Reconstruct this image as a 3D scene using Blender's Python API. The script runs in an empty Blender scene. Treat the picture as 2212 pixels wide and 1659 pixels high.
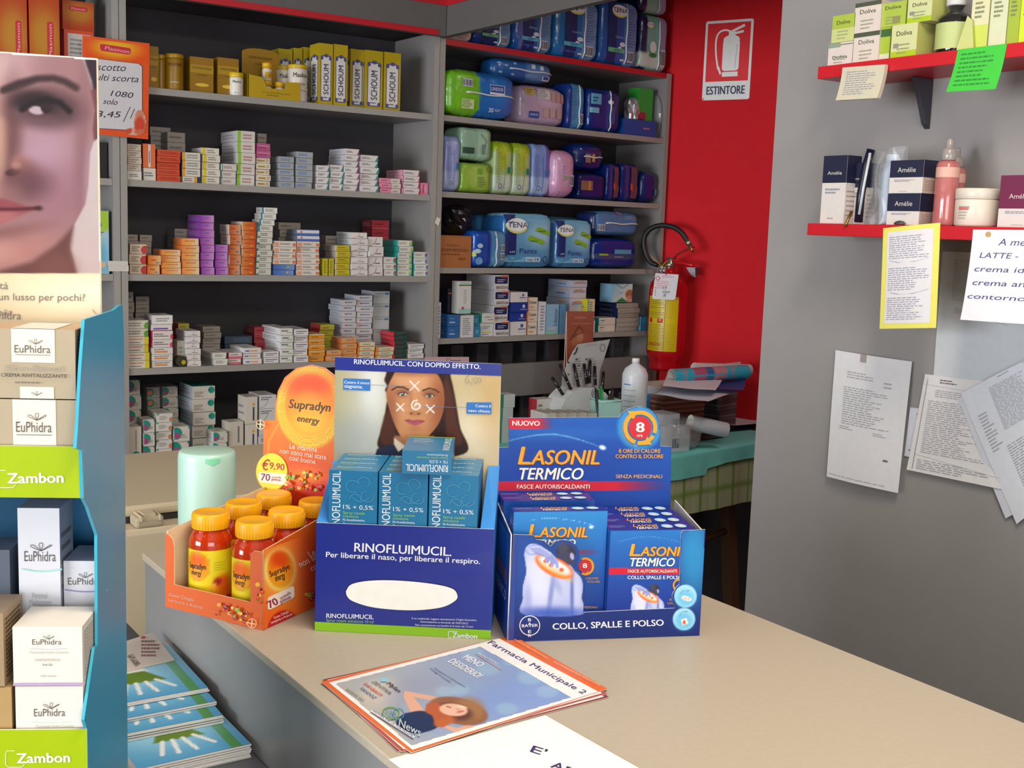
import bpy, math, random
import numpy as np
from mathutils import Vector, Matrix
random.seed(7)
scn = bpy.context.scene
COL = scn.collection
R = math.radians

# ------------------------------------------------------------------ camera
CAM = np.array([0.0, 0.0, 1.5])
FPX = 2527.19
yaw, pit, rol = R(34.12), R(7.557), R(1.98)
fw = np.array([math.sin(yaw)*math.cos(pit), math.cos(yaw)*math.cos(pit), -math.sin(pit)])
r0 = np.array([math.cos(yaw), -math.sin(yaw), 0.0]); u0 = np.cross(r0, fw)
rt = math.cos(rol)*r0 + math.sin(rol)*u0
up = -math.sin(rol)*r0 + math.cos(rol)*u0
cd = bpy.data.cameras.new('camera'); cam = bpy.data.objects.new('camera', cd); COL.objects.link(cam)
cd.lens = 36.0*FPX/2212.0; cd.sensor_width = 36.0; cd.clip_start = 0.02
cam.matrix_world = Matrix(((rt[0], up[0], -fw[0], CAM[0]), (rt[1], up[1], -fw[1], CAM[1]), (rt[2], up[2], -fw[2], CAM[2]), (0, 0, 0, 1)))
scn.camera = cam
scn.view_settings.view_transform = 'Standard'; scn.view_settings.look = 'None'
scn.view_settings.gamma = 1.0; scn.view_settings.use_curve_mapping = False
scn.view_settings.exposure = 0.0
# ------------------------------------------------------------------ light
wd = bpy.data.worlds.new('world'); scn.world = wd; wd.use_nodes = True
wd.node_tree.nodes['Background'].inputs[0].default_value = (0.75, 0.85, 1.0, 1)
wd.node_tree.nodes['Background'].inputs[1].default_value = 0.6

def area(name, loc, target, sx, sy, power, col):
    l = bpy.data.lights.new(name, 'AREA'); l.shape = 'RECTANGLE'; l.size = sx; l.size_y = sy; l.energy = power; l.color = col
    o = bpy.data.objects.new(name, l); COL.objects.link(o); o.location = loc
    o.rotation_euler = (Vector(target)-Vector(loc)).to_track_quat('-Z', 'Y').to_euler()
    return o
area('window_daylight', (-0.55, -2.25, 1.4), (1.4, 2.2, 1.1), 2.2, 1.5, 58, (0.96, 0.97, 1.0))
area('side_window_daylight', (-4.2, 1.2, 1.3), (2.1, 1.6, 1.05), 3.0, 1.6, 240, (0.94, 0.96, 1.0))
area('ceiling_lamp_light', (0.75, 0.45, 2.70), (0.55, 0.8, 0.0), 1.2, 0.3, 38, (1.0, 0.90, 0.76))
area('ceiling_lamp_light', (3.05, 2.10, 2.70), (3.05, 2.3, 0.0), 0.3, 1.2, 12, (1.0, 0.92, 0.84))

# ------------------------------------------------------------------ projection helpers
def ray(x, y): return fw + (x-1106)/FPX*rt - (y-829.5)/FPX*up
def onz(x, y, z): d = ray(x, y); return CAM + d*((z-CAM[2])/d[2])
def ony(x, y, Y): d = ray(x, y); return CAM + d*(Y/d[1])
def onx(x, y, X): d = ray(x, y); return CAM + d*(X/d[0])
def dr(a): return np.array([math.cos(R(a)), math.sin(R(a)), 0.0])
def V3(*a): return np.array(a, float)
def projarr(P):
    q = P-CAM; d = q@fw
    return 1106+FPX*(q@rt)/d, 829.5-FPX*(q@up)/d

# ------------------------------------------------------------------ materials
def s2l(c):
    c = np.asarray(c, float)
    return np.where(c <= 0.04045, c/12.92, ((c+0.055)/1.055)**2.4)
def hx(h):
    h = h.lstrip('#'); return np.array([int(h[i:i+2], 16)/255 for i in (0, 2, 4)])
_M = {}
def M(h, rough=0.5, metal=0.0, noise=0.03, spec=0.5, scale=60.0, bump=0.0, trans=0.0, coat=0.0, emis=0.0, alpha=1.0):
    k = (h, rough, metal, noise, spec, scale, bump, trans, coat, emis, alpha)
    if k in _M: return _M[k]
    m = bpy.data.materials.new('mat_'+h.strip('#')); m.use_nodes = True
    nt = m.node_tree; b = nt.nodes['Principled BSDF']
    b.inputs['Roughness'].default_value = rough; b.inputs['Metallic'].default_value = metal
    b.inputs['Specular IOR Level'].default_value = spec
    b.inputs['Transmission Weight'].default_value = trans
    b.inputs['Coat Weight'].default_value = coat
    b.inputs['Alpha'].default_value = alpha
    if h == 'VC':
        a = nt.nodes.new('ShaderNodeVertexColor'); a.layer_name = 'Col'; src = a.outputs['Color']
    else:
        c = s2l(hx(h)); src = None
        b.inputs['Base Color'].default_value = (*c, 1)
        if emis: b.inputs['Emission Color'].default_value = (*c, 1); b.inputs['Emission Strength'].default_value = emis
    if noise > 0 or bump > 0:
        tc = nt.nodes.new('ShaderNodeTexCoord'); n = nt.nodes.new('ShaderNodeTexNoise')
        n.inputs['Scale'].default_value = scale; n.inputs['Detail'].default_value = 3
        nt.links.new(tc.outputs['Object'], n.inputs['Vector'])
        if noise > 0:
            mr = nt.nodes.new('ShaderNodeMapRange'); mr.inputs[3].default_value = 1-noise*2; mr.inputs[4].default_value = 1+noise*2
            nt.links.new(n.outputs[0], mr.inputs[0])
            mx = nt.nodes.new('ShaderNodeMix'); mx.data_type = 'RGBA'; mx.blend_type = 'MULTIPLY'; mx.inputs[0].default_value = 1
            if src is None: mx.inputs[6].default_value = (*s2l(hx(h)), 1)
            else: nt.links.new(src, mx.inputs[6])
            nt.links.new(mr.outputs[0], mx.inputs[7]); src = mx.outputs[2]
        if bump > 0:
            bp = nt.nodes.new('ShaderNodeBump'); bp.inputs['Strength'].default_value = bump; bp.inputs['Distance'].default_value = 0.004
            nt.links.new(n.outputs[0], bp.inputs['Height']); nt.links.new(bp.outputs[0], b.inputs['Normal'])
    if src is not None: nt.links.new(src, b.inputs['Base Color'])
    _M[k] = m
    return m
def asmat(c, **k): return M(c, **k) if isinstance(c, str) else c
PRINT = M('VC', rough=0.45, noise=0.02, spec=.3)
PACKM = M('VC', rough=0.28, noise=0.04, bump=0.5, scale=35, coat=0.3)

# ------------------------------------------------------------------ mesh builder
class MB:
    def __init__(s): s.v = []; s.f = []; s.m = []; s.sm = []; s.mats = []; s.c = []
    def mi(s, mat):
        mat = asmat(mat)
        for i, m in enumerate(s.mats):
            if m is mat: return i
        s.mats.append(mat); return len(s.mats)-1
    def add(s, vs, fs, mat, smooth=False, cols=None):
        o = len(s.v); i = s.mi(mat)
        s.v.extend([tuple(map(float, p)) for p in vs])
        if cols is None: s.c.extend([(1, 1, 1)]*len(vs))
        else: s.c.extend([tuple(map(float, c)) for c in cols])
        for f in fs: s.f.append([o+k for k in f]); s.m.append(i); s.sm.append(smooth)
    def box(s, a, b, mat, top=None, front=None, back=None, left=None, right=None, bot=None):
        x0, y0, z0 = a; x1, y1, z1 = b
        P = [(x0,y0,z0),(x1,y0,z0),(x1,y1,z0),(x0,y1,z0),(x0,y0,z1),(x1,y0,z1),(x1,y1,z1),(x0,y1,z1)]
        for q, mm in (((0,3,2,1), bot), ((4,5,6,7), top), ((0,1,5,4), front), ((1,2,6,5), right), ((2,3,7,6), back), ((3,0,4,7), left)):
            s.add([P[k] for k in q], [(0,1,2,3)], mm or mat)
    def bbox(s, a, b, mat, r=0.003):       # box with bevelled edges
        x0, y0, z0 = a; x1, y1, z1 = b; vs = []; n = 2
        c = [(x0+r, y0+r), (x1-r, y0+r), (x1-r, y1-r), (x0+r, y1-r)]
        def ring(z, e):
            o = []
            for k, (cx, cy) in enumerate(c):
                for j in range(n+1):
                    an = R(180+90*k+90*j/n); o.append((cx+e*math.cos(an), cy+e*math.sin(an), z))
            return o
        rings = [ring(z0, r*.35), ring(z0+r*.3, r*.8), ring(z0+r, r), ring(z1-r, r), ring(z1-r*.3, r*.8), ring(z1, r*.35)]
        m_ = len(rings[0]); vs = [p for q in rings for p in q]; fs = []
        for i in range(5):
            for j in range(m_): fs.append((i*m_+j, i*m_+(j+1) % m_, (i+1)*m_+(j+1) % m_, (i+1)*m_+j))
        fs.append(list(range(m_))[::-1]); fs.append([5*m_+j for j in range(m_)])
        s.add(vs, fs, mat)
    def prism(s, pts, dvec, front, back=None, edge=None):  # planar polygon pts extruded by -dvec
        n = len(pts); P = [np.array(p, float) for p in pts]; Q = [p+dvec for p in P]
        s.add(P, [list(range(n))], front)
        s.add(Q, [list(range(n))[::-1]], back or front)
        for i in range(n):
            j = (i+1) % n; s.add([P[i], P[j], Q[j], Q[i]], [(3, 2, 1, 0)], edge or back or front)
    def lathe(s, prof, c, mat, seg=28, sx=1, sy=1, smooth=True):
        vs = []; fs = []
        for r, z in prof:
            for k in range(seg):
                a = 2*math.pi*k/seg; vs.append((c[0]+r*sx*math.cos(a), c[1]+r*sy*math.sin(a), c[2]+z))
        for i in range(len(prof)-1):
            for k in range(seg): fs.append((i*seg+k, i*seg+(k+1) % seg, (i+1)*seg+(k+1) % seg, (i+1)*seg+k))
        if prof[0][0] > 1e-6: fs.append(list(range(seg))[::-1])
        if prof[-1][0] > 1e-6: fs.append([(len(prof)-1)*seg+k for k in range(seg)])
        s.add(vs, fs, mat, smooth)
    def tube(s, path, r, mat, seg=10, rr=None):
        P = [np.array(p, float) for p in path]; vs = []; fs = []; ref = V3(0.13, 0.27, 1)
        n = len(P)
        for i, p in enumerate(P):
            t = P[min(i+1, n-1)]-P[max(i-1, 0)]; t = t/np.linalg.norm(t)
            a = np.cross(t, ref)
            if np.linalg.norm(a) < 1e-3: a = np.cross(t, V3(1, 0, 0))
            a /= np.linalg.norm(a); b = np.cross(t, a); q = rr[i] if rr else r
            for k in range(seg):
                an = 2*math.pi*k/seg; vs.append(p+q*(math.cos(an)*a+math.sin(an)*b))
        for i in range(n-1):
            for k in range(seg): fs.append((i*seg+k, i*seg+(k+1) % seg, (i+1)*seg+(k+1) % seg, (i+1)*seg+k))
        fs.append(list(range(seg))[::-1]); fs.append([(n-1)*seg+k for k in range(seg)])
        s.add(vs, fs, mat, True)
    def mesh(s, name, origin=None, rot=0.0):
        me = bpy.data.meshes.new(name); V = np.array(s.v, float)
        if origin is not None:
            V = V-np.array(origin); c, n = math.cos(-rot), math.sin(-rot)
            V = np.stack([V[:, 0]*c-V[:, 1]*n, V[:, 0]*n+V[:, 1]*c, V[:, 2]], 1)
        me.from_pydata(V.tolist(), [], s.f)
        for m in s.mats: me.materials.append(m)
        me.polygons.foreach_set('material_index', s.m); me.polygons.foreach_set('use_smooth', s.sm)
        if any(c != (1, 1, 1) for c in s.c):
            ca = me.color_attributes.new('Col', 'FLOAT_COLOR', 'POINT')
            arr = np.ones((len(s.v), 4)); arr[:, :3] = np.array(s.c); ca.data.foreach_set('color', arr.ravel())
        me.validate(); me.update()
        return me

def link(name, me, parent=None, loc=(0, 0, 0), rot=0.0):
    o = bpy.data.objects.new(name, me); COL.objects.link(o); o.location = loc; o.rotation_euler = (0, 0, rot)
    if parent: o.parent = parent
    return o
def tag(o, label=None, cat=None, group=None, kind=None):
    if label:
        o['label'] = label
    if cat: o['category'] = cat
    if group: o['group'] = group
    if kind: o['kind'] = kind
    return o
# world-space meshes: thing() roots keep location at the thing's base, the meshes are stored relative to it
class Thing:
    def __init__(s, name, label, cat, base=(0, 0, 0), rot=0.0, group=None, kind=None):
        s.base = np.array(base, float); s.rot = rot
        s.o = bpy.data.objects.new(name, None); COL.objects.link(s.o); s.o.location = s.base; s.o.rotation_euler = (0, 0, rot)
        s.o.empty_display_size = 0.02; tag(s.o, label, cat, group, kind)
    def part(s, name, mb, label=None, parent=None):
        o = link(name, mb.mesh(name, s.base, s.rot), parent or s.o)
        if label: o['label'] = label
        return o
def single(name, mb, label, cat, base=None, rot=0.0, group=None, kind=None):
    if base is None: base = np.array(mb.v).mean(0); base[2] = np.array(mb.v)[:, 2].min()
    o = link(name, mb.mesh(name, base, rot), None, base, rot)
    return tag(o, label, cat, group, kind)
def struct(name, mb, label=None):
    o = link(name, mb.mesh(name)); o['kind'] = 'structure'
    if label: o['label'] = label
    return o

# ------------------------------------------------------------------ text
_T = {}
def tgeo(txt, bold=0.0):
    k = (txt, bold)
    if k in _T: return _T[k]
    cu = bpy.data.curves.new('t', 'FONT'); cu.body = txt; cu.size = 1; cu.resolution_u = 3; cu.fill_mode = 'FRONT'
    ob = bpy.data.objects.new('t', cu)
    me = ob.to_mesh()
    V = np.array([v.co[:2] for v in me.vertices]); Fc = [list(p.vertices) for p in me.polygons]
    ob.to_mesh_clear(); bpy.data.objects.remove(ob); bpy.data.curves.remove(cu)
    if len(V) == 0: V = np.zeros((1, 2)); Fc = []
    V = np.concatenate([V, np.zeros((len(V), 1))], 1)
    if bold >= .015:        # heavier letters: the outline laid down three times, slightly apart
        b = bold*.42; n = len(V); V = np.concatenate([V+(-b, 0, 0), V+(b, -b*.4, 4e-5), V+(0, b*.5, 8e-5)]); Fc = Fc+[[i+n for i in f] for f in Fc]+[[i+2*n for i in f] for f in Fc]
    V[:, 0] = (V[:, 0]-V[:, 0].min())/max(1e-6, np.ptp(V[:, 0])); V[:, 1] /= max(1e-6, V[:, 1].max())
    _T[k] = (V, Fc)
    return _T[k]

# ------------------------------------------------------------------ frames and decals
class Fr:
    def __init__(s, o, u, v):
        s.o = np.array(o, float); s.u = np.array(u, float); s.v = np.array(v, float)
        s.u /= np.linalg.norm(s.u); s.v /= np.linalg.norm(s.v); s.n = np.cross(s.u, s.v); s.n /= np.linalg.norm(s.n)
    def pt(s, a, b, k=0.0): return s.o+a*s.u+b*s.v+k*s.n
    def px(s, x, y):
        d = ray(x, y); p = CAM+d*((s.n@(s.o-CAM))/(s.n@d)); q = p-s.o
        M2 = np.array([[s.u@s.u, s.u@s.v], [s.u@s.v, s.v@s.v]]); return np.linalg.solve(M2, [q@s.u, q@s.v])
class Dec:
    """flat printing laid on a face; coordinates in the face's own metres, or read off the photograph when px"""
    def __init__(s, mb, fr, px=False, k0=0.0002, dk=0.00012, surf=None): s.mb = mb; s.fr = fr; s.p = px; s.k = k0; s.dk = dk; s.surf = surf
    def st(s, x, y): return s.fr.px(x, y) if s.p else (x, y)
    def w(s, x, y):
        a, b = s.st(x, y)
        if s.surf: return s.fr.pt(a, b, s.surf(a, b)+s.k)
        return s.fr.pt(a, b, s.k)
    def poly(s, pts, col):
        s.k += s.dk; P = [s.w(*p) for p in pts]; n = len(P)
        c = sum(np.cross(P[i]-P[0], P[(i+1) % n]-P[0]) for i in range(n))
        idx = list(range(n)) if c@s.fr.n > 0 else list(range(n))[::-1]
        s.mb.add(P, [idx], col)
    def rect(s, x0, y0, x1, y1, col):
        if s.surf:      # follow the rounded face
            s.k += s.dk; n = 6; P = [s.w(x0+(x1-x0)*i/n, y0+(y1-y0)*j/n) for j in range(n+1) for i in range(n+1)]; W = n+1
            s.mb.add(P, [(j*W+i, j*W+i+1, (j+1)*W+i+1, (j+1)*W+i) for j in range(n) for i in range(n)], col); return
        s.poly([(x0, y0), (x1, y0), (x1, y1), (x0, y1)], col)
    def ell(s, cx, cy, rx, ry, col, n=28, a=0.0):
        s.poly([(cx+rx*math.cos(t)*math.cos(a)-ry*math.sin(t)*math.sin(a), cy+rx*math.cos(t)*math.sin(a)+ry*math.sin(t)*math.cos(a)) for t in np.linspace(0, 2*math.pi, n, endpoint=False)], col)
    def rrect(s, x0, y0, x1, y1, r, col):
        p = []
        for cx, cy, a0 in ((x1-r, y1-r, 0), (x0+r, y1-r, 90), (x0+r, y0+r, 180), (x1-r, y0+r, 270)):
            for k in range(4): p.append((cx+r*math.cos(R(a0+30*k)), cy+r*math.sin(R(a0+30*k))))
        s.poly(p, col)
    def line(s, pts, wd, col):
        s.k += s.dk; pts = [np.array(p, float) for p in pts]; A = []; B = []
        n = len(pts)
        for i, p in enumerate(pts):
            t = pts[min(i+1, n-1)]-pts[max(i-1, 0)]; t = t/(np.linalg.norm(t)+1e-9); q = np.array([-t[1], t[0]])*wd/2
            A.append(s.w(*(p+q))); B.append(s.w(*(p-q)))
        fs = [(i, i+1, n+i+1, n+i) for i in range(n-1)]
        c = np.cross(A[1]-A[0], B[1]-A[0])
        if c@s.fr.n < 0: fs = [f[::-1] for f in fs]
        s.mb.add(A+B, fs, col)
    def ring(s, cx, cy, rx, ry, wd, col, a0=0, a1=360, n=36):
        s.line([(cx+rx*math.cos(R(t)), cy+ry*math.sin(R(t))) for t in np.linspace(a0, a1, n)], wd, col)
    def text(s, txt, A, B, h, col, bold=0.0, sh=0.0):
        """A, B: the two ends of the base line; h: letter height; sh: slant"""
        s.k += s.dk; V, Fc = tgeo(txt, bold); A = np.array(A, float); B = np.array(B, float); t = (B-A)/np.linalg.norm(B-A)
        nrm = np.array([t[1], -t[0]]) if s.p else np.array([-t[1], t[0]])
        P = A+V[:, :1]*(B-A)+V[:, 1:2]*(nrm*h+t*sh*h)
        W = [s.w(*p)+l*s.fr.n for p, l in zip(P, V[:, 2])]
        f0 = Fc
        if Fc:
            f = Fc[0]; c = np.cross(W[f[1]]-W[f[0]], W[f[2]]-W[f[0]])
            if c@s.fr.n < 0: f0 = [g[::-1] for g in Fc]
        s.mb.add(W, f0, col)
    def scrib(s, x0, y0, x1, y1, n, col, fill=0.6, seed=1, th=0.5):
        """n short lines of fine print inside a rectangle"""
        rg = random.Random(seed); s.k += s.dk; vs = []; fs = []; H = (y1-y0)/n
        for i in range(n):
            yy = y0+H*(i+.5); x = x0; L = (x1-x0)*rg.uniform(fill, 1)
            while x < x0+L:
                wl = (x1-x0)*rg.uniform(.04, .16); xe = min(x+wl, x0+L); o = len(vs); t = abs(H)*th/2
                for q in ((x, yy-t), (xe, yy-t), (xe, yy+t), (x, yy+t)): vs.append(s.w(*q))
                fs.append((o, o+1, o+2, o+3)); x = xe+(x1-x0)*.025
        c = np.cross(vs[1]-vs[0], vs[2]-vs[0])
        if c@s.fr.n < 0: fs = [f[::-1] for f in fs]
        s.mb.add(vs, fs, col)
    def paint(s, a0, b0, a1, b1, nx, ny, fn, mask=None, mat=None):
        """soft printed picture: grid over the face, colour per vertex from fn(x, y)"""
        s.k += s.dk; sa = np.linspace(a0, a1, nx+1); sb = np.linspace(b0, b1, ny+1)
        A, B = np.meshgrid(sa, sb); P = s.fr.o+A.ravel()[:, None]*s.fr.u+B.ravel()[:, None]*s.fr.v+s.k*s.fr.n
        if s.surf: P = P+np.array([s.surf(a, b) for a, b in zip(A.ravel(), B.ravel())])[:, None]*s.fr.n
        if s.p: X, Y = projarr(P)
        else: X, Y = A.ravel(), B.ravel()
        c = s2l(np.clip(fn(X, Y), 0, 1)); W = nx+1
        flip = np.dot(np.cross(P[1]-P[0], P[W]-P[0]), s.fr.n) < 0
        keep = None
        if mask is not None: keep = mask(X, Y)
        fs = []
        for j in range(ny):
            for i in range(nx):
                q = [j*W+i, j*W+i+1, (j+1)*W+i+1, (j+1)*W+i]
                if keep is not None and not all(keep[k] for k in q): continue
                fs.append(q[::-1] if flip else q)
        s.mb.add(P, fs, mat or PRINT, False, c)
# ------------------------------------------------------------------ soft painting for prints
def sstep(x, a, b):
    t = np.clip((x-a)/(b-a), 0, 1); return t*t*(3-2*t)
class Pic:
    def __init__(s, X, Y, c): s.X = X; s.Y = Y; s.c = np.tile(hx(c), (len(X), 1))
    def mix(s, m, col):
        col = hx(col) if isinstance(col, str) else col
        m = np.clip(m, 0, 1)[:, None]; s.c = s.c*(1-m)+col*m
    def lin(s, x0, y0, x1, y1, c0, c1, m=None):
        t = np.clip(((s.X-x0)*(x1-x0)+(s.Y-y0)*(y1-y0))/((x1-x0)**2+(y1-y0)**2), 0, 1)[:, None]
        g = hx(c0)*(1-t)+hx(c1)*t
        if m is None: s.c = g
        else: s.c = s.c*(1-m[:, None])+g*m[:, None]
    def ellm(s, cx, cy, rx, ry, a=0, soft=.2):
        a = R(a); dx = s.X-cx; dy = s.Y-cy; p = (dx*math.cos(a)+dy*math.sin(a))/rx; q = (-dx*math.sin(a)+dy*math.cos(a))/ry
        return 1-sstep(np.sqrt(p*p+q*q), 1-soft, 1+soft)
    def ell(s, cx, cy, rx, ry, col, al=1, a=0, soft=.2): s.mix(al*s.ellm(cx, cy, rx, ry, a, soft), col)
    def polym(s, pts, soft=2.0):
        X, Y = s.X, s.Y; ins = np.zeros(len(X), bool); D = np.full(len(X), 1e9); n = len(pts)
        for i in range(n):
            x0, y0 = pts[i]; x1, y1 = pts[(i+1) % n]
            c = ((y0 > Y) != (y1 > Y)) & (X < (x1-x0)*(Y-y0)/((y1-y0) if y1 != y0 else 1e-9)+x0); ins ^= c
            L2 = (x1-x0)**2+(y1-y0)**2+1e-9; t = np.clip(((X-x0)*(x1-x0)+(Y-y0)*(y1-y0))/L2, 0, 1)
            D = np.minimum(D, np.hypot(X-x0-t*(x1-x0), Y-y0-t*(y1-y0)))
        return sstep(np.where(ins, D, -D), -soft, soft)
    def poly(s, pts, col, al=1, soft=2.0): s.mix(al*s.polym(pts, soft), col)
    def strokem(s, pts, w, soft=1.5):
        D = np.full(len(s.X), 1e9)
        for (x0, y0), (x1, y1) in zip(pts[:-1], pts[1:]):
            L2 = (x1-x0)**2+(y1-y0)**2+1e-9; t = np.clip(((s.X-x0)*(x1-x0)+(s.Y-y0)*(y1-y0))/L2, 0, 1)
            D = np.minimum(D, np.hypot(s.X-x0-t*(x1-x0), s.Y-y0-t*(y1-y0)))
        return 1-sstep(D, w/2-soft/2, w/2+soft)
    def stroke(s, pts, w, col, al=1, soft=1.5): s.mix(al*s.strokem(pts, w, soft), col)
def spline(pts, n=8):
    P = [np.array(p, float) for p in pts]; P = [2*P[0]-P[1]]+P+[2*P[-1]-P[-2]]; o = []
    for i in range(1, len(P)-2):
        for k in range(n):
            t = k/n; a, b, c, d = P[i-1:i+3]
            o.append(.5*(2*b+(c-a)*t+(2*a-5*b+4*c-d)*t*t+(3*b-a-3*c+d)*t**3))
    o.append(P[-2]); return o
def cspl(pts, n=8): return [tuple(p) for p in spline(list(pts)+[pts[0]], n)[:-1]]

# palette for the fittings
GREY = M('#8b8887', rough=.42, noise=.02, scale=25)
GREYD = M('#38363a', rough=.6, noise=.03, scale=25)
EDGE = M('#9a9791', rough=.5, noise=.03, scale=40)
REDP = M('#b91c28', rough=.4, noise=.02)
# ================================================================== the room
SY = 3.60                      # plane of the shelf fronts
CT = 0.95                      # counter top height
PX = 2.15                      # plane of the grey partition
CEIL = 2.75
mb = MB(); mb.box((-4.3, -2.4, -.05), (5.2, 4.2, 0), M('#4a4644', rough=.5, scale=8, noise=.08)); struct('floor', mb)
mb = MB(); mb.box((-4.3, -2.4, CEIL), (5.2, 4.2, CEIL+.05), M('#d8d4cc', rough=.9)); struct('ceiling', mb)
mb = MB(); mb.box((-4.3, 3.98, 0), (5.2, 4.1, CEIL), M('#3a3739', rough=.9)); struct('wall_back', mb)
mb = MB(); w_ = M('#bdb8b0', rough=.9)
for a, b in (((-4.4, -2.4, 0), (-4.3, -.4, CEIL)), ((-4.4, 2.8, 0), (-4.3, 4.2, CEIL)), ((-4.4, -.4, 0), (-4.3, 2.8, .45)), ((-4.4, -.4, 2.15), (-4.3, 2.8, CEIL))): mb.box(a, b, w_)
struct('wall_left', mb)
mb = MB()
for a, b in (((-4.38, -.4, .45), (-4.33, -.35, 2.15)), ((-4.38, 2.75, .45), (-4.33, 2.8, 2.15)), ((-4.38, 1.18, .45), (-4.33, 1.22, 2.15)), ((-4.38, -.4, .45), (-4.33, 2.8, .5)), ((-4.38, -.4, 2.1), (-4.33, 2.8, 2.15))): mb.box(a, b, M('#8f9092', rough=.3, metal=.7))
struct('window_2', mb)
mb = MB(); w_ = M('#bdb8b0', rough=.9)
mb.box((-4.4, -2.5, 0), (-1.75, -2.4, CEIL), w_); mb.box((.65, -2.5, 0), (5.2, -2.4, CEIL), w_)
mb.box((-1.75, -2.5, 0), (.65, -2.4, .55), w_); mb.box((-1.75, -2.5, 2.25), (.65, -2.4, CEIL), w_)
struct('wall_front', mb)
mb = MB()
for a, b in (((-1.75, -2.46, .55), (-1.70, -2.42, 2.25)), ((.60, -2.46, .55), (.65, -2.42, 2.25)), ((-.57, -2.46, .55), (-.53, -2.42, 2.25)), ((-1.75, -2.46, .55), (.65, -2.42, .60)), ((-1.75, -2.46, 2.20), (.65, -2.42, 2.25))): mb.box(a, b, M('#8f9092', rough=.3, metal=.7))
struct('window_1', mb)
# red wall running from the shelf end towards the partition
W0 = V3(3.25, 3.72, 0); WU = dr(-66); WN = V3(-math.sin(R(66)), -math.cos(R(66)), 0)
RW = Fr(W0, WU, (0, 0, 1)); RW.n = WN
if np.cross(RW.u, RW.v)@WN < 0: pass
mb = MB(); A = W0+WU*.0; B = W0+WU*3.6
mb.prism([A, B, B+V3(0, 0, CEIL), A+V3(0, 0, CEIL)], -WN*.08, M('#d4222b', rough=.75, noise=.035, scale=30, spec=.15))
mb.box((3.25, 3.72, 0), (3.33, 3.98, CEIL), M('#d4222b', rough=.75, noise=.035, scale=30, spec=.15))
struct('wall_red', mb)
mb = MB(); A = W0+WN*.001; B = W0+WU*3.5+WN*.001; mb.prism([A, B, B+V3(0, 0, .68), A+V3(0, 0, .68)], WN*.012, M('#2a2224', rough=.7)); struct('shade_panel_red', mb)  # added dark sheet on the red wall, standing in for shade under the table
mb = MB(); mb.box((5.1, -2.4, 0), (5.2, 4.2, CEIL), w_); struct('wall_right', mb)
# grey laminated partition beside the counter
mb = MB(); mb.box((PX, -1.4, 0), (PX+.04, 2.068, CEIL), M('#999694', rough=.3, noise=.02, scale=14))
struct('wall_partition', mb)
# suspended header panels with red stripes
zb = 1.5+.645
mb = MB(); G2 = M('#605d5b', rough=.6, noise=.03, scale=30)
mb.box((-.6, SY-.03, zb), (2.095, SY-.005, CEIL), G2)
mb.box((-.6, SY-.033, zb), (2.065, SY-.03, zb+.019), REDP); mb.box((-.6, SY-.033, zb+.102), (2.095, SY-.03, zb+.122), REDP)
struct('trim_1', mb, 'grey header board with two red stripes above the medicine shelves')
mb = MB(); mb.box((2.098, 2.07, zb+.002), (2.125, SY-.005, CEIL), G2); mb.box((2.094, 2.07, zb+.102), (2.098, SY-.034, zb+.122), REDP)
struct('trim_2', mb, 'grey header board with a red stripe running towards the camera')
# ceiling lamp housings
def lampbox(x0, y0, x1, y1, lab):
    t = Thing('ceiling_lamp', lab, 'ceiling lamp', ((x0+x1)/2, (y0+y1)/2, 2.72))
    m = MB(); m.box((x0-.02, y0-.02, 2.715), (x1+.02, y1+.02, 2.75), '#d9d9d6'); t.part('housing', m)
    m = MB(); m.box((x0, y0, 2.71), (x1, y1, 2.7149), M('#fff3e0', emis=2.0, noise=0)); t.part('diffuser', m)
lampbox(.15, .3, 1.35, .6, 'long ceiling lamp above the front counter'); lampbox(2.9, 1.5, 3.2, 2.7, 'long ceiling lamp in front of the red wall')

# ------------------------------------------------------------------ shelving units
ZS = [.384, .107, -.177, -.467, -.755]       # shelf tops relative to camera height
def unit(lab, x0, x1, zs, ang, top, px0, loc, thick=.02, depth=.27, pw=.02, redtop=False, boards=(), post=0):
    t = Thing('shelving_unit', lab, 'shelving', (*loc, 0), R(ang))
    c, s_ = math.cos(R(ang)), math.sin(R(ang))
    def P(m):      # local -> world for a builder
        m.v = [(loc[0]+x*c-y*s_, loc[1]+x*s_+y*c, z) for x, y, z in m.v]; return m
    for xa in (x0, x1-pw):
        m = MB(); m.box((xa, 0, 0), (xa+pw, (depth+.04) if not post or xa > x0 else post, top), GREY, front=EDGE); t.part('side_panel', P(m))
    m = MB(); m.box((x0+pw+(.012 if post else 0), depth+.02, 0), (x1-pw, depth+.03, top), GREYD); t.part('back_panel', P(m))
    for i, z in enumerate(zs):
        m = MB(); fm = REDP if (redtop and i == 0) else EDGE
        m.box((x0+pw+.001, .006, z-thick), (x1-pw-.001, depth+.018, z), GREY, front=fm)
        t.part('shelf', P(m), 'shelf with a red front edge' if fm is REDP else None)
    for b in boards:
        m = MB(); m.box((x0+pw+.001, b[2], b[0]), (x1-pw-.001, b[2]+.016, b[1]), M('#7d7a78', rough=.45)); t.part('panel', P(m))
    return t
z1 = [1.5+z for z in ZS]
unit('grey open shelving unit filled with medicine cartons, left of the diaper shelves', 1.001, 2.091, z1+[.45], 0, 1.5+.66, None, (0, SY))
unit('grey open shelving unit at far left behind the face poster', -.30, .999, z1+[.45], 0, 1.5+.66, None, (0, SY))
ZR = [.645, .386, .122, -.146, -.400]
RO = (2.093, 3.60)
UR = unit('grey open shelving unit with a red top shelf holding diaper packs', 0, 1.150, [1.5+z for z in ZR], 5, 1.5+.644, None, RO, redtop=True, pw=.022, post=.02,
     boards=((1.5-.630, 1.5-.505, .0), (.10, .50, .02)))
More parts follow.
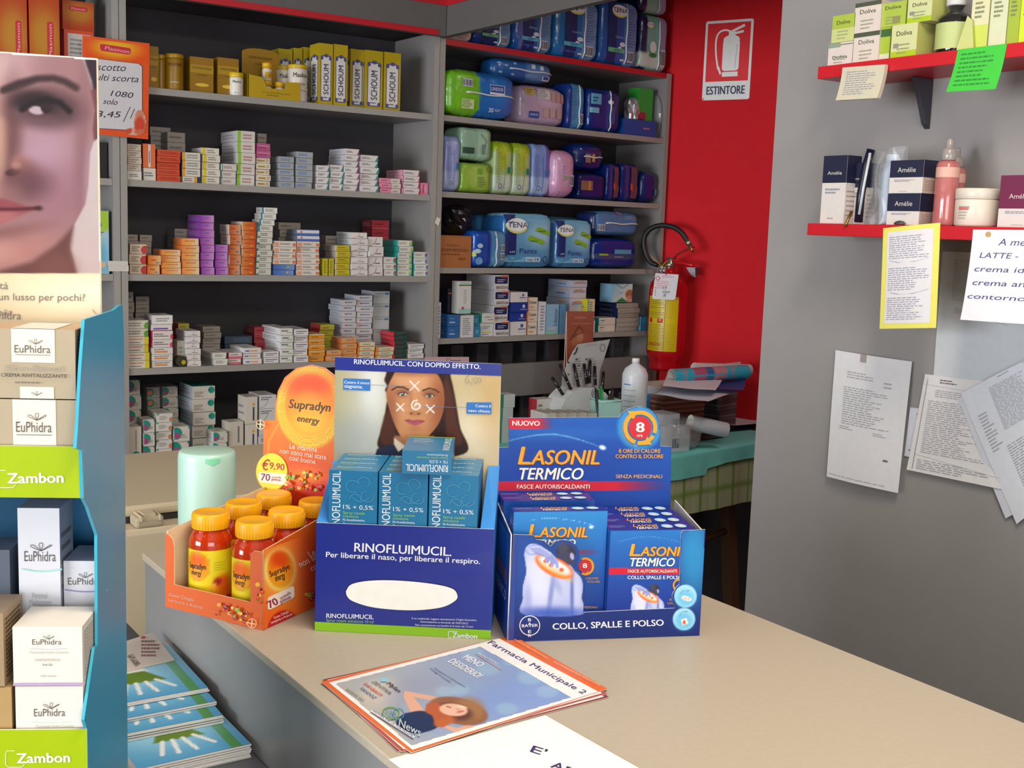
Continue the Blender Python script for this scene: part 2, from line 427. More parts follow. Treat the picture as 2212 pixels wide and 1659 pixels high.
def ru(x, y, z):  # local of right unit -> world
    c, s_ = math.cos(R(5)), math.sin(R(5)); return V3(RO[0]+x*c-y*s_, RO[1]+x*s_+y*c, z)

# ------------------------------------------------------------------ counter
t = Thing('counter', 'long beige-topped service counter with grey side panel in the foreground', 'counter', (.89, .9, 0))
CX0, CX1, CY0, CY1 = .553, 1.236, -.8, 1.885
m = MB(); m.box((CX0+.004, CY0, 0), (CX1-.004, CY1-.004, CT-.012), M('#868583', rough=.38, noise=.02, scale=18)); t.part('body', m)
m = MB(); m.bbox((CX0, CY0, CT-.0118), (CX1, CY1, CT), M('#b3a793', rough=.45, noise=.035, scale=120), r=.002); t.part('worktop', m)
m = MB(); m.box((.02, -.3, 0), (CX0+.002, 2.02, .775), M('#6c6a70', rough=.5)); m.box((.015, -.3, .775), (CX0+.002, 2.03, .80), M('#5b5a60', rough=.5))
single('low_ledge', m, 'low grey ledge along the counter side carrying the booklets and cream display', 'ledge')
# ================================================================== small medicine cartons
ORD = ['topmost', 'second from top', 'third from top', 'fourth from top', 'fifth from top', 'sixth from top', 'seventh from top', 'eighth from top', 'ninth from top', 'tenth from top', 'eleventh from top', 'twelfth from top']
NTH = ['first', 'second', 'third', 'fourth', 'fifth', 'sixth', 'seventh', 'eighth', 'ninth', 'tenth', 'eleventh', 'twelfth', 'thirteenth', 'fourteenth', 'fifteenth', 'sixteenth', 'seventeenth', 'eighteenth', 'nineteenth', 'twentieth', 'twenty-first', 'twenty-second', 'twenty-third', 'twenty-fourth', 'twenty-fifth', 'twenty-sixth', 'twenty-seventh', 'twenty-eighth', 'twenty-ninth']
DK = '#3a3a44'
# style: look (at most four words), front, left side, top, printing in shares of the front face
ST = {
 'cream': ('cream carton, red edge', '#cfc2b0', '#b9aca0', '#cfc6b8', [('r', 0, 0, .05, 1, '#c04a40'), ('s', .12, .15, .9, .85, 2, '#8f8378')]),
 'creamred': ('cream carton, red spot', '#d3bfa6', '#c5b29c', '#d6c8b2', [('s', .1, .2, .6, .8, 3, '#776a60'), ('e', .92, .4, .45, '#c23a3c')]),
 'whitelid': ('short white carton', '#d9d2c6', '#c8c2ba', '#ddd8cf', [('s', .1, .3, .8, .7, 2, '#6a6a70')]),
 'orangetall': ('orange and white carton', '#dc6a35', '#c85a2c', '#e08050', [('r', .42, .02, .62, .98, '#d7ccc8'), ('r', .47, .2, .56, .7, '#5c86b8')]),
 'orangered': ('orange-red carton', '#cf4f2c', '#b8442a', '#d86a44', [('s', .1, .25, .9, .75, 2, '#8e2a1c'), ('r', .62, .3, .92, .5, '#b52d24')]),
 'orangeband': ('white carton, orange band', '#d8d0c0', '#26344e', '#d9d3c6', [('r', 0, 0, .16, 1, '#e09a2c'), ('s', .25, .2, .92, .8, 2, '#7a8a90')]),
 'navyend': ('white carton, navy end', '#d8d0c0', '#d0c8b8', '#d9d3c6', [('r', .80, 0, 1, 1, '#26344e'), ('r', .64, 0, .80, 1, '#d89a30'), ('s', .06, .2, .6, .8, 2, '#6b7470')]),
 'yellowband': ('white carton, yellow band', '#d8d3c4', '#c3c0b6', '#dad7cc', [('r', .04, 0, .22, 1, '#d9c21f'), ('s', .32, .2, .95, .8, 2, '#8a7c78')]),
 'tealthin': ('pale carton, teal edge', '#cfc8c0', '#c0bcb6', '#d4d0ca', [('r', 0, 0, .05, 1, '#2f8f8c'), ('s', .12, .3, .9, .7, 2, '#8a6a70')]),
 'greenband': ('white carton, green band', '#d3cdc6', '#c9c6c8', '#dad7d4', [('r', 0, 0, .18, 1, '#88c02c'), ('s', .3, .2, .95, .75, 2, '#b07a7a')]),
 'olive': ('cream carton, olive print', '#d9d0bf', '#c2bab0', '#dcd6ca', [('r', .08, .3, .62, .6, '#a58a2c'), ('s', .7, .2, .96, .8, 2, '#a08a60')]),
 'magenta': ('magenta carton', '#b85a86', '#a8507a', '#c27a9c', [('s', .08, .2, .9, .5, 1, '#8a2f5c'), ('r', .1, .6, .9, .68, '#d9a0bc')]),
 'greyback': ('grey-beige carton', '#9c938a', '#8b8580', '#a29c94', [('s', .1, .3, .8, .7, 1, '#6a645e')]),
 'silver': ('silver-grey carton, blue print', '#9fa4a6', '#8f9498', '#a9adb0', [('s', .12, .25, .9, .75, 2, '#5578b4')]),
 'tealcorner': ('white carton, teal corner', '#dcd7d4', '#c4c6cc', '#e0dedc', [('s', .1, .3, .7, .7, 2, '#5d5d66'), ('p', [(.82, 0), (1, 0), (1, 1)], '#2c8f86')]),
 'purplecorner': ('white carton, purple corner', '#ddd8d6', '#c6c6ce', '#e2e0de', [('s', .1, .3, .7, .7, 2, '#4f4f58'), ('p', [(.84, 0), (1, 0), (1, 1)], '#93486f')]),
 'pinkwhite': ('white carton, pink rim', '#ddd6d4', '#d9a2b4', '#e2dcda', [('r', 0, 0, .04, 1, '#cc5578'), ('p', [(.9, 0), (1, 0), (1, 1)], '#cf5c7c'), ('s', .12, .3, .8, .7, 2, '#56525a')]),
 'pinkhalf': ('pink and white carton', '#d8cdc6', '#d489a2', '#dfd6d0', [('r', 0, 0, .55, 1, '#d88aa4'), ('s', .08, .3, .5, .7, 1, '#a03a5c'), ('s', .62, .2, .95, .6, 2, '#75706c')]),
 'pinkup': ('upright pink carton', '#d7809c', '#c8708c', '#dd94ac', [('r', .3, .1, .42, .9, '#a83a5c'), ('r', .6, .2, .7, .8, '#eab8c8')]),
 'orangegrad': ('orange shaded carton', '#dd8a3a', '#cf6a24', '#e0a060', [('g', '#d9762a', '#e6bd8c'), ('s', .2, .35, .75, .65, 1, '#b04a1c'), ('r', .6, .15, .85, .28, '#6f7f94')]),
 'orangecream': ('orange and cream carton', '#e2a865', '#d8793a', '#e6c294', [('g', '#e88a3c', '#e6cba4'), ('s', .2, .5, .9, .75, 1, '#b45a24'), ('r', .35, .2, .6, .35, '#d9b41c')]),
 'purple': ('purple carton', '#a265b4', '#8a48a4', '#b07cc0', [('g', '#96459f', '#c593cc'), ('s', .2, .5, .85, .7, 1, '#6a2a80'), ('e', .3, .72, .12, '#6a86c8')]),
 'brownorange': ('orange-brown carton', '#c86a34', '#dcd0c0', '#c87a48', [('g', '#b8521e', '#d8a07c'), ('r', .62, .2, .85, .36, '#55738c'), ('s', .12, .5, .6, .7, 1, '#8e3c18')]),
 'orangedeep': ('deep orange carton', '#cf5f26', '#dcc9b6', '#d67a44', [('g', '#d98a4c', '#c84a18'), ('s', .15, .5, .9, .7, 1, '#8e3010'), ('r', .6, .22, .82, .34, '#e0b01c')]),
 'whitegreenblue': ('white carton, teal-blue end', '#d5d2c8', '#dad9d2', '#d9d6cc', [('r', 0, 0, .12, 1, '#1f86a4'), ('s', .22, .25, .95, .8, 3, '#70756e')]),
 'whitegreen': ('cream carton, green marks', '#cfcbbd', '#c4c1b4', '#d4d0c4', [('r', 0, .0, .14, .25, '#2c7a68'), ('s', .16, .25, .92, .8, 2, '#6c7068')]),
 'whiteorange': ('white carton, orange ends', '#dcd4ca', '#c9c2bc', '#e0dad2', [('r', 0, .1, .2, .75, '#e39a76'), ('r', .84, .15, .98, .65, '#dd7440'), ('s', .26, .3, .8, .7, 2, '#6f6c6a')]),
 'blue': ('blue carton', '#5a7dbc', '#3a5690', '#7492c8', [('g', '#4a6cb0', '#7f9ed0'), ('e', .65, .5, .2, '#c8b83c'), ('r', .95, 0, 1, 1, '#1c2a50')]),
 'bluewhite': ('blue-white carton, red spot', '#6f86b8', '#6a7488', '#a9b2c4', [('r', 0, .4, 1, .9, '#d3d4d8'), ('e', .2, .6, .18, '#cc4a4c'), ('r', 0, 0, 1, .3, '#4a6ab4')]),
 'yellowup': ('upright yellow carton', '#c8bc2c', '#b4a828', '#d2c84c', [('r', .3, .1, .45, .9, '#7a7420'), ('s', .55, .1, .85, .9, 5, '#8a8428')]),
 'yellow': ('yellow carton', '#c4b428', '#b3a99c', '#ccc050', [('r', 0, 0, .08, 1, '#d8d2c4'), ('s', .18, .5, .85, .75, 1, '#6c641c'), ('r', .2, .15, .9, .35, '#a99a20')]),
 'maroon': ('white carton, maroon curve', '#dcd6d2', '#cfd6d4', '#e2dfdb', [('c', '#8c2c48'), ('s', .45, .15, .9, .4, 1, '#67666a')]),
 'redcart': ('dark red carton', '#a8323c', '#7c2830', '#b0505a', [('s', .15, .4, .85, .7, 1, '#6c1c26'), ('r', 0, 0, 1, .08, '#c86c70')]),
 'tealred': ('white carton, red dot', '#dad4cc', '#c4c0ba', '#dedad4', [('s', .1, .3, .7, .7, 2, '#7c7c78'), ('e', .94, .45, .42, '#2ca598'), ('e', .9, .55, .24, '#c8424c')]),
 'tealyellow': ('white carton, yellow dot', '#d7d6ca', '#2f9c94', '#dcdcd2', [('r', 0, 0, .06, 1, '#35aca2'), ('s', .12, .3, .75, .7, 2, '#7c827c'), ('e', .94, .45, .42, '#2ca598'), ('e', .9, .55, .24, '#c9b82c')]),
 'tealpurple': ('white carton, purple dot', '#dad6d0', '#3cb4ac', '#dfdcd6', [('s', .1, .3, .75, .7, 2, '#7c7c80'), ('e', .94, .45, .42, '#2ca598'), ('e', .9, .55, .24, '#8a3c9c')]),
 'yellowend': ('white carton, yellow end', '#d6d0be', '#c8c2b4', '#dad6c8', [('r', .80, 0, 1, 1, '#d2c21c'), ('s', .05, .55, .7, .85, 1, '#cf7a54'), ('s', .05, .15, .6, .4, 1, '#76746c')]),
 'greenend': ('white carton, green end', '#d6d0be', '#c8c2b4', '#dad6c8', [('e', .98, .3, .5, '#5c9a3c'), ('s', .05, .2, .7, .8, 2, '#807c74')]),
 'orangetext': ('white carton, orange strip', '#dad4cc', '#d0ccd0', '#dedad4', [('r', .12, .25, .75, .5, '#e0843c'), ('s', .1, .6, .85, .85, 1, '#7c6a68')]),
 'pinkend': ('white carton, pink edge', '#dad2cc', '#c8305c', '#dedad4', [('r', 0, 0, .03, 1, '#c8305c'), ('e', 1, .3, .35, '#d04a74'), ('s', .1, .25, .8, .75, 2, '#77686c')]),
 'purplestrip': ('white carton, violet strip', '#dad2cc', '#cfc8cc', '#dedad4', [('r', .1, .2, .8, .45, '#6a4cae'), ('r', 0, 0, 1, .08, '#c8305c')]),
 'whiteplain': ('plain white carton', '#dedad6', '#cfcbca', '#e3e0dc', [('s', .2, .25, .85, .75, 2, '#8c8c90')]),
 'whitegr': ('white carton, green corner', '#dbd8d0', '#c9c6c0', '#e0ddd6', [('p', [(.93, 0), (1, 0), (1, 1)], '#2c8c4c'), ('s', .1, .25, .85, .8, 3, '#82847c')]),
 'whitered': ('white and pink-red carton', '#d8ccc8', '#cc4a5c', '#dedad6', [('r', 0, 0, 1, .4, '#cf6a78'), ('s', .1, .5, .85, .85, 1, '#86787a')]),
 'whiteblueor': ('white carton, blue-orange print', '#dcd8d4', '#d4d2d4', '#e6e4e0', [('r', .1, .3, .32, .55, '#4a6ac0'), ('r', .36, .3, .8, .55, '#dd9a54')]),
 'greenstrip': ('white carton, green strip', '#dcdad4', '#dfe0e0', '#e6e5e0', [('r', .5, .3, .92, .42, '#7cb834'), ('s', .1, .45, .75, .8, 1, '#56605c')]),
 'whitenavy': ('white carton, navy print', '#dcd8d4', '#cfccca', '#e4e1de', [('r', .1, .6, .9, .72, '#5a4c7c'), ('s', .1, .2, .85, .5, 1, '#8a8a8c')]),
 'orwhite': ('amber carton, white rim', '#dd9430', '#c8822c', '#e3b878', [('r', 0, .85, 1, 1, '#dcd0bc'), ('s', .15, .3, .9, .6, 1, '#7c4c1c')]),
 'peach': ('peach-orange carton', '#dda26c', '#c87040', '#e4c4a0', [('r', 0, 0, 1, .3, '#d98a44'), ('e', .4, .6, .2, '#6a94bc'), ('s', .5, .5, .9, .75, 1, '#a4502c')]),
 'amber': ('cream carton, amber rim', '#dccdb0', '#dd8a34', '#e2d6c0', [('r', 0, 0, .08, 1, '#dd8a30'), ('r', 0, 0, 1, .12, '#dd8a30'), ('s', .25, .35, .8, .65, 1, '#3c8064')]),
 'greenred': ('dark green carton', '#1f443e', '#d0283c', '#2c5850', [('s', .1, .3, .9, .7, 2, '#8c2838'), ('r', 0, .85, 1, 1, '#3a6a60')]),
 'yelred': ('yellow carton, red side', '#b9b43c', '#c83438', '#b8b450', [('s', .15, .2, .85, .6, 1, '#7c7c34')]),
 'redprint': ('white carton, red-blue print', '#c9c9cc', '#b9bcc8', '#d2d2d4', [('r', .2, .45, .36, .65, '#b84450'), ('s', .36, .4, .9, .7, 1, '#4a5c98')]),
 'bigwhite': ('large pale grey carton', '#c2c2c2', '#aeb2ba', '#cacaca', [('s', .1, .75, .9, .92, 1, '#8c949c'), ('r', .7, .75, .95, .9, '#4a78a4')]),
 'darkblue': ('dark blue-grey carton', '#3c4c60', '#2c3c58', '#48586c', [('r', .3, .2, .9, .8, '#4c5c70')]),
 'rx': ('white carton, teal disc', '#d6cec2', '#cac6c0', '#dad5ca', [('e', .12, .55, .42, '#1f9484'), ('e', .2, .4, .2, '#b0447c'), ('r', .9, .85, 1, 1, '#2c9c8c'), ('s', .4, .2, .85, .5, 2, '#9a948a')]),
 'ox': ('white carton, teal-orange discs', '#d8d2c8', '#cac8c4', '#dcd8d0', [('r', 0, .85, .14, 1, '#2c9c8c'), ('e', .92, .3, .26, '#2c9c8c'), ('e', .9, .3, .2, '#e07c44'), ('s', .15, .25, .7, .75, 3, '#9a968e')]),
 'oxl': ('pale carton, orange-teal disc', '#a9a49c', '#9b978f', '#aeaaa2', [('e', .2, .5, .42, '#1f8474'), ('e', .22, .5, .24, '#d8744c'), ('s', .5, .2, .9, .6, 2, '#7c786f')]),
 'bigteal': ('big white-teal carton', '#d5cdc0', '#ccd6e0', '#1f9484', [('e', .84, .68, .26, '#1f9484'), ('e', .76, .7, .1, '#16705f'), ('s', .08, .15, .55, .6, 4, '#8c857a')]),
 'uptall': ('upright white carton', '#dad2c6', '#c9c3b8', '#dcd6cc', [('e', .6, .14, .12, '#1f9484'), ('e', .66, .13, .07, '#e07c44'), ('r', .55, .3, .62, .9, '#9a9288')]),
 'uptext': ('upright cream carton', '#d2c9ba', '#bdb5a8', '#d8d0c2', [('r', .62, .3, .72, .85, '#77716a'), ('e', .3, .12, .07, '#c03a4c')]),
 'upgold': ('upright cream-gold carton', '#d6cebe', '#c6bfb2', '#dad4c6', [('r', .6, .12, .74, .62, '#44475a'), ('e', .66, .72, .05, '#d8a02c')]),
 'greytext': ('white carton, grey curve', '#d5d3d0', '#c6c4c4', '#dcdad8', [('s', .1, .6, .8, .9, 2, '#6c6c74'), ('c', '#a8a8ac')]),
}
_cm = {}
_mbs = {}; REAR = MB()
def tostuff(me, p, a):
    mb = _mbs[me.name]; c, n = math.cos(a), math.sin(a); o = len(REAR.v)
    REAR.v += [(p[0]+x*c-y*n, p[1]+x*n+y*c, p[2]+z) for x, y, z in mb.v]; REAR.c += mb.c
    mm = [REAR.mi(q) for q in mb.mats]
    REAR.f += [[k+o for k in f] for f in mb.f]; REAR.m += [mm[i] for i in mb.m]; REAR.sm += mb.sm
def carton_mesh(style, w, d, h):
    k = (style, round(w, 4), round(d, 3), round(h, 4))
    if k in _cm: return _cm[k]
    look, fr_, le, tp, dec = ST[style]
    mb = MB(); e = .0006
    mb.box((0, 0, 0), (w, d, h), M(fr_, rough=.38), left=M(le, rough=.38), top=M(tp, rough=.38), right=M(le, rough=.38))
    F_ = Fr((0, 0, 0), (1, 0, 0), (0, 0, 1)); D = Dec(mb, F_, k0=.0003, dk=.0001)
    for q in dec:
        if q[0] == 'r': D.rect(q[1]*w, q[2]*h, q[3]*w, q[4]*h, q[5])
        elif q[0] == 'e':
            r = q[3]*h; cx, cy = q[1]*w, q[2]*h
            pts = [(min(w, max(0, cx+r*math.cos(a))), min(h, max(0, cy+r*math.sin(a)))) for a in np.linspace(0, 2*math.pi, 16, endpoint=False)]
            D.poly(pts, q[4])
        elif q[0] == 's': D.scrib(q[1]*w, q[2]*h, q[3]*w, q[4]*h, q[5], q[6], seed=len(_cm))
        elif q[0] == 'p': D.poly([(a*w, b*h) for a, b in q[1]], q[2])
        elif q[0] == 'c': D.line([(w*(.06+.5*math.sin(t)*1.0), h*(.08+.86*(1-math.cos(t)))) for t in np.linspace(0, 1.5, 9)], h*.05, q[1])
        elif q[0] == 'g':
            a, b = q[1], q[2]
            D.paint(0, 0, w, h, 8, 1, lambda X, Y: hx(a)[None]*(1-X[:, None]/w)+hx(b)[None]*X[:, None]/w)
    # closing flap seam on the top and side face
    Dt = Dec(mb, Fr((0, 0, h), (1, 0, 0), (0, 1, 0)), k0=.0002); Dt.scrib(w*.15, d*.2, w*.85, d*.6, 2, DK if style != 'greenred' else '#aaaaaa', seed=3, th=.25)
    Dl = Dec(mb, Fr((0, d, 0), (0, -1, 0), (0, 0, 1)), k0=.0002); Dl.scrib(d*.1, h*.25, d*.9, h*.75, 2, '#8a8890', seed=5, th=.3)
    me = mb.mesh('carton'); _cm[k] = me; _mbs[me.name] = mb; return me

class Sh:
    """a shelf of one unit: ready to take stacks whose outline is read on the plane of their front faces"""
    def __init__(s, o, ang, z, name, ox=260, oy=60, sc=.31646):
        s.o = V3(o[0], o[1], 0); s.a = ang; s.z = 1.5+z; s.name = name; s.c = (ox, oy, sc); s.nf = 0; s.nb = 0; s.u = dr(ang); s.n = V3(-math.sin(R(ang)), math.cos(R(ang)), 0)
    def loc(s, X, Y, st): 
        fr = Fr(s.o+s.n*(.012+st), s.u, (0, 0, 1)); return fr.px(s.c[0]+X*s.c[2], s.c[1]+Y*s.c[2])
    def pos(s, x, z, st): return s.o+s.u*x+s.n*(.012+st)+V3(0, 0, z)
    def col(s, X0, X1, segs, st=0.0, d=.085, ymid=None, rot=0.0, jit=1.0, z0=None, where=None, keep=0):
        """segs bottom to top: (count, style, Y of the segment's top)"""
        ym = ymid if ymid is not None else segs[-1][2]+60
        x0 = s.loc(X0, ym, st)[0]; x1 = s.loc(X1, ym, st)[0]; z = s.z+.0004 if z0 is None else z0; tot = sum(q[0] for q in segs)
        if st > .03: nth = s.nb; s.nb += 1
        else: nth = s.nf; s.nf += 1
        wh = where or ('%s %sstack from left on %s' % (NTH[nth], 'rear ' if st > .03 else '', s.name))
        k = 0; rg = random.Random(int(X0*7+segs[-1][2])); out = []
        for n, sty, Yt in segs:
            zt = s.loc((X0+X1)/2, Yt, st)[1]; h = (zt-z)/n
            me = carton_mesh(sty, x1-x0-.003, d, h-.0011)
            for i in range(n):
                w = x1-x0; a = R(s.a)+R(rg.uniform(-1.8, 1.8))*jit+R(rot); dx = rg.uniform(-.0014, .0014)*jit; dy = rg.uniform(0, .011)*jit
                p = s.pos((x0+x1)/2+dx, z, st+dy); q = p-V3(math.cos(a), math.sin(a), 0)*(w-.003)/2
                idx = tot-1-k
                if st > .08 and idx >= keep: tostuff(me, q, a); z += h; k += 1; continue
                o = link('medicine_carton', me, None, q, a); lab = ST[sty][0]+', '+((ORD[idx]+', ') if tot > 1 else '')+wh
                tag(o, lab, 'medicine carton', 'medicine cartons on the '+s.name); out.append(o)
                z += h; k += 1
        return out
S2 = Sh((0, SY), 0, ZS[1], 'second medicine shelf', 260, 60)
c = S2.col
c(48, 150, [(1, 'whitelid', 975), (4, 'cream', 792)])
c(156, 246, [(1, 'whitelid', 955), (1, 'orangetall', 790)])
c(252, 414, [(5, 'orangered', 832)])
c(422, 552, [(1, 'navyend', 1015), (3, 'orangeband', 850)])
c(560, 686, [(5, 'yellowband', 818)], d=.10)
c(692, 797, [(3, 'tealthin', 928)], d=.06)
c(802, 926, [(5, 'greenband', 702)], d=.15)
c(931, 1030, [(5, 'olive', 885), (2, 'magenta', 787)])
c(1082, 1192, [(5, 'silver', 878)])
c(1200, 1318, [(6, 'silver', 845)])
c(1338, 1428, [(4, 'tealcorner', 938)])
c(1434, 1528, [(4, 'tealcorner', 935)])
c(1531, 1634, [(7, 'purplecorner', 825)], d=.12)
c(1642, 1770, [(6, 'tealcorner', 868)])
c(1774, 1916, [(3, 'pinkhalf', 1026)])
c(1928, 2046, [(4, 'pinkwhite', 970)], d=.12)
c(2050, 2108, [(1, 'pinkup', 1057)], d=.05)
c(205, 350, [(6, 'greyback', 676)], st=.17, d=.08)
c(318, 445, [(5, 'greyback', 712)], st=.10, d=.06)
c(935, 1000, [(6, 'greyback', 720)], st=.115, d=.08)
S3 = Sh((0, SY), 0, ZS[2], 'third medicine shelf', 260, 400)
c = S3.col
c(64, 184, [(3, 'creamred', 400)])
c(188, 278, [(2, 'orangegrad', 478)])
c(284, 420, [(4, 'orangecream', 440)])
c(424, 546, [(5, 'orangecream', 362)])
c(552, 646, [(8, 'purple', 203)], d=.13)
c(652, 740, [(4, 'purple', 405)])
c(744, 828, [(5, 'brownorange', 268)])
c(834, 928, [(6, 'orangedeep', 248)], d=.1)
lean = c(936, 1042, [(7, 'whitegreen', 315), (4, 'whitegreenblue', 150)])
for i, o in enumerate(lean[-4:]): o.location.x += .003+.004*i; o.rotation_euler[1] = R(0); o.rotation_euler[2] += R(-4-2*i)
c(1048, 1202, [(2, 'blue', 540), (4, 'whiteorange', 380)])
c(1207, 1364, [(6, 'whiteorange', 382), (2, 'bluewhite', 303)])
c(1380, 1420, [(1, 'yellowup', 500)], d=.07)
c(1424, 1464, [(1, 'yellowup', 500)], d=.07)
c(1470, 1574, [(5, 'yellow', 410)])
c(1580, 1694, [(7, 'maroon', 322)], d=.12)
c(1700, 1802, [(4, 'maroon', 352)])
c(1806, 1888, [(3, 'tealred', 490)])
c(1894, 2002, [(6, 'tealyellow', 376)], d=.14)
c(2008, 2108, [(4, 'tealpurple', 455)])
c(50, 128, [(6, 'greyback', 335)], st=.10, d=.08)
c(134, 222, [(6, 'greyback', 338)], st=.10, d=.08)
c(375, 470, [(6, 'greyback', 296)], st=.13, d=.08)
c(1085, 1240, [(7, 'greyback', 254)], st=.11, d=.08)
c(1400, 1516, [(5, 'greyback', 344)], st=.13, d=.08)
c(1722, 1842, [(6, 'redcart', 238)], st=.13, d=.08, keep=2)
S4 = Sh((0, SY), 0, ZS[3], 'fourth medicine shelf', 260, 600)
c = S4.col
c(50, 200, [(4, 'yellowend', 402), (2, 'greenend', 290)])
c(214, 362, [(2, 'orangetext', 522), (1, 'orangetext', 476), (2, 'pinkend', 362), (1, 'purplestrip', 318), (1, 'whiteplain', 255)])
c(452, 552, [(6, 'maroon', 362)], d=.1)
c(640, 738, [(2, 'whitegr', 512)], d=.12)
c(742, 836, [(2, 'whitered', 512)], d=.12)
c(844, 970, [(3, 'whiteblueor', 478)], d=.12)
c(984, 1090, [(2, 'whitenavy', 505)], d=.07)
c(1096, 1186, [(5, 'greenstrip', 345)], d=.16)
c(1190, 1286, [(5, 'whitenavy', 350)], d=.13)
c(1290, 1400, [(5, 'orwhite', 384)], d=.09)
c(1404, 1512, [(2, 'peach', 495)])
c(1516, 1622, [(4, 'peach', 412)], d=.075)
c(1626, 1744, [(4, 'amber', 440)], d=.075)
c(1750, 1870, [(3, 'amber', 472)], d=.075)
c(1874, 1962, [(6, 'greenred', 372)], d=.10)
c(1968, 2074, [(3, 'whitenavy', 452)])
c(50, 96, [(7, 'greyback', 96)], st=.12, d=.08)
c(104, 200, [(8, 'greyback', 126)], st=.16, d=.08)
c(400, 480, [(7, 'yelred', 312)], st=.12, d=.06)
c(566, 690, [(6, 'greyback', 332)], st=.11, d=.08)
c(712, 905, [(3, 'darkblue', 398)], st=.14, d=.08)
c(918, 1010, [(4, 'redcart', 336)], st=.14, d=.08)
c(1360, 1462, [(6, 'yelred', 318)], st=.105, d=.08)
c(1512, 1612, [(10, 'redprint', 150)], st=.10, d=.10, keep=7)
c(1616, 1728, [(11, 'redprint', 120)], st=.10, d=.10, keep=8)
c(1732, 1846, [(5, 'bigwhite', 92)], st=.12, d=.10, keep=2)
S5 = Sh((0, SY), 0, ZS[4], 'fifth medicine shelf', 260, 600)
c = S5.col
c(58, 150, [(1, 'uptall', 1018)], d=.06)
c(160, 240, [(3, 'rx', 968)], d=.07)
c(246, 358, [(5, 'ox', 925)], d=.10)
c(366, 478, [(2, 'rx', 1015)], d=.08)
c(634, 736, [(2, 'rx', 1050)], d=.08)
c(742, 850, [(1, 'uptext', 985)], d=.06)
c(858, 944, [(1, 'upgold', 998), (1, 'upgold', 812)], d=.07)
c(950, 1070, [(4, 'greytext', 800)], d=.10)
c(50, 146, [(5, 'rx', 700)], st=.11, d=.08)
c(186, 278, [(6, 'oxl', 748)], st=.13, d=.08)
c(292, 400, [(6, 'rx', 742)], st=.13, d=.08)
c(492, 650, [(5, 'bigteal', 738)], st=.06, d=.14)
# ------------------------------------------------------------------ top medicine shelf: yellow tins, jars, tall cartons
S1 = Sh((0, SY), 0, ZS[0], 'top medicine shelf', 260, 60)
YEL, YEL2, OCH = '#a8820f', '#b39c14', '#946c0a'
def upright(name, lab, cat, X0, X1, Yt, st, d, fn, colr, group=None, S=S1, rot=0.0, colr2=None, z0=None):
    ym = Yt+80; x0 = S.loc(X0, ym, st)[0]; x1 = S.loc(X1, ym, st)[0]; z = S.z+.0004 if z0 is None else z0
    h = S.loc((X0+X1)/2, Yt, st)[1]-z; w = x1-x0-.002
    mb = MB(); mb.box((0, 0, 0), (w, d, h), M(colr, rough=.38), left=M(colr2 or colr, rough=.38), right=M(colr2 or colr, rough=.38))
    fn(mb, w, d, h)
    o = link(name, mb.mesh(name), None, S.pos(x0, z, st), R(S.a)+R(rot)); tag(o, lab, cat, group); return o
def FD(mb, w=0, h=0): return Dec(mb, Fr((0, 0, 0), (1, 0, 0), (0, 0, 1)), k0=.0003)
def LD(mb, d): return Dec(mb, Fr((0, d, 0), (0, -1, 0), (0, 0, 1)), k0=.0003)
def vtext(D, txt, x0, z0, x1, z1, col, bold=.01):
    """text running upwards inside a rectangle"""
    V, Fc = tgeo(txt, bold); D.k += D.dk
    W = [D.w(x1-q[1]*(x1-x0), z0+q[0]*(z1-z0))+q[2]*D.fr.n for q in V]; f0 = Fc
    if Fc:
        f = Fc[0]
        if np.cross(W[f[1]]-W[f[0]], W[f[2]]-W[f[0]])@D.fr.n < 0: f0 = [g[::-1] for g in Fc]
    D.mb.add(W, f0, col)
def citro(mb, w, d, h):
    D = FD(mb); D.rect(0, h*.55, w, h*.78, '#ad850f'); D.text('CITROSODINA', (w*.08, h*.66), (w*.92, h*.66), h*.06, '#3c3210', .02); D.text('Granulare', (w*.3, h*.48), (w*.7, h*.48), h*.045, '#5a4810'); D.ell(w*.5, h*.22, w*.3, h*.05, '#dcb838')
def schoum(mb, w, d, h):
    for D, W in ((FD(mb), w), (LD(mb, d), d)):
        D.rrect(W*.12, h*.05, W*.88, h*.80, W*.06, '#3c3f74'); D.rrect(W*.16, h*.065, W*.84, h*.785, W*.05, '#d8d6cf')
        for sx in (.2, .8):
            D.ell(W*sx, h*.76, W*.1, h*.035, '#4a4c88'); D.ell(W*sx, h*.09, W*.1, h*.03, '#4a4c88')
        D.ell(W*.5, h*.80, W*.16, h*.03, '#4a4c88')
        vtext(D, 'SCHOUM', W*.32, h*.16, W*.68, h*.66, '#27275c', .03)
        D.rect(W*.3, h*.10, W*.6, h*.115, '#4a4c88')
def can(name, lab, cat, X0, X1, Yt, st, body, cap, fn=None, capf=.12, S=S1, group=None, waist=1.0, z0=None):
    x0 = S.loc(X0, Yt+60, st)[0]; x1 = S.loc(X1, Yt+60, st)[0]; z = S.z+.0004 if z0 is None else z0; h = S.loc((X0+X1)/2, Yt, st)[1]-z; r = (x1-x0)/2
    t = Thing(name, lab, cat, S.pos((x0+x1)/2, z, st+r), 0, group); b = t.base
    hc = h*capf
    m = MB(); m.lathe([(r*.9, 0), (r*.97, .002), (r*.97, h*.05), (r*.95*waist, h*.5), (r*.97, h-hc-.004), (r*.9, h-hc)], b, M(body, rough=.35))
    if fn: fn(m, b, r, h)
    t.part('body', m)
    m = MB(); m.lathe([(r*.98, h-hc+.0002), (r, h-hc+.002), (r, h-.002), (r*.95, h), (0, h)], b, M(cap, rough=.35)); t.part('cap', m)
    return t
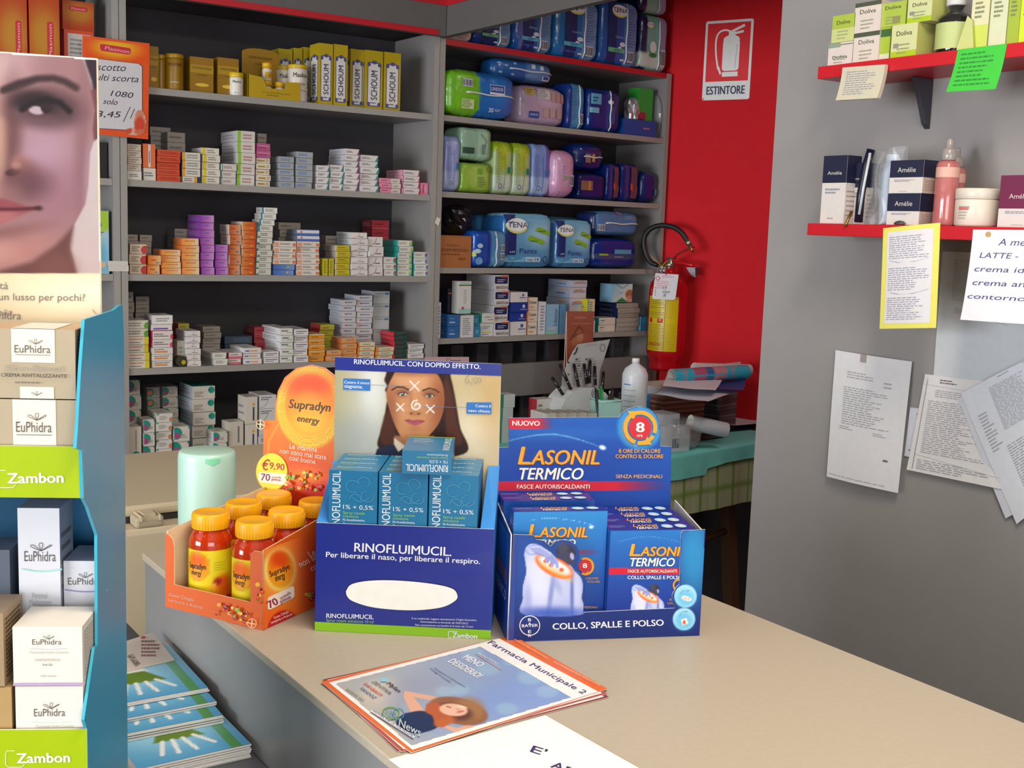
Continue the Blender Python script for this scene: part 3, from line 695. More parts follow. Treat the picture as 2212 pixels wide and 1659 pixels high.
def wrapdec(m, b, r, z0, z1, txt, a0, a1, col, bold=.02, bg=None):
    """text wrapped round a tin; angles seen from the front, degrees from -Y"""
    if bg:
        n = 14; vs = []; 
        for i in range(n+1):
            a = R(-90+a0-8+(a1-a0+16)*i/n)
            for z in (z0-(z1-z0)*.8, z1+(z1-z0)*.8): vs.append(b+V3(math.cos(a)*(r+.0004), math.sin(a)*(r+.0004), z))
        m.add(vs, [(2*i, 2*i+2, 2*i+3, 2*i+1) for i in range(n)], bg)
    V, Fc = tgeo(txt, bold); W = []
    for q in V:
        a = R(-90+a0+(a1-a0)*q[0]); W.append(b+V3(math.cos(a)*(r+.0009+q[2]), math.sin(a)*(r+.0009+q[2]), z0+q[1]*(z1-z0)))
    m.add(W, Fc, col)
upright('tall_carton', 'tall dark yellow carton half behind the orange handwritten price card', 'carton', 195, 265, 128, .02, .07, lambda m, w, d, h: citro(m, w, d, h), OCH)
can('tin', 'dark yellow round tin partly behind another tin near the orange price card', 'tin', 252, 325, 182, .03, OCH, YEL)
can('tin', 'dark yellow round tin with black lettering on the top medicine shelf', 'tin', 326, 452, 176, .0, OCH, YEL, lambda m, b, r, h: (wrapdec(m, b, r*.97, h*.66, h*.74, 'CITROSODINA', -62, 30, '#3c3210'), wrapdec(m, b, r*.97, h*.2, h*.24, 'granulare', -45, 10, '#e8e2c8')))
upright('yellow_carton', 'dark yellow carton, left of two standing in the low yellow tray', 'carton', 478, 640, 203, .01, .07, citro, OCH, group='yellow cartons on the top medicine shelf')
upright('yellow_carton', 'dark yellow carton, right of two standing in the low yellow tray', 'carton', 666, 812, 208, .01, .07, citro, OCH, group='yellow cartons on the top medicine shelf')
can('pill_bottle', 'small white bottle with yellow cap at the front edge of the shelf', 'bottle', 762, 856, 305, -.012, '#d9d6cc', '#d3b014', lambda m, b, r, h: (wrapdec(m, b, r*.97, h*.55, h*.66, 'Maalox', -50, 20, '#3a3a40'), wrapdec(m, b, r*.97, h*.1, h*.14, 'plus', -40, 0, '#3c98b8')), .2)
# yellow counter tray of jars
def tray():
    x0 = S1.loc(870, 400, 0)[0]; x1 = S1.loc(1226, 420, 0)[0]; z = S1.z+.0004; w = x1-x0
    t = Thing('display_tray', 'yellow cardboard tray with a rounded antacid header card', 'display tray', S1.pos((x0+x1)/2, z, .03))
    h = S1.loc(1050, 375, 0)[1]-z; hh = S1.loc(950, 142, .075)[1]-z
    m = MB(); p = S1.pos(x0, z, -.004); Y_ = M('#b8980f', rough=.4)
    m.prism([p, p+V3(w, 0, 0), p+V3(w, 0, h*1.15), p+V3(w*.72, 0, h*1.1), p+V3(w*.68, 0, h*.62), p+V3(w*.36, 0, h*.62), p+V3(w*.26, 0, h*1.25), p+V3(0, 0, h*1.35)], V3(0, .0015, 0), Y_)
    D = Dec(m, Fr(p, (1, 0, 0), (0, 0, 1)), k0=.0004); D.text('Citrosodina effervescente', (w*.25, h*.32), (w*.8, h*.32), h*.1, '#7a6410'); D.scrib(w*.35, h*.14, w*.7, h*.26, 1, '#7a6410')
    t.part('front_lip', m)
    m = MB(); m.box(p+V3(.001, .002, 0), p+V3(w-.001, .075, .002), Y_); m.prism([p+V3(0, .0, 0), p+V3(0, .077, 0), p+V3(0, .077, h*1.6), p+V3(0, 0, h*1.35)][::-1], V3(.0015, 0, 0), Y_)
    m.prism([p+V3(w, .002, 0), p+V3(w, .077, 0), p+V3(w, .077, h*1.4), p+V3(w, .002, h*1.15)], V3(-.0015, 0, 0), Y_); t.part('tray_body', m)
    q = S1.pos(0, z, .078); xa = S1.loc(832, 250, .075)[0]; xb = S1.loc(1082, 250, .075)[0]; W = xb-xa; q = q+V3(xa, 0, 0)
    arc = [q+V3(0, 0, 0), q+V3(W, 0, 0)]+[q+V3(W/2+W/2*math.cos(R(a)), 0, hh-W*.12+W*.12*math.sin(R(a))) for a in range(0, 181, 15)]
    m = MB(); m.prism(arc, V3(0, .0015, 0), M('#9c740c', rough=.4)); D = Dec(m, Fr(q, (1, 0, 0), (0, 0, 1)), k0=.0004)
    D.text('CITROSODINA', (W*.18, hh*.80), (W*.84, hh*.80), hh*.045, '#3c3210', .02); D.text('L\'antiacido', (W*.34, hh*.68), (W*.7, hh*.68), hh*.05, '#3c3210', .01)
    t.part('header_card', m)
    for k, (fx, fy, up_, lab) in enumerate(((.42, .03, 0, 'left of the two lower jars in the yellow tray'), (.66, .03, 0, 'right of the two lower jars in the yellow tray'), (.42, .03, 1, 'topmost jar stacked in the yellow tray'))):
        r = .0155; b = p+V3(w*fx, fy, .0025+up_*.056)
        tt = Thing('jar', 'small yellow-capped jar, '+lab, 'jar', b, 0, 'antacid jars in the yellow tray')
        m = MB(); m.lathe([(r*.9, 0), (r, .002), (r, .034), (r*.8, .038)], b, M('#d8d0c0', rough=.3)); wrapdec(m, b, r, .012, .02, 'Citro', -40, 40, '#8c7420', bg='#c79a16'); tt.part('body', m)
        m = MB(); m.lathe([(r*1.02, .0385), (r*1.02, .053), (r*.9, .0555), (0, .0555)], b, M('#dba814', rough=.35)); tt.part('cap', m)
tray()
def maal(m, b, r, h): wrapdec(m, b, r*.97, h*.66, h*.78, 'Maalox', -48, 42, '#30303a', .03); wrapdec(m, b, r*.97, h*.45, h*.50, 'compresse', -35, 25, '#8c8c90'); wrapdec(m, b, r*.97, h*.30, h*.305, '-', -60, 40, '#b83040', bg='#b83040')
can('pill_tub', 'white tub with yellow lid and black lettering in front of the tall cartons', 'tub', 1172, 1302, 250, .0, '#d6d0c4', '#cfae1c', maal, .1)
can('pill_tub', 'white tub with yellow lid half hidden behind the header card', 'tub', 1084, 1176, 258, .045, '#cfc6b4', '#c4a21c', maal, .1)
for a, b, yt, st, lab in ((1358, 1455, 108, .0, 'front row, left carton beside the white tub'), (1459, 1556, 116, .0, 'front row, second beside the white tub'), (1572, 1668, 148, .035, 'set back, just right of the front pair'), (1674, 1796, 157, .02, 'second from right'), (1802, 1918, 170, .02, 'rightmost, next to the side panel')):
    upright('syrup_carton', 'yellow and white tall carton, '+lab, 'carton', a, b, yt, st, .075, schoum, YEL2, group='tall yellow cartons with vertical lettering')
for k, (a, b, yt) in enumerate(((1080, 1178, 146), (1182, 1246, 140), (1250, 1310, 134))):
    upright('syrup_carton', 'yellow and white tall carton in the rear row, %s from left' % NTH[k], 'carton', a, b, yt, .12, .075, schoum, YEL2, group='tall yellow cartons with vertical lettering')
# round dark tin lying between the stacks of the fourth shelf
x0 = S4.loc(405, 580, .02)[0]; r = .017; b = S4.pos(x0, S4.z+.0004+r, .0)
m = MB(); 
vs = []; 
for y in (0, .03):
    for k in range(24): vs.append(b+V3(r*math.cos(2*math.pi*k/24), y, r*math.sin(2*math.pi*k/24)))
m.add(vs, [(k, (k+1) % 24, 24+(k+1) % 24, 24+k) for k in range(24)]+[list(range(24))[::-1], list(range(24, 48))], M('#3c3422', rough=.4))
D = Dec(m, Fr(b, (1, 0, 0), (0, 0, 1)), k0=.0003); D.ell(.006, -.003, .007, .007, '#b8a82c')
single('round_tin', m, 'small dark round tin with a yellow spot, lying on the fourth medicine shelf', 'tin')
upright('white_box', 'tall plain cream carton standing behind the small dark round tin', 'carton', 388, 442, 430, .03, .05, lambda m, w, d, h: FD(m).scrib(w*.2, h*.3, w*.8, h*.8, 3, '#a09a90'), '#c9c2b2', S=S4)
# flat sleeves on the left bay
SL = Sh((0, SY), 0, ZS[0], 'left bay', 0, 0, 1.0)
def plas(mb, w, d, h):
    D = FD(mb)
    def fn(X, Y):
        P = Pic(X, Y, '#b83c10'); P.ell(w*.5, h*.45, w*.52, h*.30, '#c08424', 1, soft=.7); return P.c
    D.paint(.0005, .0005, w-.0005, h-.0005, 14, 24, fn); D.rrect(w*.58, h*.2, w*.80, h*.62, w*.08, '#c62032'); vtext(D, 'Plasmon', w*.64, h*.23, w*.74, h*.59, '#f0c8b0', .01)
for k, (a, b, lab) in enumerate(((-70, -6, 'leftmost, cut by the frame'), (-3, 60, 'second from left'), (63, 130, 'third from left, beside the smaller orange cartons'))):
    upright('biscuit_box', 'tall orange biscuit box above the face poster, '+lab, 'box', a, b, -30, .005, .07, plas, '#d84a12', group='orange biscuit boxes above the poster', S=SL)
def plas2(mb, w, d, h):
    D = FD(mb)
    def fn(X, Y):
        P = Pic(X, Y, '#b4380e'); P.ell(w*.5, h*.6, w*.5, h*.35, '#bc7c24', 1, soft=.7); return P.c
    D.paint(.0005, .0005, w-.0005, h-.0005, 12, 8, fn); D.rrect(w*.2, h*.66, w*.8, h*.82, h*.05, '#c62032'); D.text('Plasmon', (w*.28, h*.70), (w*.72, h*.70), h*.07, '#e8b8a0')
def plas3(mb, w, d, h):
    D = FD(mb); D.rect(w*.12, 0, w*.9, h*.93, '#d0c8c4'); D.scrib(w*.2, h*.1, w*.8, h*.85, 9, '#8c8a90')
zz = S1.z+.0004; zm = SL.loc(170, 66, .03)[1]
upright('biscuit_box', 'short orange box lying uppermost beside the tall orange biscuit boxes', 'box', 136, 205, 3, .03, .07, plas2, '#d2420f', S=SL, z0=zm+.0004)
x0 = SL.loc(139, 120, .03)[0]; x1 = SL.loc(203, 120, .03)[0]
mb = MB(); w = x1-x0; h = zm-zz; mb.box((0, 0, 0), (w, .07, h), M('#d2420f', rough=.4)); plas3(mb, w, .07, h)
tag(link('biscuit_box', mb.mesh('biscuit_box'), None, SL.pos(x0, zz, .03)), 'orange box with white text panel standing half behind the orange price card', 'box')
# items on the narrow visible strip of the left bay
SL3 = Sh((0, SY), 0, ZS[2], 'left bay', 0, 0, 1.0)
def babyc(mb, w, d, h):
    D = FD(mb)
    def fn(X, Y):
        P = Pic(X, Y, '#a9c8d8'); P.ell(w*.5, h*.85, w*.7, h*.2, '#a4c83c'); P.ell(w*.45, h*.25, w*.5, h*.3, '#4aa4d4', .8, soft=.6); P.ell(w*.35, h*.2, w*.2, h*.06, '#d8644c'); P.ell(w*.6, h*.15, w*.3, h*.06, '#d9b89c'); return P.c
    D.paint(.0005, .0005, w-.0005, h-.0005, 12, 24, fn); D.ell(w*.62, h*.78, w*.12, w*.12, '#1c4ca4'); D.scrib(w*.5, h*.60, w*.85, h*.68, 2, '#2c4c84')
upright('baby_food_box', 'pale blue and green box in the left bay behind the poster edge', 'box', 176, 237, 455, .0, .08, babyc, '#8cb8d0', S=SL3)
SL2 = Sh((0, SY), 0, ZS[1], 'left bay', 0, 0, 1.0)
upright('dark_box', 'tall black box in the left bay just right of the poster', 'box', 180, 233, 306, .03, .08, lambda m, w, d, h: FD(m).scrib(w*.3, h*.3, w*.7, h*.8, 5, '#3a3a48'), '#121318', S=SL2)

single('medicine_carton', REAR, 'assorted dim cartons standing in the rear rows of the medicine shelves', 'medicine carton', base=V3(1.5, SY+.15, 0), kind='stuff')
# ================================================================== diaper shelves (right unit)
def pack(lab, S, X0, X1, Yt, st, d, colf, deco=None, p=9, name='diaper_pack', cat='diaper pack', group=None, z0=None, seam='v', rot=0.0, wr=.0015, seed=0, Yb=None, tiltz=0.0, n=18, parts=True, lcol='#dfe4ea'):
    """soft plastic-wrapped pack: rounded body with creases, welded seam and printing"""
    ym = (Yt+(Yb if Yb else Yt+160))/2
    x0, _ = S.loc(X0, ym, st); x1, _ = S.loc(X1, ym, st); z = (S.z+.0004 if z0 is None else z0)
    h = S.loc((X0+X1)/2, Yt, st)[1]-z; w = x1-x0
    base = S.pos((x0+x1)/2, z, st+d/2)
    rg = np.random.RandomState(seed+int(X0)); ph = rg.uniform(0, 6.28, 8)
    N = n; g = np.linspace(-1, 1, N+1); vs = []; fs = []; AB = []
    for ax, sg in ((1, -1), (1, 1), (0, -1), (0, 1), (2, -1), (2, 1)):
        o = len(vs); A, B = np.meshgrid(g, g); A = A.ravel(); B = B.ravel(); Cc = np.full(len(A), float(sg))
        q = np.zeros((len(A), 3)); oth = [k for k in range(3) if k != ax]; q[:, oth[0]] = A; q[:, oth[1]] = B; q[:, ax] = Cc
        vs.extend(q.tolist()); W = N+1
        for j in range(N):
            for i in range(N):
                f = [o+j*W+i, o+j*W+i+1, o+(j+1)*W+i+1, o+(j+1)*W+i]
                nn = {1: -1, 0: 1, 2: 1}[ax]*sg
                fs.append(f if nn > 0 else f[::-1])
    C0 = np.array(vs); nrm = (np.abs(C0)**p).sum(1)**(1/p); Q = C0/nrm[:, None]
    a, b, c = Q.T
    wr_ = wr*(.6*np.sin(4*a+3*c+ph[0])*np.sin(3*c+ph[1]+2*b)-.9*np.abs(np.sin(9*a+5*c+ph[4]+4*b+1.5*np.sin(3*c+ph[5])))**.5-1.0*sstep(np.abs(c), .6, 1)*np.abs(np.sin(14*a+ph[6]+3*c)))
    edge = sstep(np.abs(c), .7, 1.0)
    P = np.stack([a*w/2*(1-.03*edge*(1 if seam == 'h' else 0)), b*d/2*(1-.12*edge), (c+1)*h/2], 1)
    P += Q*wr_[:, None]
    P[:, 2] = np.maximum(P[:, 2], 0)
    cols = s2l(np.clip(colf(C0[:, 0], C0[:, 1], C0[:, 2]), 0, 1))
    t = Thing(name, lab, cat, base, R(S.a)+R(rot), group)
    lw = MB(); lw.add(P, fs, PACKM, True, cols)
    surf = lambda s_, z_: -(d/2)*(1-max(0, 1-min(1, abs(2*s_/w-1))**p-min(1, abs(2*z_/h-1))**p)**(1/p)*(1-.12*float(sstep(np.array(abs(2*z_/h-1)), .7, 1.0))))+.0022
    if deco:
        Df = Dec(lw, Fr((-w/2, -d/2, 0), (1, 0, 0), (0, 0, 1)), k0=.0004, surf=surf); deco(Df, w, h)
    me = lw.mesh('wrapper'); o = link('wrapper', me, t.o)
    if tiltz: t.o.rotation_euler[1] = R(tiltz)
    if seam == 'v': pth = [(w*.5*(.78+.03*math.sin(i)), -d/2-surf(w*.89, h*i/10)*-1*0-(-(surf(w*.89, h*i/10)))*0, h*i/10) for i in range(11)]
    ms = MB()
    if seam == 'v':
        F2 = Fr((-w/2, -d/2, 0), (1, 0, 0), (0, 0, 1)); xs = w*.66
        pth = [F2.pt(xs+.002*math.sin(i*1.3), h*(.04+.092*i), surf(xs, h*(.04+.092*i))+.002) for i in range(11)]
        ms.tube(pth, .0032, M(lcol, rough=.3), 6)
    elif seam == 'h':
        F2 = Fr((-w/2, -d/2, 0), (1, 0, 0), (0, 0, 1)); zs = h*.5
        pth = [F2.pt(w*(.25+.073*i), zs+.002*math.sin(i), surf(w*(.25+.073*i), zs)+.002) for i in range(11)]
        ms.tube(pth, .0030, M(lcol, rough=.3), 6)
    if seam: link('seam', ms.mesh('seam'), t.o)['label'] = 'pale welded seam'
    return t
def cf(base, *regs):
    """colour of a pack by region: ('x', lo, hi, colour) stripes across, ('z', ...) bands up, ('side', colour), ('spot', x, z, r, colour)"""
    def f(a, b, c):
        P = Pic(a, c, base)
        for q in regs:
            if q[0] == 'x': P.mix(((a > q[1]) & (a < q[2])).astype(float), q[3])
            elif q[0] == 'z': P.mix(((c > q[1]) & (c < q[2])).astype(float), q[3])
            elif q[0] == 'side': P.mix((b > -.98).astype(float)*(np.abs(c) < 2), q[1])
            elif q[0] == 'spot': P.ell(q[1], q[2], q[3], q[3], q[4], soft=.4)
            elif q[0] == 'fade': P.mix(np.clip((c-q[1])/(q[2]-q[1]), 0, 1), q[3])
        return P.c
    return f
def tenalogo(D, cx, cy, r):
    D.ell(cx, cy, r*1.25, r*.72, '#cfdc6a'); D.ell(cx, cy+r*.08, r*1.2, r*.62, '#e8ecea'); D.text('TENA', (cx-r*1.1, cy-r*.15), (cx+r*1.25, cy-r*.15), r*.5, '#23306c', .01)
def barcode(D, x0, z0, x1, z1):
    D.rect(x0, z0, x1, z1, '#cfd6de')
    for i in range(9):
        a = x0+(x1-x0)*(i+.3)/9.5; D.rect(a, z0+(z1-z0)*.1, a+(x1-x0)*(.05 if i % 3 else .08), z1-(z1-z0)*.1, '#4a4450')
def tena(navyx=.3, logo=.83, word='Comfort', strip='#5cb6d8', side=.64, spot=True):
    def f(D, w, h):
        D.rect(w*navyx*.55, h*.03, w*navyx*1.15, h*.97, '#172a66')
        if logo: tenalogo(D, w*.47, h*logo, w*.165)
        D.text(word, (w*.38, h*.42), (w*.60, h*.42), h*.035, '#9cc4e8')
        if spot: D.ell(w*.56, h*.33, w*.07, h*.035, '#d8e2ea'); D.ell(w*.50, h*.27, w*.05, h*.025, '#d8e2ea')
        D.rect(w*.2, h*.20, w*.62, h*.265, strip); D.scrib(w*.35, h*.21, w*.58, h*.255, 2, '#1c3c7c')
        D.rect(w*.52, h*.08, w*.62, h*.11, '#d0dae0')
        D.scrib(w*.70, h*.3, w*.92, h*.9, 14, '#4a6ca8', th=.3); barcode(D, w*.70, h*.08, w*.86, h*.24)
    return f
Zs = Sh(RO, 5, 0, 'diaper shelves', 940, 0, .2772)
def RS(z, name, oy=0):
    s = Sh(RO, 5, z, name, 940, oy, .2772); return s
A_ = RS(ZR[0], 'red top shelf'); B_ = RS(ZR[1], 'upper diaper shelf'); C_ = RS(ZR[2], 'middle diaper shelf'); D_ = RS(ZR[3], 'lower diaper shelf', 440); E_ = RS(ZR[4], 'bottom medicine shelf', 440)
BL, LB, NV = '#1f5ca8', '#7aa4d0', '#062c7c'
g1 = 'incontinence packs standing on the red top shelf'
pack('pale pink pack at left end of the red top shelf, mostly behind the header', A_, 92, 300, 30, .0, .14, cf('#d4bcb0', ('z', -1, -.2, '#d8c4b8')), lambda D, w, h: D.scrib(w*.4, h*.06, w*.9, h*.22, 3, '#9a7c80'), seam=None, group=g1)
pack('dark blue pack with light blue right panel beside the pale pink pack', A_, 308, 608, 8, .0, .14, cf('#1a3a80', ('x', .3, 2, '#6ea6c8'), ('x', -.6, -.35, '#2a3050')), tena(.5, None, 'Slip', '#6cbc74'), group=g1)
pack('blue pack with purple glare stripe and light blue right panel, below the header', A_, 616, 928, -30, .0, .14, cf(BL, ('x', .3, 2, '#6c9cc8'), ('x', -.75, -.5, '#6a6cb0')), tena(.45, None, 'Slip'), group=g1)
pack('tall blue pack with large logo, left of the two lettered ones on top shelf', A_, 938, 1288, -20, .0, .14, cf('#1f72b4', ('x', .32, 2, LB)), tena(.42, .84), group=g1)
pack('tall blue pack with large logo, right of the two lettered ones on top shelf', A_, 1296, 1598, 0, .0, .13, cf('#1a58a4', ('x', .32, 2, '#6c92c8')), tena(.35, .83, strip='#6cbc84'), group=g1)
lw = pack('pale green and navy pack, lower of two at right end of top shelf', A_, 1604, 1822, 112, .0, .12, cf('#7cb4a4', ('x', -2, -.5, '#152050'), ('x', .42, 2, '#9c9cc0'), ('z', -1, -.35, '#c2d2c8')), lambda D, w, h: (tenalogo(D, w*.33, h*.80, w*.1), D.ell(w*.45, h*.42, w*.12, h*.1, '#dfe8e8'), D.ell(w*.46, h*.28, w*.13, h*.04, '#2c8444'), barcode(D, w*.72, h*.1, w*.9, h*.4)), group=g1)
ztop = A_.loc(1700, 108, .0)[1]
pack('pale green and navy pack, upper of two at right end of top shelf', A_, 1604, 1822, -200, .0, .12, cf('#8cbca8', ('x', -2, -.5, '#152050'), ('x', .42, 2, '#9c9cc0')), None, group=g1, z0=ztop+.002)
# shelf B
def linid(a, b, c):
    P = Pic(a, c, '#1668b8'); m = sstep(-a, .18+.25*(c*c)*0-.12*(1-c*c), .22-.12*(1-c*c)); P.mix(m, '#74b822'); P.mix((a < -.8).astype(float)*.6, '#5c9c1c'); P.ell(.5, .2, .4, .5, '#2c84cc', .6, soft=.8); return P.c
def linidd(D, w, h):
    barcode(D, w*.20, h*.62, w*.34, h*.78); D.rect(w*.19, h*.16, w*.36, h*.36, '#c2d69a'); D.scrib(w*.2, h*.18, w*.35, h*.35, 5, '#5c7c30')
    D.rect(w*.58, h*.52, w*.80, h*.72, '#d6dce4'); D.rect(w*.585, h*.56, w*.79, h*.71, '#1c4c98'); D.text('LINIDOR', (w*.60, h*.60), (w*.775, h*.60), h*.07, '#dce4ee', .01)
    D.text('30', (w*.57, h*.14), (w*.64, h*.14), h*.09, '#dce6f0', .02); D.scrib(w*.66, h*.16, w*.76, h*.22, 2, '#b0c8e0')
pack('green and blue oblong pack lying at left of upper diaper shelf', B_, 98, 645, 545, -.03, .15, linid, linidd, seam='h', Yb=960, p=5, n=26)
def lil(D, w, h):
    D.rect(w*.12, h*.74, w*.30, h*.90, '#c8a83c'); D.scrib(w*.14, h*.76, w*.28, h*.88, 2, '#5c4c30'); D.rect(w*.36, h*.66, w*.62, h*.90, '#d8d4cc'); D.scrib(w*.37, h*.68, w*.6, h*.88, 5, '#7888a0')
    for i in range(3):
        D.rect(w*(.66+.1*i), h*.62, w*(.74+.1*i), h*.84, '#c89c94'); D.rect(w*(.5+.14*i), h*.22, w*(.6+.14*i), h*.46, '#c8a49c')
    D.rect(w*.2, h*.18, w*.4, h*.34, '#2c4c98'); D.text('LINIDOR', (w*.22, h*.23), (w*.38, h*.23), h*.06, '#ccd6e6')
pl_ = pack('lilac oblong pack printed with small pictures beside the green and blue pack', B_, 655, 1028, 665, .02, .13, cf('#bca4c0', ('spot', .3, .5, .6, '#cbb8cc')), lil, seam=None, Yb=970, p=5)
zt = B_.loc(700, 655, .05)[1]
def flo(D, w, h):
    for a, b in ((.12, .3), (.2, .62), (.3, .25), (.33, .75), (.1, .7)): D.ell(w*a, h*b, w*.03, h*.05, '#8cb4d8')
    D.rect(w*.6, h*.62, w*.66, h*.82, '#cfdce8'); D.rect(w*.74, h*.6, w*.80, h*.8, '#cfdce8'); D.rect(w*.78, h*.14, w*.92, h*.34, '#d6dce4'); D.rect(w*.8, h*.2, w*.9, h*.33, '#2c4c98'); D.scrib(w*.5, h*.2, w*.72, h*.34, 3, '#8cb0d4')
pack('rounded blue flowered pack resting on the two oblong packs', B_, 452, 936, 462, .045, .11, cf('#1f62a8', ('x', .0, 2, '#5488c0')), flo, seam='h', z0=B_.loc(700, 640, .045)[1]+.002, Yb=690, p=4)
pack('blue and cyan upright pack with white seam right of the lilac pack', B_, 1032, 1168, 645, .02, .12, cf('#4a96c4', ('x', -2, -.55, '#1c3c8c')), lambda D, w, h: (D.scrib(w*.25, h*.2, w*.6, h*.9, 14, '#2c5c94', th=.3), barcode(D, w*.72, h*.12, w*.92, h*.35)), Yb=990)
pack('navy pack with light blue label patches on upper diaper shelf', B_, 1200, 1446, 690, .0, .12, cf(NV, ('x', .0, .25, '#1c3c8c')), lambda D, w, h: (D.rect(w*.05, h*.62, w*.36, h*.86, '#5cacd0'), D.rect(w*.03, h*.42, w*.3, h*.54, '#74bcd8'), D.scrib(w*.1, h*.66, w*.3, h*.8, 2, '#1c3c7c'), D.ell(w*.66, h*.70, w*.09, h*.05, '#dfe6ea'), D.rect(w*.66, h*.2, w*.8, h*.6, '#3c5494')), Yb=1030)
# crumpled bag, green box, blue tray, clear bag
def blob_bag(name, lab, cat, base, sx, sy, sz, mat, seed=1, amp=.18, rot=0.0, n=26, p=2.6):
    rg = np.random.RandomState(seed); ph = rg.uniform(0, 6.28, 12); vs = []; fs = []; m2 = n//2
    for j in range(m2+1):
        th = math.pi*j/m2
        for i in range(n):
            f = 2*math.pi*i/n; v = np.array([math.sin(th)*math.cos(f), math.sin(th)*math.sin(f), math.cos(th)]); v = v/((np.abs(v)**p).sum()**(1/p))
            k = 1+amp*(math.sin(3*f+ph[0]+2*v[2])*.4+math.sin(7*f+5*v[2]+ph[1])*.3+math.sin(11*v[2]+4*f+ph[2])*.3)
            vs.append(np.array(base)+V3(v[0]*sx*k*math.cos(R(rot))-v[1]*sy*k*math.sin(R(rot)), v[0]*sx*k*math.sin(R(rot))+v[1]*sy*k*math.cos(R(rot)), max(0, sz+v[2]*sz*(.9+.1*k))))
    for j in range(m2):
        for i in range(n): fs.append((j*n+i, (j+1)*n+i, (j+1)*n+(i+1) % n, j*n+(i+1) % n))
    m = MB(); m.add(vs, fs, mat, False); return m
CLEAR = M('#eef2f4', rough=.12, trans=.6, noise=0, alpha=.45, coat=1.0); SILV = M('#b6b8be', rough=.25, metal=.55, noise=.05)
def pbox(S, X0, X1, Yt, st, d, z0=None, Yb=None):
    ym = (Yt+(Yb or Yt+150))/2; x0 = S.loc(X0, ym, st)[0]; x1 = S.loc(X1, ym, st)[0]; z = S.z+.0004 if z0 is None else z0
    return x0, x1, z, S.loc((X0+X1)/2, Yt, st)[1]-z
x0, x1, z, h = pbox(B_, 1470, 1720, 935, .0, .1)
m = MB(); w = x1-x0; bl = M('#1c4c9c', rough=.4)
m.box((0, 0, 0), (w, .11, .003), bl); m.box((0, 0, .003), (w, .003, h), bl); m.box((0, .107, .003), (w, .11, h*1.5), bl); m.box((0, .003, .003), (.003, .107, h), bl); m.box((w-.003, .003, .003), (w, .107, h), bl)
FD(m).scrib(w*.6, h*.4, w*.9, h*.6, 1, '#c87c6c')
tag(link('blue_tray', m.mesh('blue_tray'), None, B_.pos(x0, z, .0), R(5)), 'low open blue cardboard tray at right of upper diaper shelf', 'tray')
upright('green_box', 'bright green carton standing in the low blue tray beside a clear bag', 'carton', 1582, 1700, 690, .03, .06, lambda m, w, d, h: (FD(m).rect(w*.05, h*.2, w*.55, h*.5, '#a83040'), FD(m).rect(w*.05, h*.3, w*.45, h*.36, '#3a4c9c')), '#35a03c', S=B_, z0=B_.z+.004)
x0 = B_.loc(1535, 800, .05)[0]; b = B_.pos(x0, B_.z+.004, .055)
m = blob_bag('', '', '', b, .030, .028, .075, SILV, 3, .3); single('foil_bag', m, 'crumpled silver plastic bag standing in the low blue tray', 'bag')
x0 = B_.loc(1736, 800, .03)[0]; b = B_.pos(x0, B_.z+.001, .055)
m = blob_bag('', '', '', b, .012, .05, .088, CLEAR, 5, .12); single('clear_bag', m, 'thin clear plastic bag against the right side panel, beside the green carton', 'bag')
# shelf C
def liner(a_):
    def f(D, w, h):
        D.scrib(w*.15, h*.2, w*.45, h*.8, 16, a_, th=.3); D.line([(w*.55, h*.1), (w*.62, h*.4), (w*.55, h*.75)], w*.03, a_); D.ring(w*.35, h*.16, w*.09, w*.09, w*.025, '#3c5c8c'); D.rect(w*.72, h*.4, w*.85, h*.52, '#1c7c5c' if a_ == '#8aa44c' else '#2c6cb4')
    return f
pack('lilac-blue upright pad pack at left end of middle diaper shelf', C_, 78, 200, 1052, .0, .12, cf('#8c98cc', ('z', -1, -.3, '#a8b4d8'), ('spot', 0, .3, .5, '#a4b0dc')), liner('#6c7cbc'), seam=None, Yb=1470)
pack('lime green pad pack, lower of two stacked on middle diaper shelf', C_, 204, 450, 1265, .0, .12, cf('#8cb43c', ('spot', .1, .1, .7, '#a8c45c'), ('x', .75, 2, '#7ca038')), lambda D, w, h: (D.rect(w*.5, h*.62, w*.64, h*.8, '#6ca834'), D.ring(w*.86, h*.8, w*.06, w*.06, w*.015, '#4c6c3c'), D.scrib(w*.5, h*.2, w*.8, h*.55, 5, '#6c8c4c')), seam=None, Yb=1490)
pack('pale green pad pack, upper of two stacked on middle diaper shelf', C_, 204, 450, 990, .0, .12, cf('#8fb49a', ('x', .0, 2, '#a4c8ac'), ('x', .75, 2, '#7cac84')), lambda D, w, h: (D.rect(w*.05, h*.2, w*.4, h*.38, '#284a3c'), D.line([(w*.6, h*.8), (w*.78, h*.6), (w*.7, h*.2)], w*.02, '#4c7c84'), D.rect(w*.64, h*.2, w*.74, h*.5, '#6c8c84')), seam=None, Yb=1250, z0=C_.loc(330, 1258, .0)[1]+.002)
pack('lime and white upright pad pack, left one of a matching pair', C_, 455, 604, 1095, .0, .12, cf('#a4bc84', ('z', .6, 1.1, '#8fae1c'), ('z', -1, -.3, '#c2d4c0'), ('spot', 0, .4, .5, '#b4c43c')), liner('#8aa44c'), seam=None, Yb=1500, group='pair of lime and white pad packs')
pack('lime and white upright pad pack, right one of a matching pair', C_, 607, 750, 1110, .0, .12, cf('#a4bc84', ('z', .6, 1.1, '#8fae1c'), ('z', -1, -.3, '#c2d4c0'), ('spot', 0, .4, .5, '#b4c43c')), liner('#8aa44c'), seam=None, Yb=1505, group='pair of lime and white pad packs')
pack('pale blue and violet upright pad pack beside the pink pack', C_, 755, 900, 1118, .0, .12, cf('#7c94cc', ('x', .5, 2, '#6460b0'), ('z', -1, -.3, '#a0b8dc')), liner('#4c6cac'), seam=None, Yb=1515)
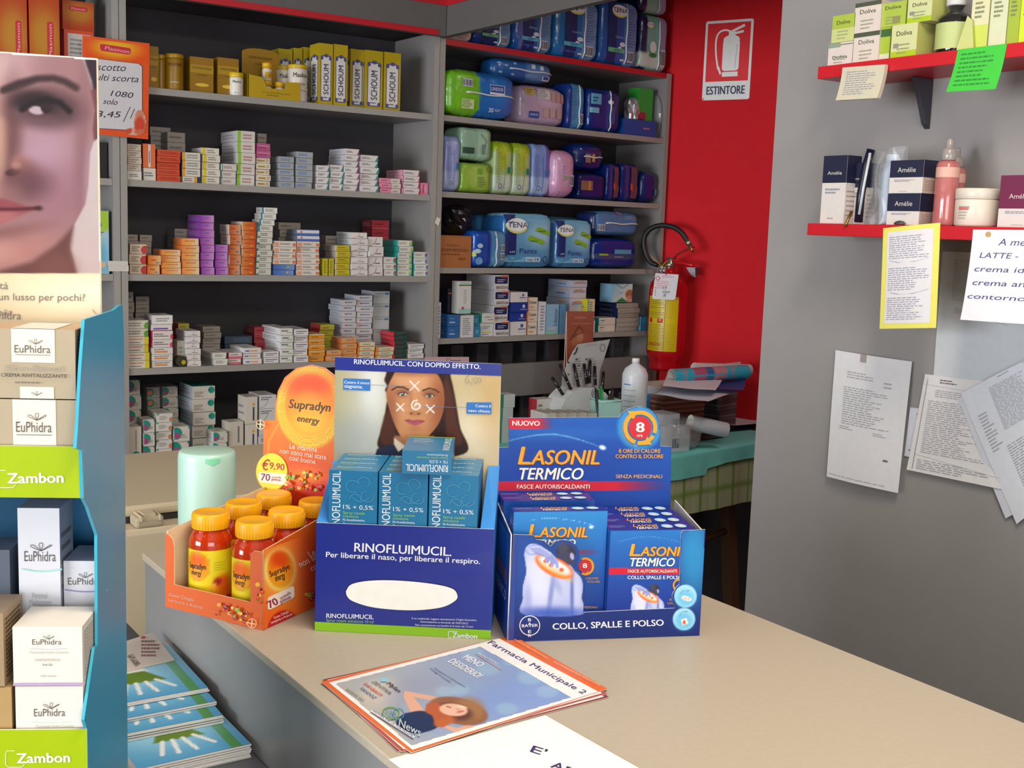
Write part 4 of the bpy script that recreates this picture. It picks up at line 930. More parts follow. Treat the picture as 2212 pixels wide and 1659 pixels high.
pack('pink rounded pack with bar code hanging over the shelf edge', C_, 930, 1108, 1165, -.03, .13, cf('#c08cb0', ('spot', -.3, .2, .8, '#cc9cbc')), lambda D, w, h: (barcode(D, w*.68, h*.25, w*.9, h*.48), D.ell(w*.53, h*.42, w*.06, h*.035, '#7cb43c'), *[D.rect(w*(.38), h*(.36+.07*i), w*.43, h*(.39+.07*i), '#6c94b4') for i in range(5)]), seam='', Yb=1560, p=4)
pack('navy square pack, lower one under the rounded navy pack', C_, 1118, 1330, 1348, .0, .12, cf('#081f64', ('x', .7, 2, '#0a184c')), lambda D, w, h: (D.rect(w*.08, h*.35, w*.5, h*.7, '#8c6450'), D.rect(w*.35, h*.35, w*.42, h*.7, '#c88a34')), seam=None, Yb=1550)
pack('rounded glossy navy pack lying on top of another navy pack', C_, 1100, 1330, 1108, .01, .12, cf('#082468', ('z', .2, .4, '#2a3470')), lambda D, w, h: (D.rect(w*.3, h*.3, w*.48, h*.6, '#8c7468'), D.rect(w*.52, h*.34, w*.62, h*.6, '#c09040')), seam='h', Yb=1330, z0=C_.loc(1220, 1342, .0)[1]+.002, p=3.5)
for k, (a, b) in enumerate(((1336, 1442), (1448, 1592))):
    pack('navy pack with slanted orange mark, %s of two beside the navy stack' % ('left', 'right')[k], C_, a, b, 1270, .0, .12, cf('#062470', ('x', -.5, -.2, '#2c3c78')), lambda D, w, h: (D.rect(w*.52, h*.1, w*.84, h*.9, '#6c4048'), D.poly([(w*.5, h*.32), (w*.86, h*.24), (w*.86, h*.4), (w*.5, h*.48)], '#d8501c')), seam=None, Yb=1560, group='navy packs with slanted orange marks')
pack('rounded navy pack at right end of middle diaper shelf', C_, 1602, 1748, 1328, .0, .12, cf('#08246c', ('x', .35, .8, '#1c2c60')), lambda D, w, h: D.rect(w*.72, h*.25, w*.9, h*.42, '#5c8cb4'), seam=None, Yb=1590, p=4)
# shelf D
x0, x1, z, h = pbox(D_, 42, 282, 248, .0, .15); w = x1-x0
m = MB(); m.box((0, 0, 0), (w, .16, h), M('#a8693a', rough=.8, noise=.05), top=M('#b87a4a', rough=.8)); Dd = FD(m)
Dd.text('MATERIALE', (w*.2, h*.66), (w*.6, h*.66), h*.06, '#6c4024'); Dd.text('SISTEMI MEDICINALI', (w*.02, h*.5), (w*.9, h*.5), h*.09, '#5c3820', .01); Dd.scrib(w*.05, h*.38, w*.95, h*.44, 1, '#6c4024'); Dd.text('00635', (w*.58, h*.24), (w*.82, h*.24), h*.07, '#5c3820', .01)
Dd.rect(0, h*.985, w, h, '#8c542c')
tag(link('cardboard_box', m.mesh('cardboard_box'), None, D_.pos(x0, z, .0), R(5)), 'brown printed cardboard box at left end of lower diaper shelf', 'box')
b = D_.pos(D_.loc(120, 200, .12)[0], D_.z+h+.0015, .085)
single('black_bag', blob_bag('', '', '', b, .055, .05, .055, M('#1b1a1e', rough=.22), 9, .28), 'black plastic bag crumpled on top of the brown cardboard box', 'bag')
def pads(D, w, h):
    D.ell(w*.18, h*.58, w*.08, h*.06, '#b4cce0'); D.ell(w*.12, h*.44, w*.09, h*.06, '#b4cce0'); D.rect(0, h*.30, w*.08, h*.42, '#a8c060'); D.ell(w*.16, h*.18, w*.1, h*.1, '#6c9ccc')
    D.scrib(w*.48, h*.3, w*.70, h*.92, 16, '#3c6c9c', th=.3); barcode(D, w*.78, h*.22, w*.92, h*.4); barcode(D, w*.78, h*.46, w*.92, h*.62)
pack('blue pack with light blue text side beside the brown cardboard box', D_, 300, 562, 205, -.01, .14, cf('#1650ac', ('x', .0, 2, '#5c98c0'), ('x', -.12, .0, '#23307c')), pads, Yb=500, lcol='#c8ccd0')
pack('pale blue pack lying behind and above the blue text-sided pack', D_, 330, 540, 80, .165, .09, cf('#3c74a4', ('x', .3, 2, '#6cb0d0')), None, seam=None, z0=D_.z+.0005, Yb=300, group='packs half hidden at the back of the lower diaper shelf')
def pants(D, w, h, f=1.0):
    def bg(X, Y):
        P = Pic(X, Y, '#5c9cc4'); P.lin(0, 0, 0, h, '#4c88b8', '#78b4d4'); P.ell(w*.75, h*.6, w*.28, h*.2, '#a8cfe0', .9, soft=.7); return P.c
    D.paint(w*.22, h*.03, w*.95, h*.97, 16, 14, bg)
    D.k += .0006; D.rect(w*.04, h*.24, w*.24*f, h*.96, '#10286c')
    D.k += .003; tenalogo(D, w*.24*f, h*.76, w*.17*f)
    for (x, y, s_) in ((.62, .66, 1), (.46, .5, -1)):
        a, b = w*x*f, h*y; L = w*.36*f; q = h*.05
        D.poly([(a, b+q*.4), (a+L*.85, b-q*1.1), (a+L*.85, b-q*1.9), (a+L, b-q*.6) if s_ < 0 else (a+L*.86, b-q*.6), (a+L*.86, b+q*.3), (a+L*.1, b+q*2)], '#86b81c')
    D.scrib(w*.68*f, h*.66, w*.9*f, h*.69, 1, '#2c5c1c'); D.scrib(w*.52*f, h*.48, w*.74*f, h*.51, 1, '#2c5c1c')
    D.text('Pants', (w*.30*f, h*.27), (w*.66*f, h*.27), h*.09, '#1c3c80', .0)
    D.rrect(w*.02, h*.11, w*.74*f, h*.21, h*.03, '#6cb4d4'); D.rrect(w*.42*f, h*.115, w*.73*f, h*.205, h*.03, '#b4d0e4'); D.text('Plus', (w*.08, h*.135), (w*.2, h*.135), h*.045, '#2c5c9c'); D.text('14', (w*.62*f, h*.135), (w*.7*f, h*.135), h*.055, '#1c3c80', .02); D.text('Large', (w*.46*f, h*.14), (w*.57*f, h*.14), h*.04, '#1c3c80', .01)
    D.text('x14', (w*.10, h*.275), (w*.2, h*.275), h*.035, '#dfe6ee', .02); D.ring(w*.84, h*.16, w*.05, w*.05, w*.012, '#1c3c80'); D.scrib(w*.24, h*.3, w*.26, h*.32, 1, '#1c3c80')
pack('large light blue pack lettered Pants, the wider of the two', D_, 536, 912, 72, .0, .15, cf('#5c9cc4', ('x', -2, -.88, '#2c6cac'), ('z', .93, 2, '#8cc0d8')), pants, seam=None, Yb=505, p=9, n=20)
pack('light blue pack lettered Pants, the narrower and darker of the two', D_, 942, 1222, 120, .0, .15, cf('#4c80b4', ('z', .9, 2, '#6ca4cc')), lambda D, w, h: pants(D, w, h, 1.02), seam=None, Yb=505, p=9, n=20)
pack('pale blue pack showing between and behind the two Pants packs', D_, 880, 1150, 100, .165, .09, cf('#6cb0d0'), None, seam=None, z0=D_.z+.0005, Yb=505, group='packs half hidden at the back of the lower diaper shelf')
pack('glossy navy pack with clear front lying at the right of lower shelf', D_, 1228, 1590, 265, .0, .14, cf('#062a80', ('z', -.35, -.1, '#3c4c78'), ('z', -1, -.7, '#1a4090')), lambda D, w, h: (D.rect(w*.45, h*.48, w*.82, h*.62, '#5c9cc0'), D.rect(w*.14, h*.42, w*.32, h*.48, '#9cb43c'), D.scrib(w*.46, h*.36, w*.74, h*.4, 1, '#c8d0dc')), seam='', Yb=500, p=5)
pack('light blue text-covered pack lying on the glossy navy pack', D_, 1232, 1606, 58, .0, .13, cf('#5c8cb8', ('z', -1, .0, '#4c7cac'), ('x', -2, -.9, '#1c2c60'), ('x', .92, 2, '#1c2c60')), lambda D, w, h: (D.scrib(w*.1, h*.5, w*.9, h*.9, 7, '#3c649c', th=.3), barcode(D, w*.1, h*.2, w*.24, h*.44), D.ell(w*.52, h*.9, w*.06, h*.08, '#8c6c98')), seam='h', Yb=240, z0=D_.loc(1400, 258, .0)[1]+.003, p=5)
# shelf E: cartons
ST.update({
 'navyor': ('dark navy carton', '#1c2030', '#171a28', '#282c40', [('r', .05, .75, .95, .8, '#c8642c'), ('e', .5, .12, .1, '#a8b48c')]),
 'fsomnia': ('tall white carton', '#d8d8d4', '#c4c4c4', '#2c7c3c', [('r', 0, .88, 1, .91, '#2c7c3c'), ('r', .1, .93, .9, .98, '#5c6c5c'), ('s', .4, .3, .7, .75, 6, '#a8aca8'), ('r', 0, 0, 1, .16, '#a4d0c8'), ('e', .3, .18, .05, '#c83c5c')]),
 'bluecart': ('mid blue carton', '#2f6ca8', '#28609c', '#3c78b0', [('s', .15, .25, .85, .45, 1, '#cfdcea'), ('s', .2, .6, .7, .75, 1, '#7ca4cc')]),
 'wtext': ('white text-covered carton', '#d4d6d8', '#b8bcc4', '#dadcde', [('s', .15, .1, .85, .9, 9, '#8c9098')]),
 'tealc': ('teal-blue carton', '#2c84a8', '#a8acb0', '#b8bcc0', [('s', .2, .3, .8, .7, 2, '#8cc4d4')]),
 'wgreen': ('white carton, green side', '#d4d4d0', '#2c8c64', '#dadad6', [('s', .2, .5, .8, .7, 1, '#7c8c84'), ('r', .45, .28, .9, .36, '#d8743c')]),
 'wyel': ('white carton, yellow line', '#d6d6d2', '#b8bcc0', '#dadad6', [('s', .15, .55, .85, .8, 2, '#8c9094'), ('r', .15, .28, .85, .34, '#d0c43c'), ('s', .15, .1, .9, .2, 1, '#5c6c8c')]),
 'physio': ('white and navy carton', '#dcd8d2', '#b4b4ba', '#e0ddd8', []),
 'sponge': ('navy carton, white emblem', '#1c3c94', '#172c70', '#2848a0', [('e', .75, .6, .18, '#d8dce4'), ('s', .55, .2, .95, .32, 1, '#c8d0dc')]),
 'spongew': ('white carton, navy emblem', '#dcd8d4', '#c0bcc0', '#e0ddda', [('e', .72, .7, .14, '#2c5cac'), ('s', .5, .35, .95, .55, 1, '#3c64b0'), ('r', .5, .2, .95, .24, '#a8b0bc')]),
 'tosi': ('cream carton, black lettering', '#dcd0bc', '#dc7440', '#e0d6c4', []),
 'narh': ('large pale carton, orange mark', '#c8c6cc', '#a8b4cc', '#d2d0d6', []),
 'yelnar': ('narrow yellow carton', '#d8c8a0', '#d0c024', '#d8d08c', [('s', .2, .3, .8, .9, 6, '#7c8458'), ('r', 0, 0, .12, 1, '#3c9c9c')]),
 'wteal': ('cream carton, teal end', '#dcd2c4', '#1c8c94', '#e0d8cc', [('s', .08, .5, .45, .75, 1, '#3c3c4c'), ('s', .08, .2, .4, .35, 1, '#8c8c8c')]),
 'grey5': ('flat grey-beige carton', '#aca298', '#a09a94', '#b8b0a6', [('r', .9, .2, .94, .4, '#4c4c4c')]),
 'greynavy': ('flat grey carton, navy side', '#a49a90', '#172450', '#b0a89e', [('s', .1, .3, .5, .6, 1, '#8c8278')]),
 'bluer': ('plain teal-blue carton', '#3c80a4', '#6cb0d0', '#4c90b4', [('s', .1, .5, .9, .9, 3, '#5c98b4')]),
})
_old = carton_mesh
def carton_mesh(style, w, d, h):
    k = (style, round(w, 4), round(d, 3), round(h, 4)); new = k not in _cm
    me = _old(style, w, d, h)
    if not new or style not in ('physio', 'tosi', 'narh'): return me
    look, fr_, le, tp, dec = ST[style]; mb = MB(); mb.box((0, 0, 0), (w, d, h), M(fr_, rough=.38), left=M(le, rough=.38), top=M(tp, rough=.38), right=M(le, rough=.38)); D = FD(mb)
    if style == 'physio':
        D.rrect(w*.02, h*.42, w*.94, h*.90, h*.08, '#182450'); D.rect(w*.5, h*.84, w*.98, h*.94, '#c8502c'); D.scrib(w*.2, h*.5, w*.85, h*.75, 2, '#aab4cc'); D.text('PHYSIOMER', (w*.95, h*.28), (w*.08, h*.28), h*.2, '#2c2c3c', .02)
    elif style == 'tosi': D.text('Tosimer', (w*.1, h*.5), (w*.9, h*.5), h*.25, '#23232c', .03); D.scrib(w*.2, h*.15, w*.9, h*.3, 1, '#c86c3c'); D.rect(0, 0, w*.04, h, '#d8642c')
    else:
        D.text('NARHINEL', (w*.92, h*.5), (w*.12, h*.5), -h*.24, '#5c64a8', .015); D.poly([(w*.3, h*.66), (w*.8, h*.72), (w*.75, h*.82), (w*.28, h*.78)], '#d8843c')
        Dl = LD(mb, d); Dl.poly([(d*.5, h*.66), (d*.9, h*.70), (d*.85, h*.80), (d*.5, h*.78)], '#d8a43c'); Dl.scrib(d*.4, h*.3, d*.95, h*.55, 1, '#3c64b8')
    me = mb.mesh('carton'); _cm[k] = me; return me
c = E_.col
c(28, 56, [(1, 'wtext', 768)], d=.07)
c(100, 192, [(2, 'bluecart', 865)], d=.09, jit=.3)
c(198, 300, [(1, 'wtext', 868)], d=.07)
c(306, 360, [(2, 'tealc', 870)], d=.09)
c(366, 468, [(1, 'wyel', 928), (1, 'wgreen', 852)])
c(474, 590, [(4, 'physio', 555)], d=.17)
c(596, 726, [(1, 'spongew', 918), (2, 'sponge', 768), (1, 'spongew', 688)], d=.09)
c(730, 810, [(1, 'tosi', 922), (1, 'tosi', 828), (1, 'tosi', 730)])
c(814, 866, [(1, 'wtext', 762)])
c(1062, 1186, [(1, 'narh', 920), (1, 'narh', 840), (1, 'narh', 738), (1, 'narh', 650), (1, 'narh', 596)], d=.14, st=.03)
c(1190, 1250, [(1, 'whiteblueor', 910), (1, 'yelnar', 742)], d=.07)
c(1284, 1416, [(2, 'wteal', 888)], d=.07)
c(1432, 1600, [(3, 'grey5', 890), (3, 'greynavy', 776)], d=.12, jit=1.6)
c(1606, 1692, [(1, 'bluer', 880)], d=.08)
zt = E_.loc(150, 862, .02)[1]
upright('tall_carton', 'dark navy carton with orange line standing on the mid blue cartons', 'carton', 98, 178, 662, .045, .05, lambda m, w, d, h: (FD(m).rect(w*.05, h*.78, w*.95, h*.83, '#c8642c'), FD(m).ell(w*.6, h*.12, w*.2, h*.07, '#a8b48c')), '#1c2030', S=E_, z0=zt+.003)
upright('tall_carton', 'tall white carton with green stripe standing on the mid blue cartons', 'carton', 184, 284, 605, .0, .042, lambda m, w, d, h: (FD(m).rect(0, h*.86, w, h*.9, '#2c7c3c'), FD(m).text('FISIOSOMNIA', (w*.1, h*.93), (w*.9, h*.93), h*.035, '#4c5c4c', .01), FD(m).scrib(w*.4, h*.3, w*.7, h*.75, 7, '#a8aca8'), FD(m).rect(0, 0, w, h*.15, '#9accc4'), FD(m).ell(w*.35, h*.17, w*.1, w*.1, '#c83c5c')), '#d8d8d4', S=E_, z0=max(zt, E_.loc(250, 865, 0)[1])+.0035)
def libe(m, w, d, h): D = FD(m); D.rect(0, 0, w, h*.1, '#8cc4b0'); vtext(D, 'Libenar', w*.58, h*.28, w*.88, h*.86, '#1c4c94', .0); D.rect(w*.15, h*.15, w*.85, h*.24, '#b8c0cc')
upright('light_blue_carton', 'light blue upright carton with blue lettering running upwards', 'carton', 870, 966, 784, .0, .07, libe, '#8cb8d0', S=E_)
upright('blue_carton', 'narrow light blue carton right of the one with upward lettering', 'carton', 974, 1018, 782, .0, .07, lambda m, w, d, h: FD(m).scrib(w*.2, h*.1, w*.8, h*.9, 12, '#5c8cac'), '#5c94bc', S=E_)
def babyb(m, w, d, h):
    D = FD(m)
    def fn(X, Y):
        P = Pic(X, Y, '#d0d8d8'); P.lin(0, h, w*.6, h*.3, '#8cb8d4', '#d8dcd8'); P.ell(w*.88, h*.42, w*.22, h*.27, '#b86c48'); P.ell(w*.85, h*.3, w*.12, h*.14, '#d09070'); P.ell(w*.82, h*.4, w*.03, h*.03, '#3c2420'); P.ell(w*.95, h*.4, w*.03, h*.03, '#3c2420'); P.ell(w*.9, h*.08, w*.2, h*.12, '#d8a088'); P.poly([(w*.2, 0), (w*.5, h*.27), (w*.8, 0)], '#2c8444', soft=h*.02); P.ell(w*.5, h*.2, w*.06, h*.03, '#c86434'); return P.c
    D.paint(0.0004, .0004, w-.0004, h-.0004, 26, 24, fn); D.line([(w*.2, h), (w*.5, h*.76), (w*.8, h)], w*.02, '#3c5c54'); D.scrib(w*.36, h*.46, w*.62, h*.56, 2, '#5c84c0')
upright('baby_product_box', 'square white box with baby picture on top of the flat grey cartons', 'box', 1376, 1538, 626, .02, .07, babyb, '#7cacc8', S=E_, z0=E_.loc(1450, 776, .02)[1]+.004)
# dark folders standing in the compartment below the bottom medicine shelf
for k in range(8):
    xa = .06+.135*k; z = 1.5-.505; q = ru(xa, .06, .9)
m = MB()
for k in range(9):
    P0 = ru(.05+.12*k, .12, .5002); 
    m = MB(); m.box((0, 0, 0), (.055, .12, .56), M('#4a494d', rough=.5))
    D = FD(m); D.rect(.012, .38, .043, .48, '#66645f')
    o = link('folder_binder', m.mesh('folder_binder'), None, P0, R(5)); 
    tag(o, 'dark upright binder under the bottom medicine shelf, %s from left' % NTH[k], 'binder', 'dark binders below the right shelving unit')
# ------------------------------------------------------------------ fire extinguisher sign
s0, z0_ = RW.px(1522, 219); s1, z1_ = RW.px(1630, 40); z0_ -= 0; 
sw, sh_ = .200, .308
A0 = RW.pt(.144, RW.px(1524, 217)[1]); 
SG = Fr(A0+WN*.003, WU, (0, 0, 1)); SG.n = WN
m = MB(); cr = []
for cx, cy, a0 in ((sw-.008, sh_-.008, 0), (.008, sh_-.008, 90), (.008, .008, 180), (sw-.008, .008, 270)):
    for k in range(4): cr.append(SG.pt(cx+.008*math.cos(R(a0+30*k)), cy+.008*math.sin(R(a0+30*k))))
m.prism(cr, -WN*.002, M('#eef2ee', rough=.5))
D = Dec(m, SG, k0=.0003); D.rect(.010, .072, sw-.010, sh_-.010, '#e8101e')
D.rrect(.078, .112, .148, .232, .012, '#f2f5f2'); D.rect(.080, .090, .146, .108, '#f2f5f2'); D.ell(.113, .232, .034, .018, '#f2f5f2'); D.rect(.100, .240, .128, .262, '#f2f5f2')
D.line(spline([(.112, .262), (.085, .270), (.060, .262), (.048, .235), (.050, .18), (.062, .12)], 6), .007, '#f2f5f2'); D.line([(.110, .262), (.165, .285)], .010, '#f2f5f2'); D.line([(.115, .254), (.162, .262)], .009, '#f2f5f2'); D.line([(.062, .13), (.074, .10)], .008, '#f2f5f2'); D.line([(.132, .12), (.138, .215)], .003, '#c8d0cc')
D.text('ESTINTORE', (.018, .022), (sw-.020, .022), .032, '#1d2050', .06); D.ell(.006, .006, .0025, .0025, '#5c5c5c'); 
single('fire_extinguisher_sign', m, 'red and white rectangular wall sign showing an extinguisher, reading ESTINTORE', 'sign')
# ------------------------------------------------------------------ fire extinguisher
EX = W0+WU*.085+WN*.098; zc = CAM[2]
def zat(y, x=1455):
    d = ray(x, y); f_ = Fr(EX, WU, (0, 0, 1)); return f_.px(x, y)[1]
er = .079; zb_ = zat(800); zt_ = zat(590)
t = Thing('fire_extinguisher', 'red fire extinguisher with black hose hanging on the red wall', 'fire extinguisher', (EX[0], EX[1], zb_))
b = V3(EX[0], EX[1], 0); H = zt_-zb_; RED = M('#c0101c', rough=.22, noise=.01, coat=.4)
m = MB(); m.lathe([(er*.80, zb_), (er*.86, zb_+.012), (er*.80, zb_+.03), (er*.9, zb_+.045), (er, zb_+.075), (er, zt_-.075), (er*.95, zt_-.045), (er*.75, zt_-.02), (er*.4, zt_-.004), (er*.28, zt_+.004), (er*.28, zt_+.018)], b, RED, 40)
t.part('cylinder', m)
m = MB(); rr_ = er+.0006; n = 24; a0, a1 = -152, -62; zl0 = zat(757); zl1 = zat(640); fa = math.degrees(math.atan2(-EX[1], -EX[0]))
def cyl(a, z, k=0.0): return V3(b[0]+(rr_+k)*math.cos(R(a)), b[1]+(rr_+k)*math.sin(R(a)), z)
aa = lambda f_: fa-68+f_*100
vs = []; 
for i in range(n+1): vs += [cyl(aa(i/n), zl0), cyl(aa(i/n), zl1)]
m.add(vs, [(2*i, 2*i+2, 2*i+3, 2*i+1) for i in range(n)], M('#d8bc0c', rough=.3), True)
def lab_rect(x0, y0, x1, y1, col, k=.0004, nn=6):
    vs = []
    for i in range(nn+1): f_ = x0+(x1-x0)*i/nn; vs += [cyl(aa(f_), zl0+(zl1-zl0)*y0, k), cyl(aa(f_), zl0+(zl1-zl0)*y1, k)]
    m.add(vs, [(2*i, 2*i+2, 2*i+3, 2*i+1) for i in range(nn)], col)
rg = random.Random(4)
for i in range(30):
    y = .97-.032*i
    if .50 < y < .60: continue
    big = i in (2, 3, 5, 8, 9); x = .05
    while x < .55:
        w_2 = rg.uniform(.02, .07); lab_rect(x, y-.009*(1.6 if big else 1), min(x+w_2, .58), y, '#6c5c14', nn=2); x += w_2+.015
    x = .66
    while x < .95: w_2 = rg.uniform(.02, .06); lab_rect(x, y-.006, min(x+w_2, .96), y, '#8c7c14', nn=2); x += w_2+.015
lab_rect(.08, .52, .2, .60, '#c8281c'); lab_rect(.38, .52, .56, .60, '#c8281c'); lab_rect(.43, .56, .50, .585, '#d8bc0c', .0007); lab_rect(.08, .10, .5, .15, '#c8401c'); lab_rect(.60, .02, .612, .98, '#5c5414')
V, Fc = tgeo('MAXFIRE', .01); m.add([cyl(aa(.1+.38*q[0]), zl0+(zl1-zl0)*(.11+.03*q[1]), .0008) for q in V], Fc, '#d8bc0c')
t.part('label', m, 'yellow instruction label')
tp = b+V3(0, 0, zt_+.018)
m = MB(); STL = M('#b8b4a4', rough=.25, metal=.9); m.lathe([(.018, 0), (.018, .022), (.013, .028), (.013, .045)], tp, STL, 20)
nz = onv_ = None
E2 = Fr(EX, WU, (0, 0, 1))
def ep(x, y, k=0.0): a_, z_ = E2.px(x, y); return EX+WU*a_+V3(0, 0, 0)*0+V3(0, 0, z_)-V3(0, 0, EX[2])+WN*k
m.tube([tp+V3(0, 0, .012), ep(1438, 577), ep(1426, 573)], .010, STL, 12)
m.lathe([(.015, 0), (.015, .006)], ep(1437, 582, .02), STL, 20)
vl_ = t.part('valve', m, 'metal valve head')
m = MB(); gc = ep(1437, 581, .026); m2 = Fr(gc, WU, (0, 0, 1)); m2.n = WN
ring = [gc+WU*.014*math.cos(a_)+V3(0, 0, .014*math.sin(a_)) for a_ in np.linspace(0, 2*math.pi, 20, endpoint=False)]
m.prism(ring, -WN*.006, M('#d0d0cc', rough=.3)); D = Dec(m, m2); D.ring(0, 0, .0115, .0115, .002, '#2c2c34'); D.line([(-.003, -.002), (.006, .006)], .0022, '#2c3c2c'); t.part('pressure_gauge', m, None, vl_)
m = MB(); hp = [(1424, 573), (1408, 565), (1397, 543), (1395, 515), (1408, 495), (1432, 487), (1458, 491), (1476, 503), (1488, 520)]
m.tube([ep(*q, .015) for q in spline(hp, 8)], .0105, M('#161618', rough=.5), 12); hs_ = t.part('hose', m)
m = MB(); m.tube([ep(1487, 518, .015), ep(1494, 531, .015)], .0115, STL, 12); m.tube([ep(1494, 531, .015), ep(1501, 545, .015)], .0055, M('#b89c4c', rough=.25, metal=.9), 10); t.part('nozzle', m, 'brass nozzle tip', hs_)
m = MB(); m.tube([ep(1459, 560, .01), ep(1462, 552, .01), ep(1470, 547, .01), ep(1495, 535, .01), ep(1502, 533, .01)], .0045, M('#8c1418', rough=.3), 8); t.part('handle', m, 'dark red carrying lever')
m = MB(); m.tube([ep(1457, 566, .005), ep(1475, 568, .01), ep(1495, 572, .015), ep(1503, 576, .015)], .0075, RED, 8, rr=[.004, .008, .008, .005]); t.part('handle', m)
m = MB(); m.prism([ep(1478, 578, -.02), ep(1497, 577, -.02), ep(1498, 600, -.02), ep(1488, 594, -.02)], -WN*.003, M('#77777a', rough=.4, metal=.6)); m.prism([ep(1488, 578, -.024), ep(1488, 594, -.024), ep(1488, 594, -.024)-WN*.07, ep(1488, 578, -.024)-WN*.07], WU*.003, M('#77777a', rough=.4, metal=.6)); t.part('wall_bracket', m)
# inspection tag
m = MB(); TG = Fr(EX+WN*.092, WU, (0, 0, 1)); TG.n = WN
cc = [(1416, 590), (1466, 593), (1459, 645), (1455, 648), (1411, 646), (1409, 642)]
m.prism([TG.pt(*TG.px(*q)) for q in cc], -WN*.0008, M('#d8d6d8', rough=.6)); D = Dec(m, TG, px=True, k0=.0003)
D.ring(1421, 601, 5, 5, 2, '#c83c54', n=5); D.scrib(1430, 594, 1460, 600, 2, '#d88c9c'); D.scrib(1418, 606, 1456, 624, 4, '#dc9caa', seed=3)
D.text('13', (1432, 624), (1440, 624), 5, '#2c2c3c'); D.text('Gen', (1431, 633), (1446, 633), 6, '#2c2c3c', sh=.3); D.text('B', (1433, 641), (1438, 641), 6, '#2c2c3c', sh=.3); D.scrib(1415, 619, 1417, 640, 4, '#4c4c54', seed=5)
single('inspection_tag', m, 'white inspection tag with pink print tied to the fire extinguisher', 'tag')
m = MB(); m.tube([ep(1412, 551, .03), ep(1424, 563, .03), ep(1437, 575, .035), ep(1446, 566, .035), ep(1453, 562, .03), ep(1450, 571, .03), ep(1436, 576, .03)], .0016, M('#c8a41c', rough=.4), 6)
m.tube([ep(1443, 572, .03), ep(1442, 585, .055), TG.pt(*TG.px(1440, 593), .003)], .002, M('#26262c', rough=.4), 6)
single('tag_string', m, 'yellow and black string tying the inspection tag to the valve', 'string')
# ================================================================== nasal spray display on the counter
C = CT+.0003
R0_ = onz(680, 1362, C); UR = dr(-36.5); NR = dr(54.5); RWd = .2395
FRr = Fr(R0_, UR, (0, 0, 1))
def rp(s_, d, z): return R0_+UR*s_+NR*d+V3(0, 0, z)
BLU = M('#1b2a86', rough=.3, noise=.015, coat=.2); LBL = M('#3f8fd8', rough=.4); WHT = M('#e2ded6', rough=.6); LIM = M('#84b81c', rough=.35, noise=.01)
t = Thing('nasal_spray_display', 'dark blue cardboard counter display with woman portrait card and oval window', 'counter display', rp(RWd/2, .07, 0), R(-36.5))
m = MB(); m.prism([rp(0, 0, 0), rp(RWd, 0, 0), rp(RWd, 0, .152), rp(0, 0, .150)], NR*.002, BLU, WHT, WHT)
D = Dec(m, FRr, px=True, k0=.0003)
D2 = Dec(m, FRr, k0=.0003); D2.rect(0, 0, RWd, .0125, LIM)
W_ = '#e6e6ec'
D.text('RINOFLUIMUCIL.', (765, 1191), (975, 1201), 19, W_, .035); D.text('Per liberare il naso, per liberare il respiro.', (704, 1203), (1037, 1218), 11.5, W_, .03)
z2 = lambda X, Y: (660+X*.38563, 760+Y*.38563)
ov = cspl([(222, 1338), (250, 1300), (330, 1280), (450, 1274), (600, 1282), (740, 1300), (830, 1325), (856, 1365), (840, 1395), (770, 1430), (640, 1447), (500, 1445), (360, 1428), (260, 1395), (228, 1365)], 5)
D.poly([z2(*q) for q in ov], '#141c5c'); D.poly([z2(540+(q[0]-540)*.985, 1362+(q[1]-1362)*.965+1.5) for q in ov], M('#f0eee6', rough=.7))
D.text('RINOFLUIMUCIL', (705, 1334), (807, 1337), 9.5, W_, .03); D.text('Spray nasale soluzione 10 ml', (705, 1342), (807, 1346), 6.5, '#86b83c', .0)
for i, (a, b) in enumerate(((890, 1030), (908, 1012), (897, 1023))):
    D.text(('E un medicinale. Leggere attentamente il foglio illustrativo.', 'Autorizzazione su domanda del 23/01/2013.', 'Non somministrare nei bambini al di sotto dei 12 anni.')[i], (a, 1337+7*i), (b, 1341+7*i), 4.2, '#c4c8dc', .02)
D.text('Zambon', (977, 1376), (1031, 1379), 10.5, W_, .05); D.line([z2(*q) for q in ((852, 1566), (805, 1563), (801, 1568), (800, 1592), (806, 1598), (818, 1599))], 1.2, W_)
t.part('front_panel', m)
m = MB()
m.prism([rp(0, .002, 0), rp(0, .125, 0), rp(0, .125, .21), rp(0, .002, .150)], UR*-.0015+UR*.003, BLU, LBL, LBL)
m.prism([rp(0, .002, .150), rp(0, .125, .21), rp(.013, .122, .212), rp(.016, .004, .148)][::-1], V3(0, 0, -.0015), LBL)
t.part('side_wall', m)
m = MB(); m.prism([rp(RWd, .002, 0), rp(RWd, .125, 0), rp(RWd, .125, .214), rp(RWd, .002, .152)], -UR*.0015, LBL, LBL)
m.prism([rp(RWd-.0016, .002, .152), rp(RWd-.0016, .124, .213), rp(RWd-.016, .122, .212), rp(RWd-.019, .004, .150)], V3(0, 0, -.0015), LBL)
t.part('side_wall', m)
m = MB(); m.box((0, 0, 0), (RWd-.006, .118, .1163), M('#d8d2c4', rough=.7)); m.v = [tuple(rp(.003+x, .004+y, z)) for x, y, z in m.v]; t.part('riser', m)
FB = Fr(rp(0, .125, 0), UR, (0, 0, 1))
m = MB(); c1, c2, c3, c4 = FB.px(722, 965), FB.px(1081, 970), FB.px(1083, 786), FB.px(724, 771)
m.prism([FB.pt(*q) for q in ((c1[0], 0), (c2[0], 0), c3, c4)], NR*.002, M('#c8bca0', rough=.35), WHT, WHT)
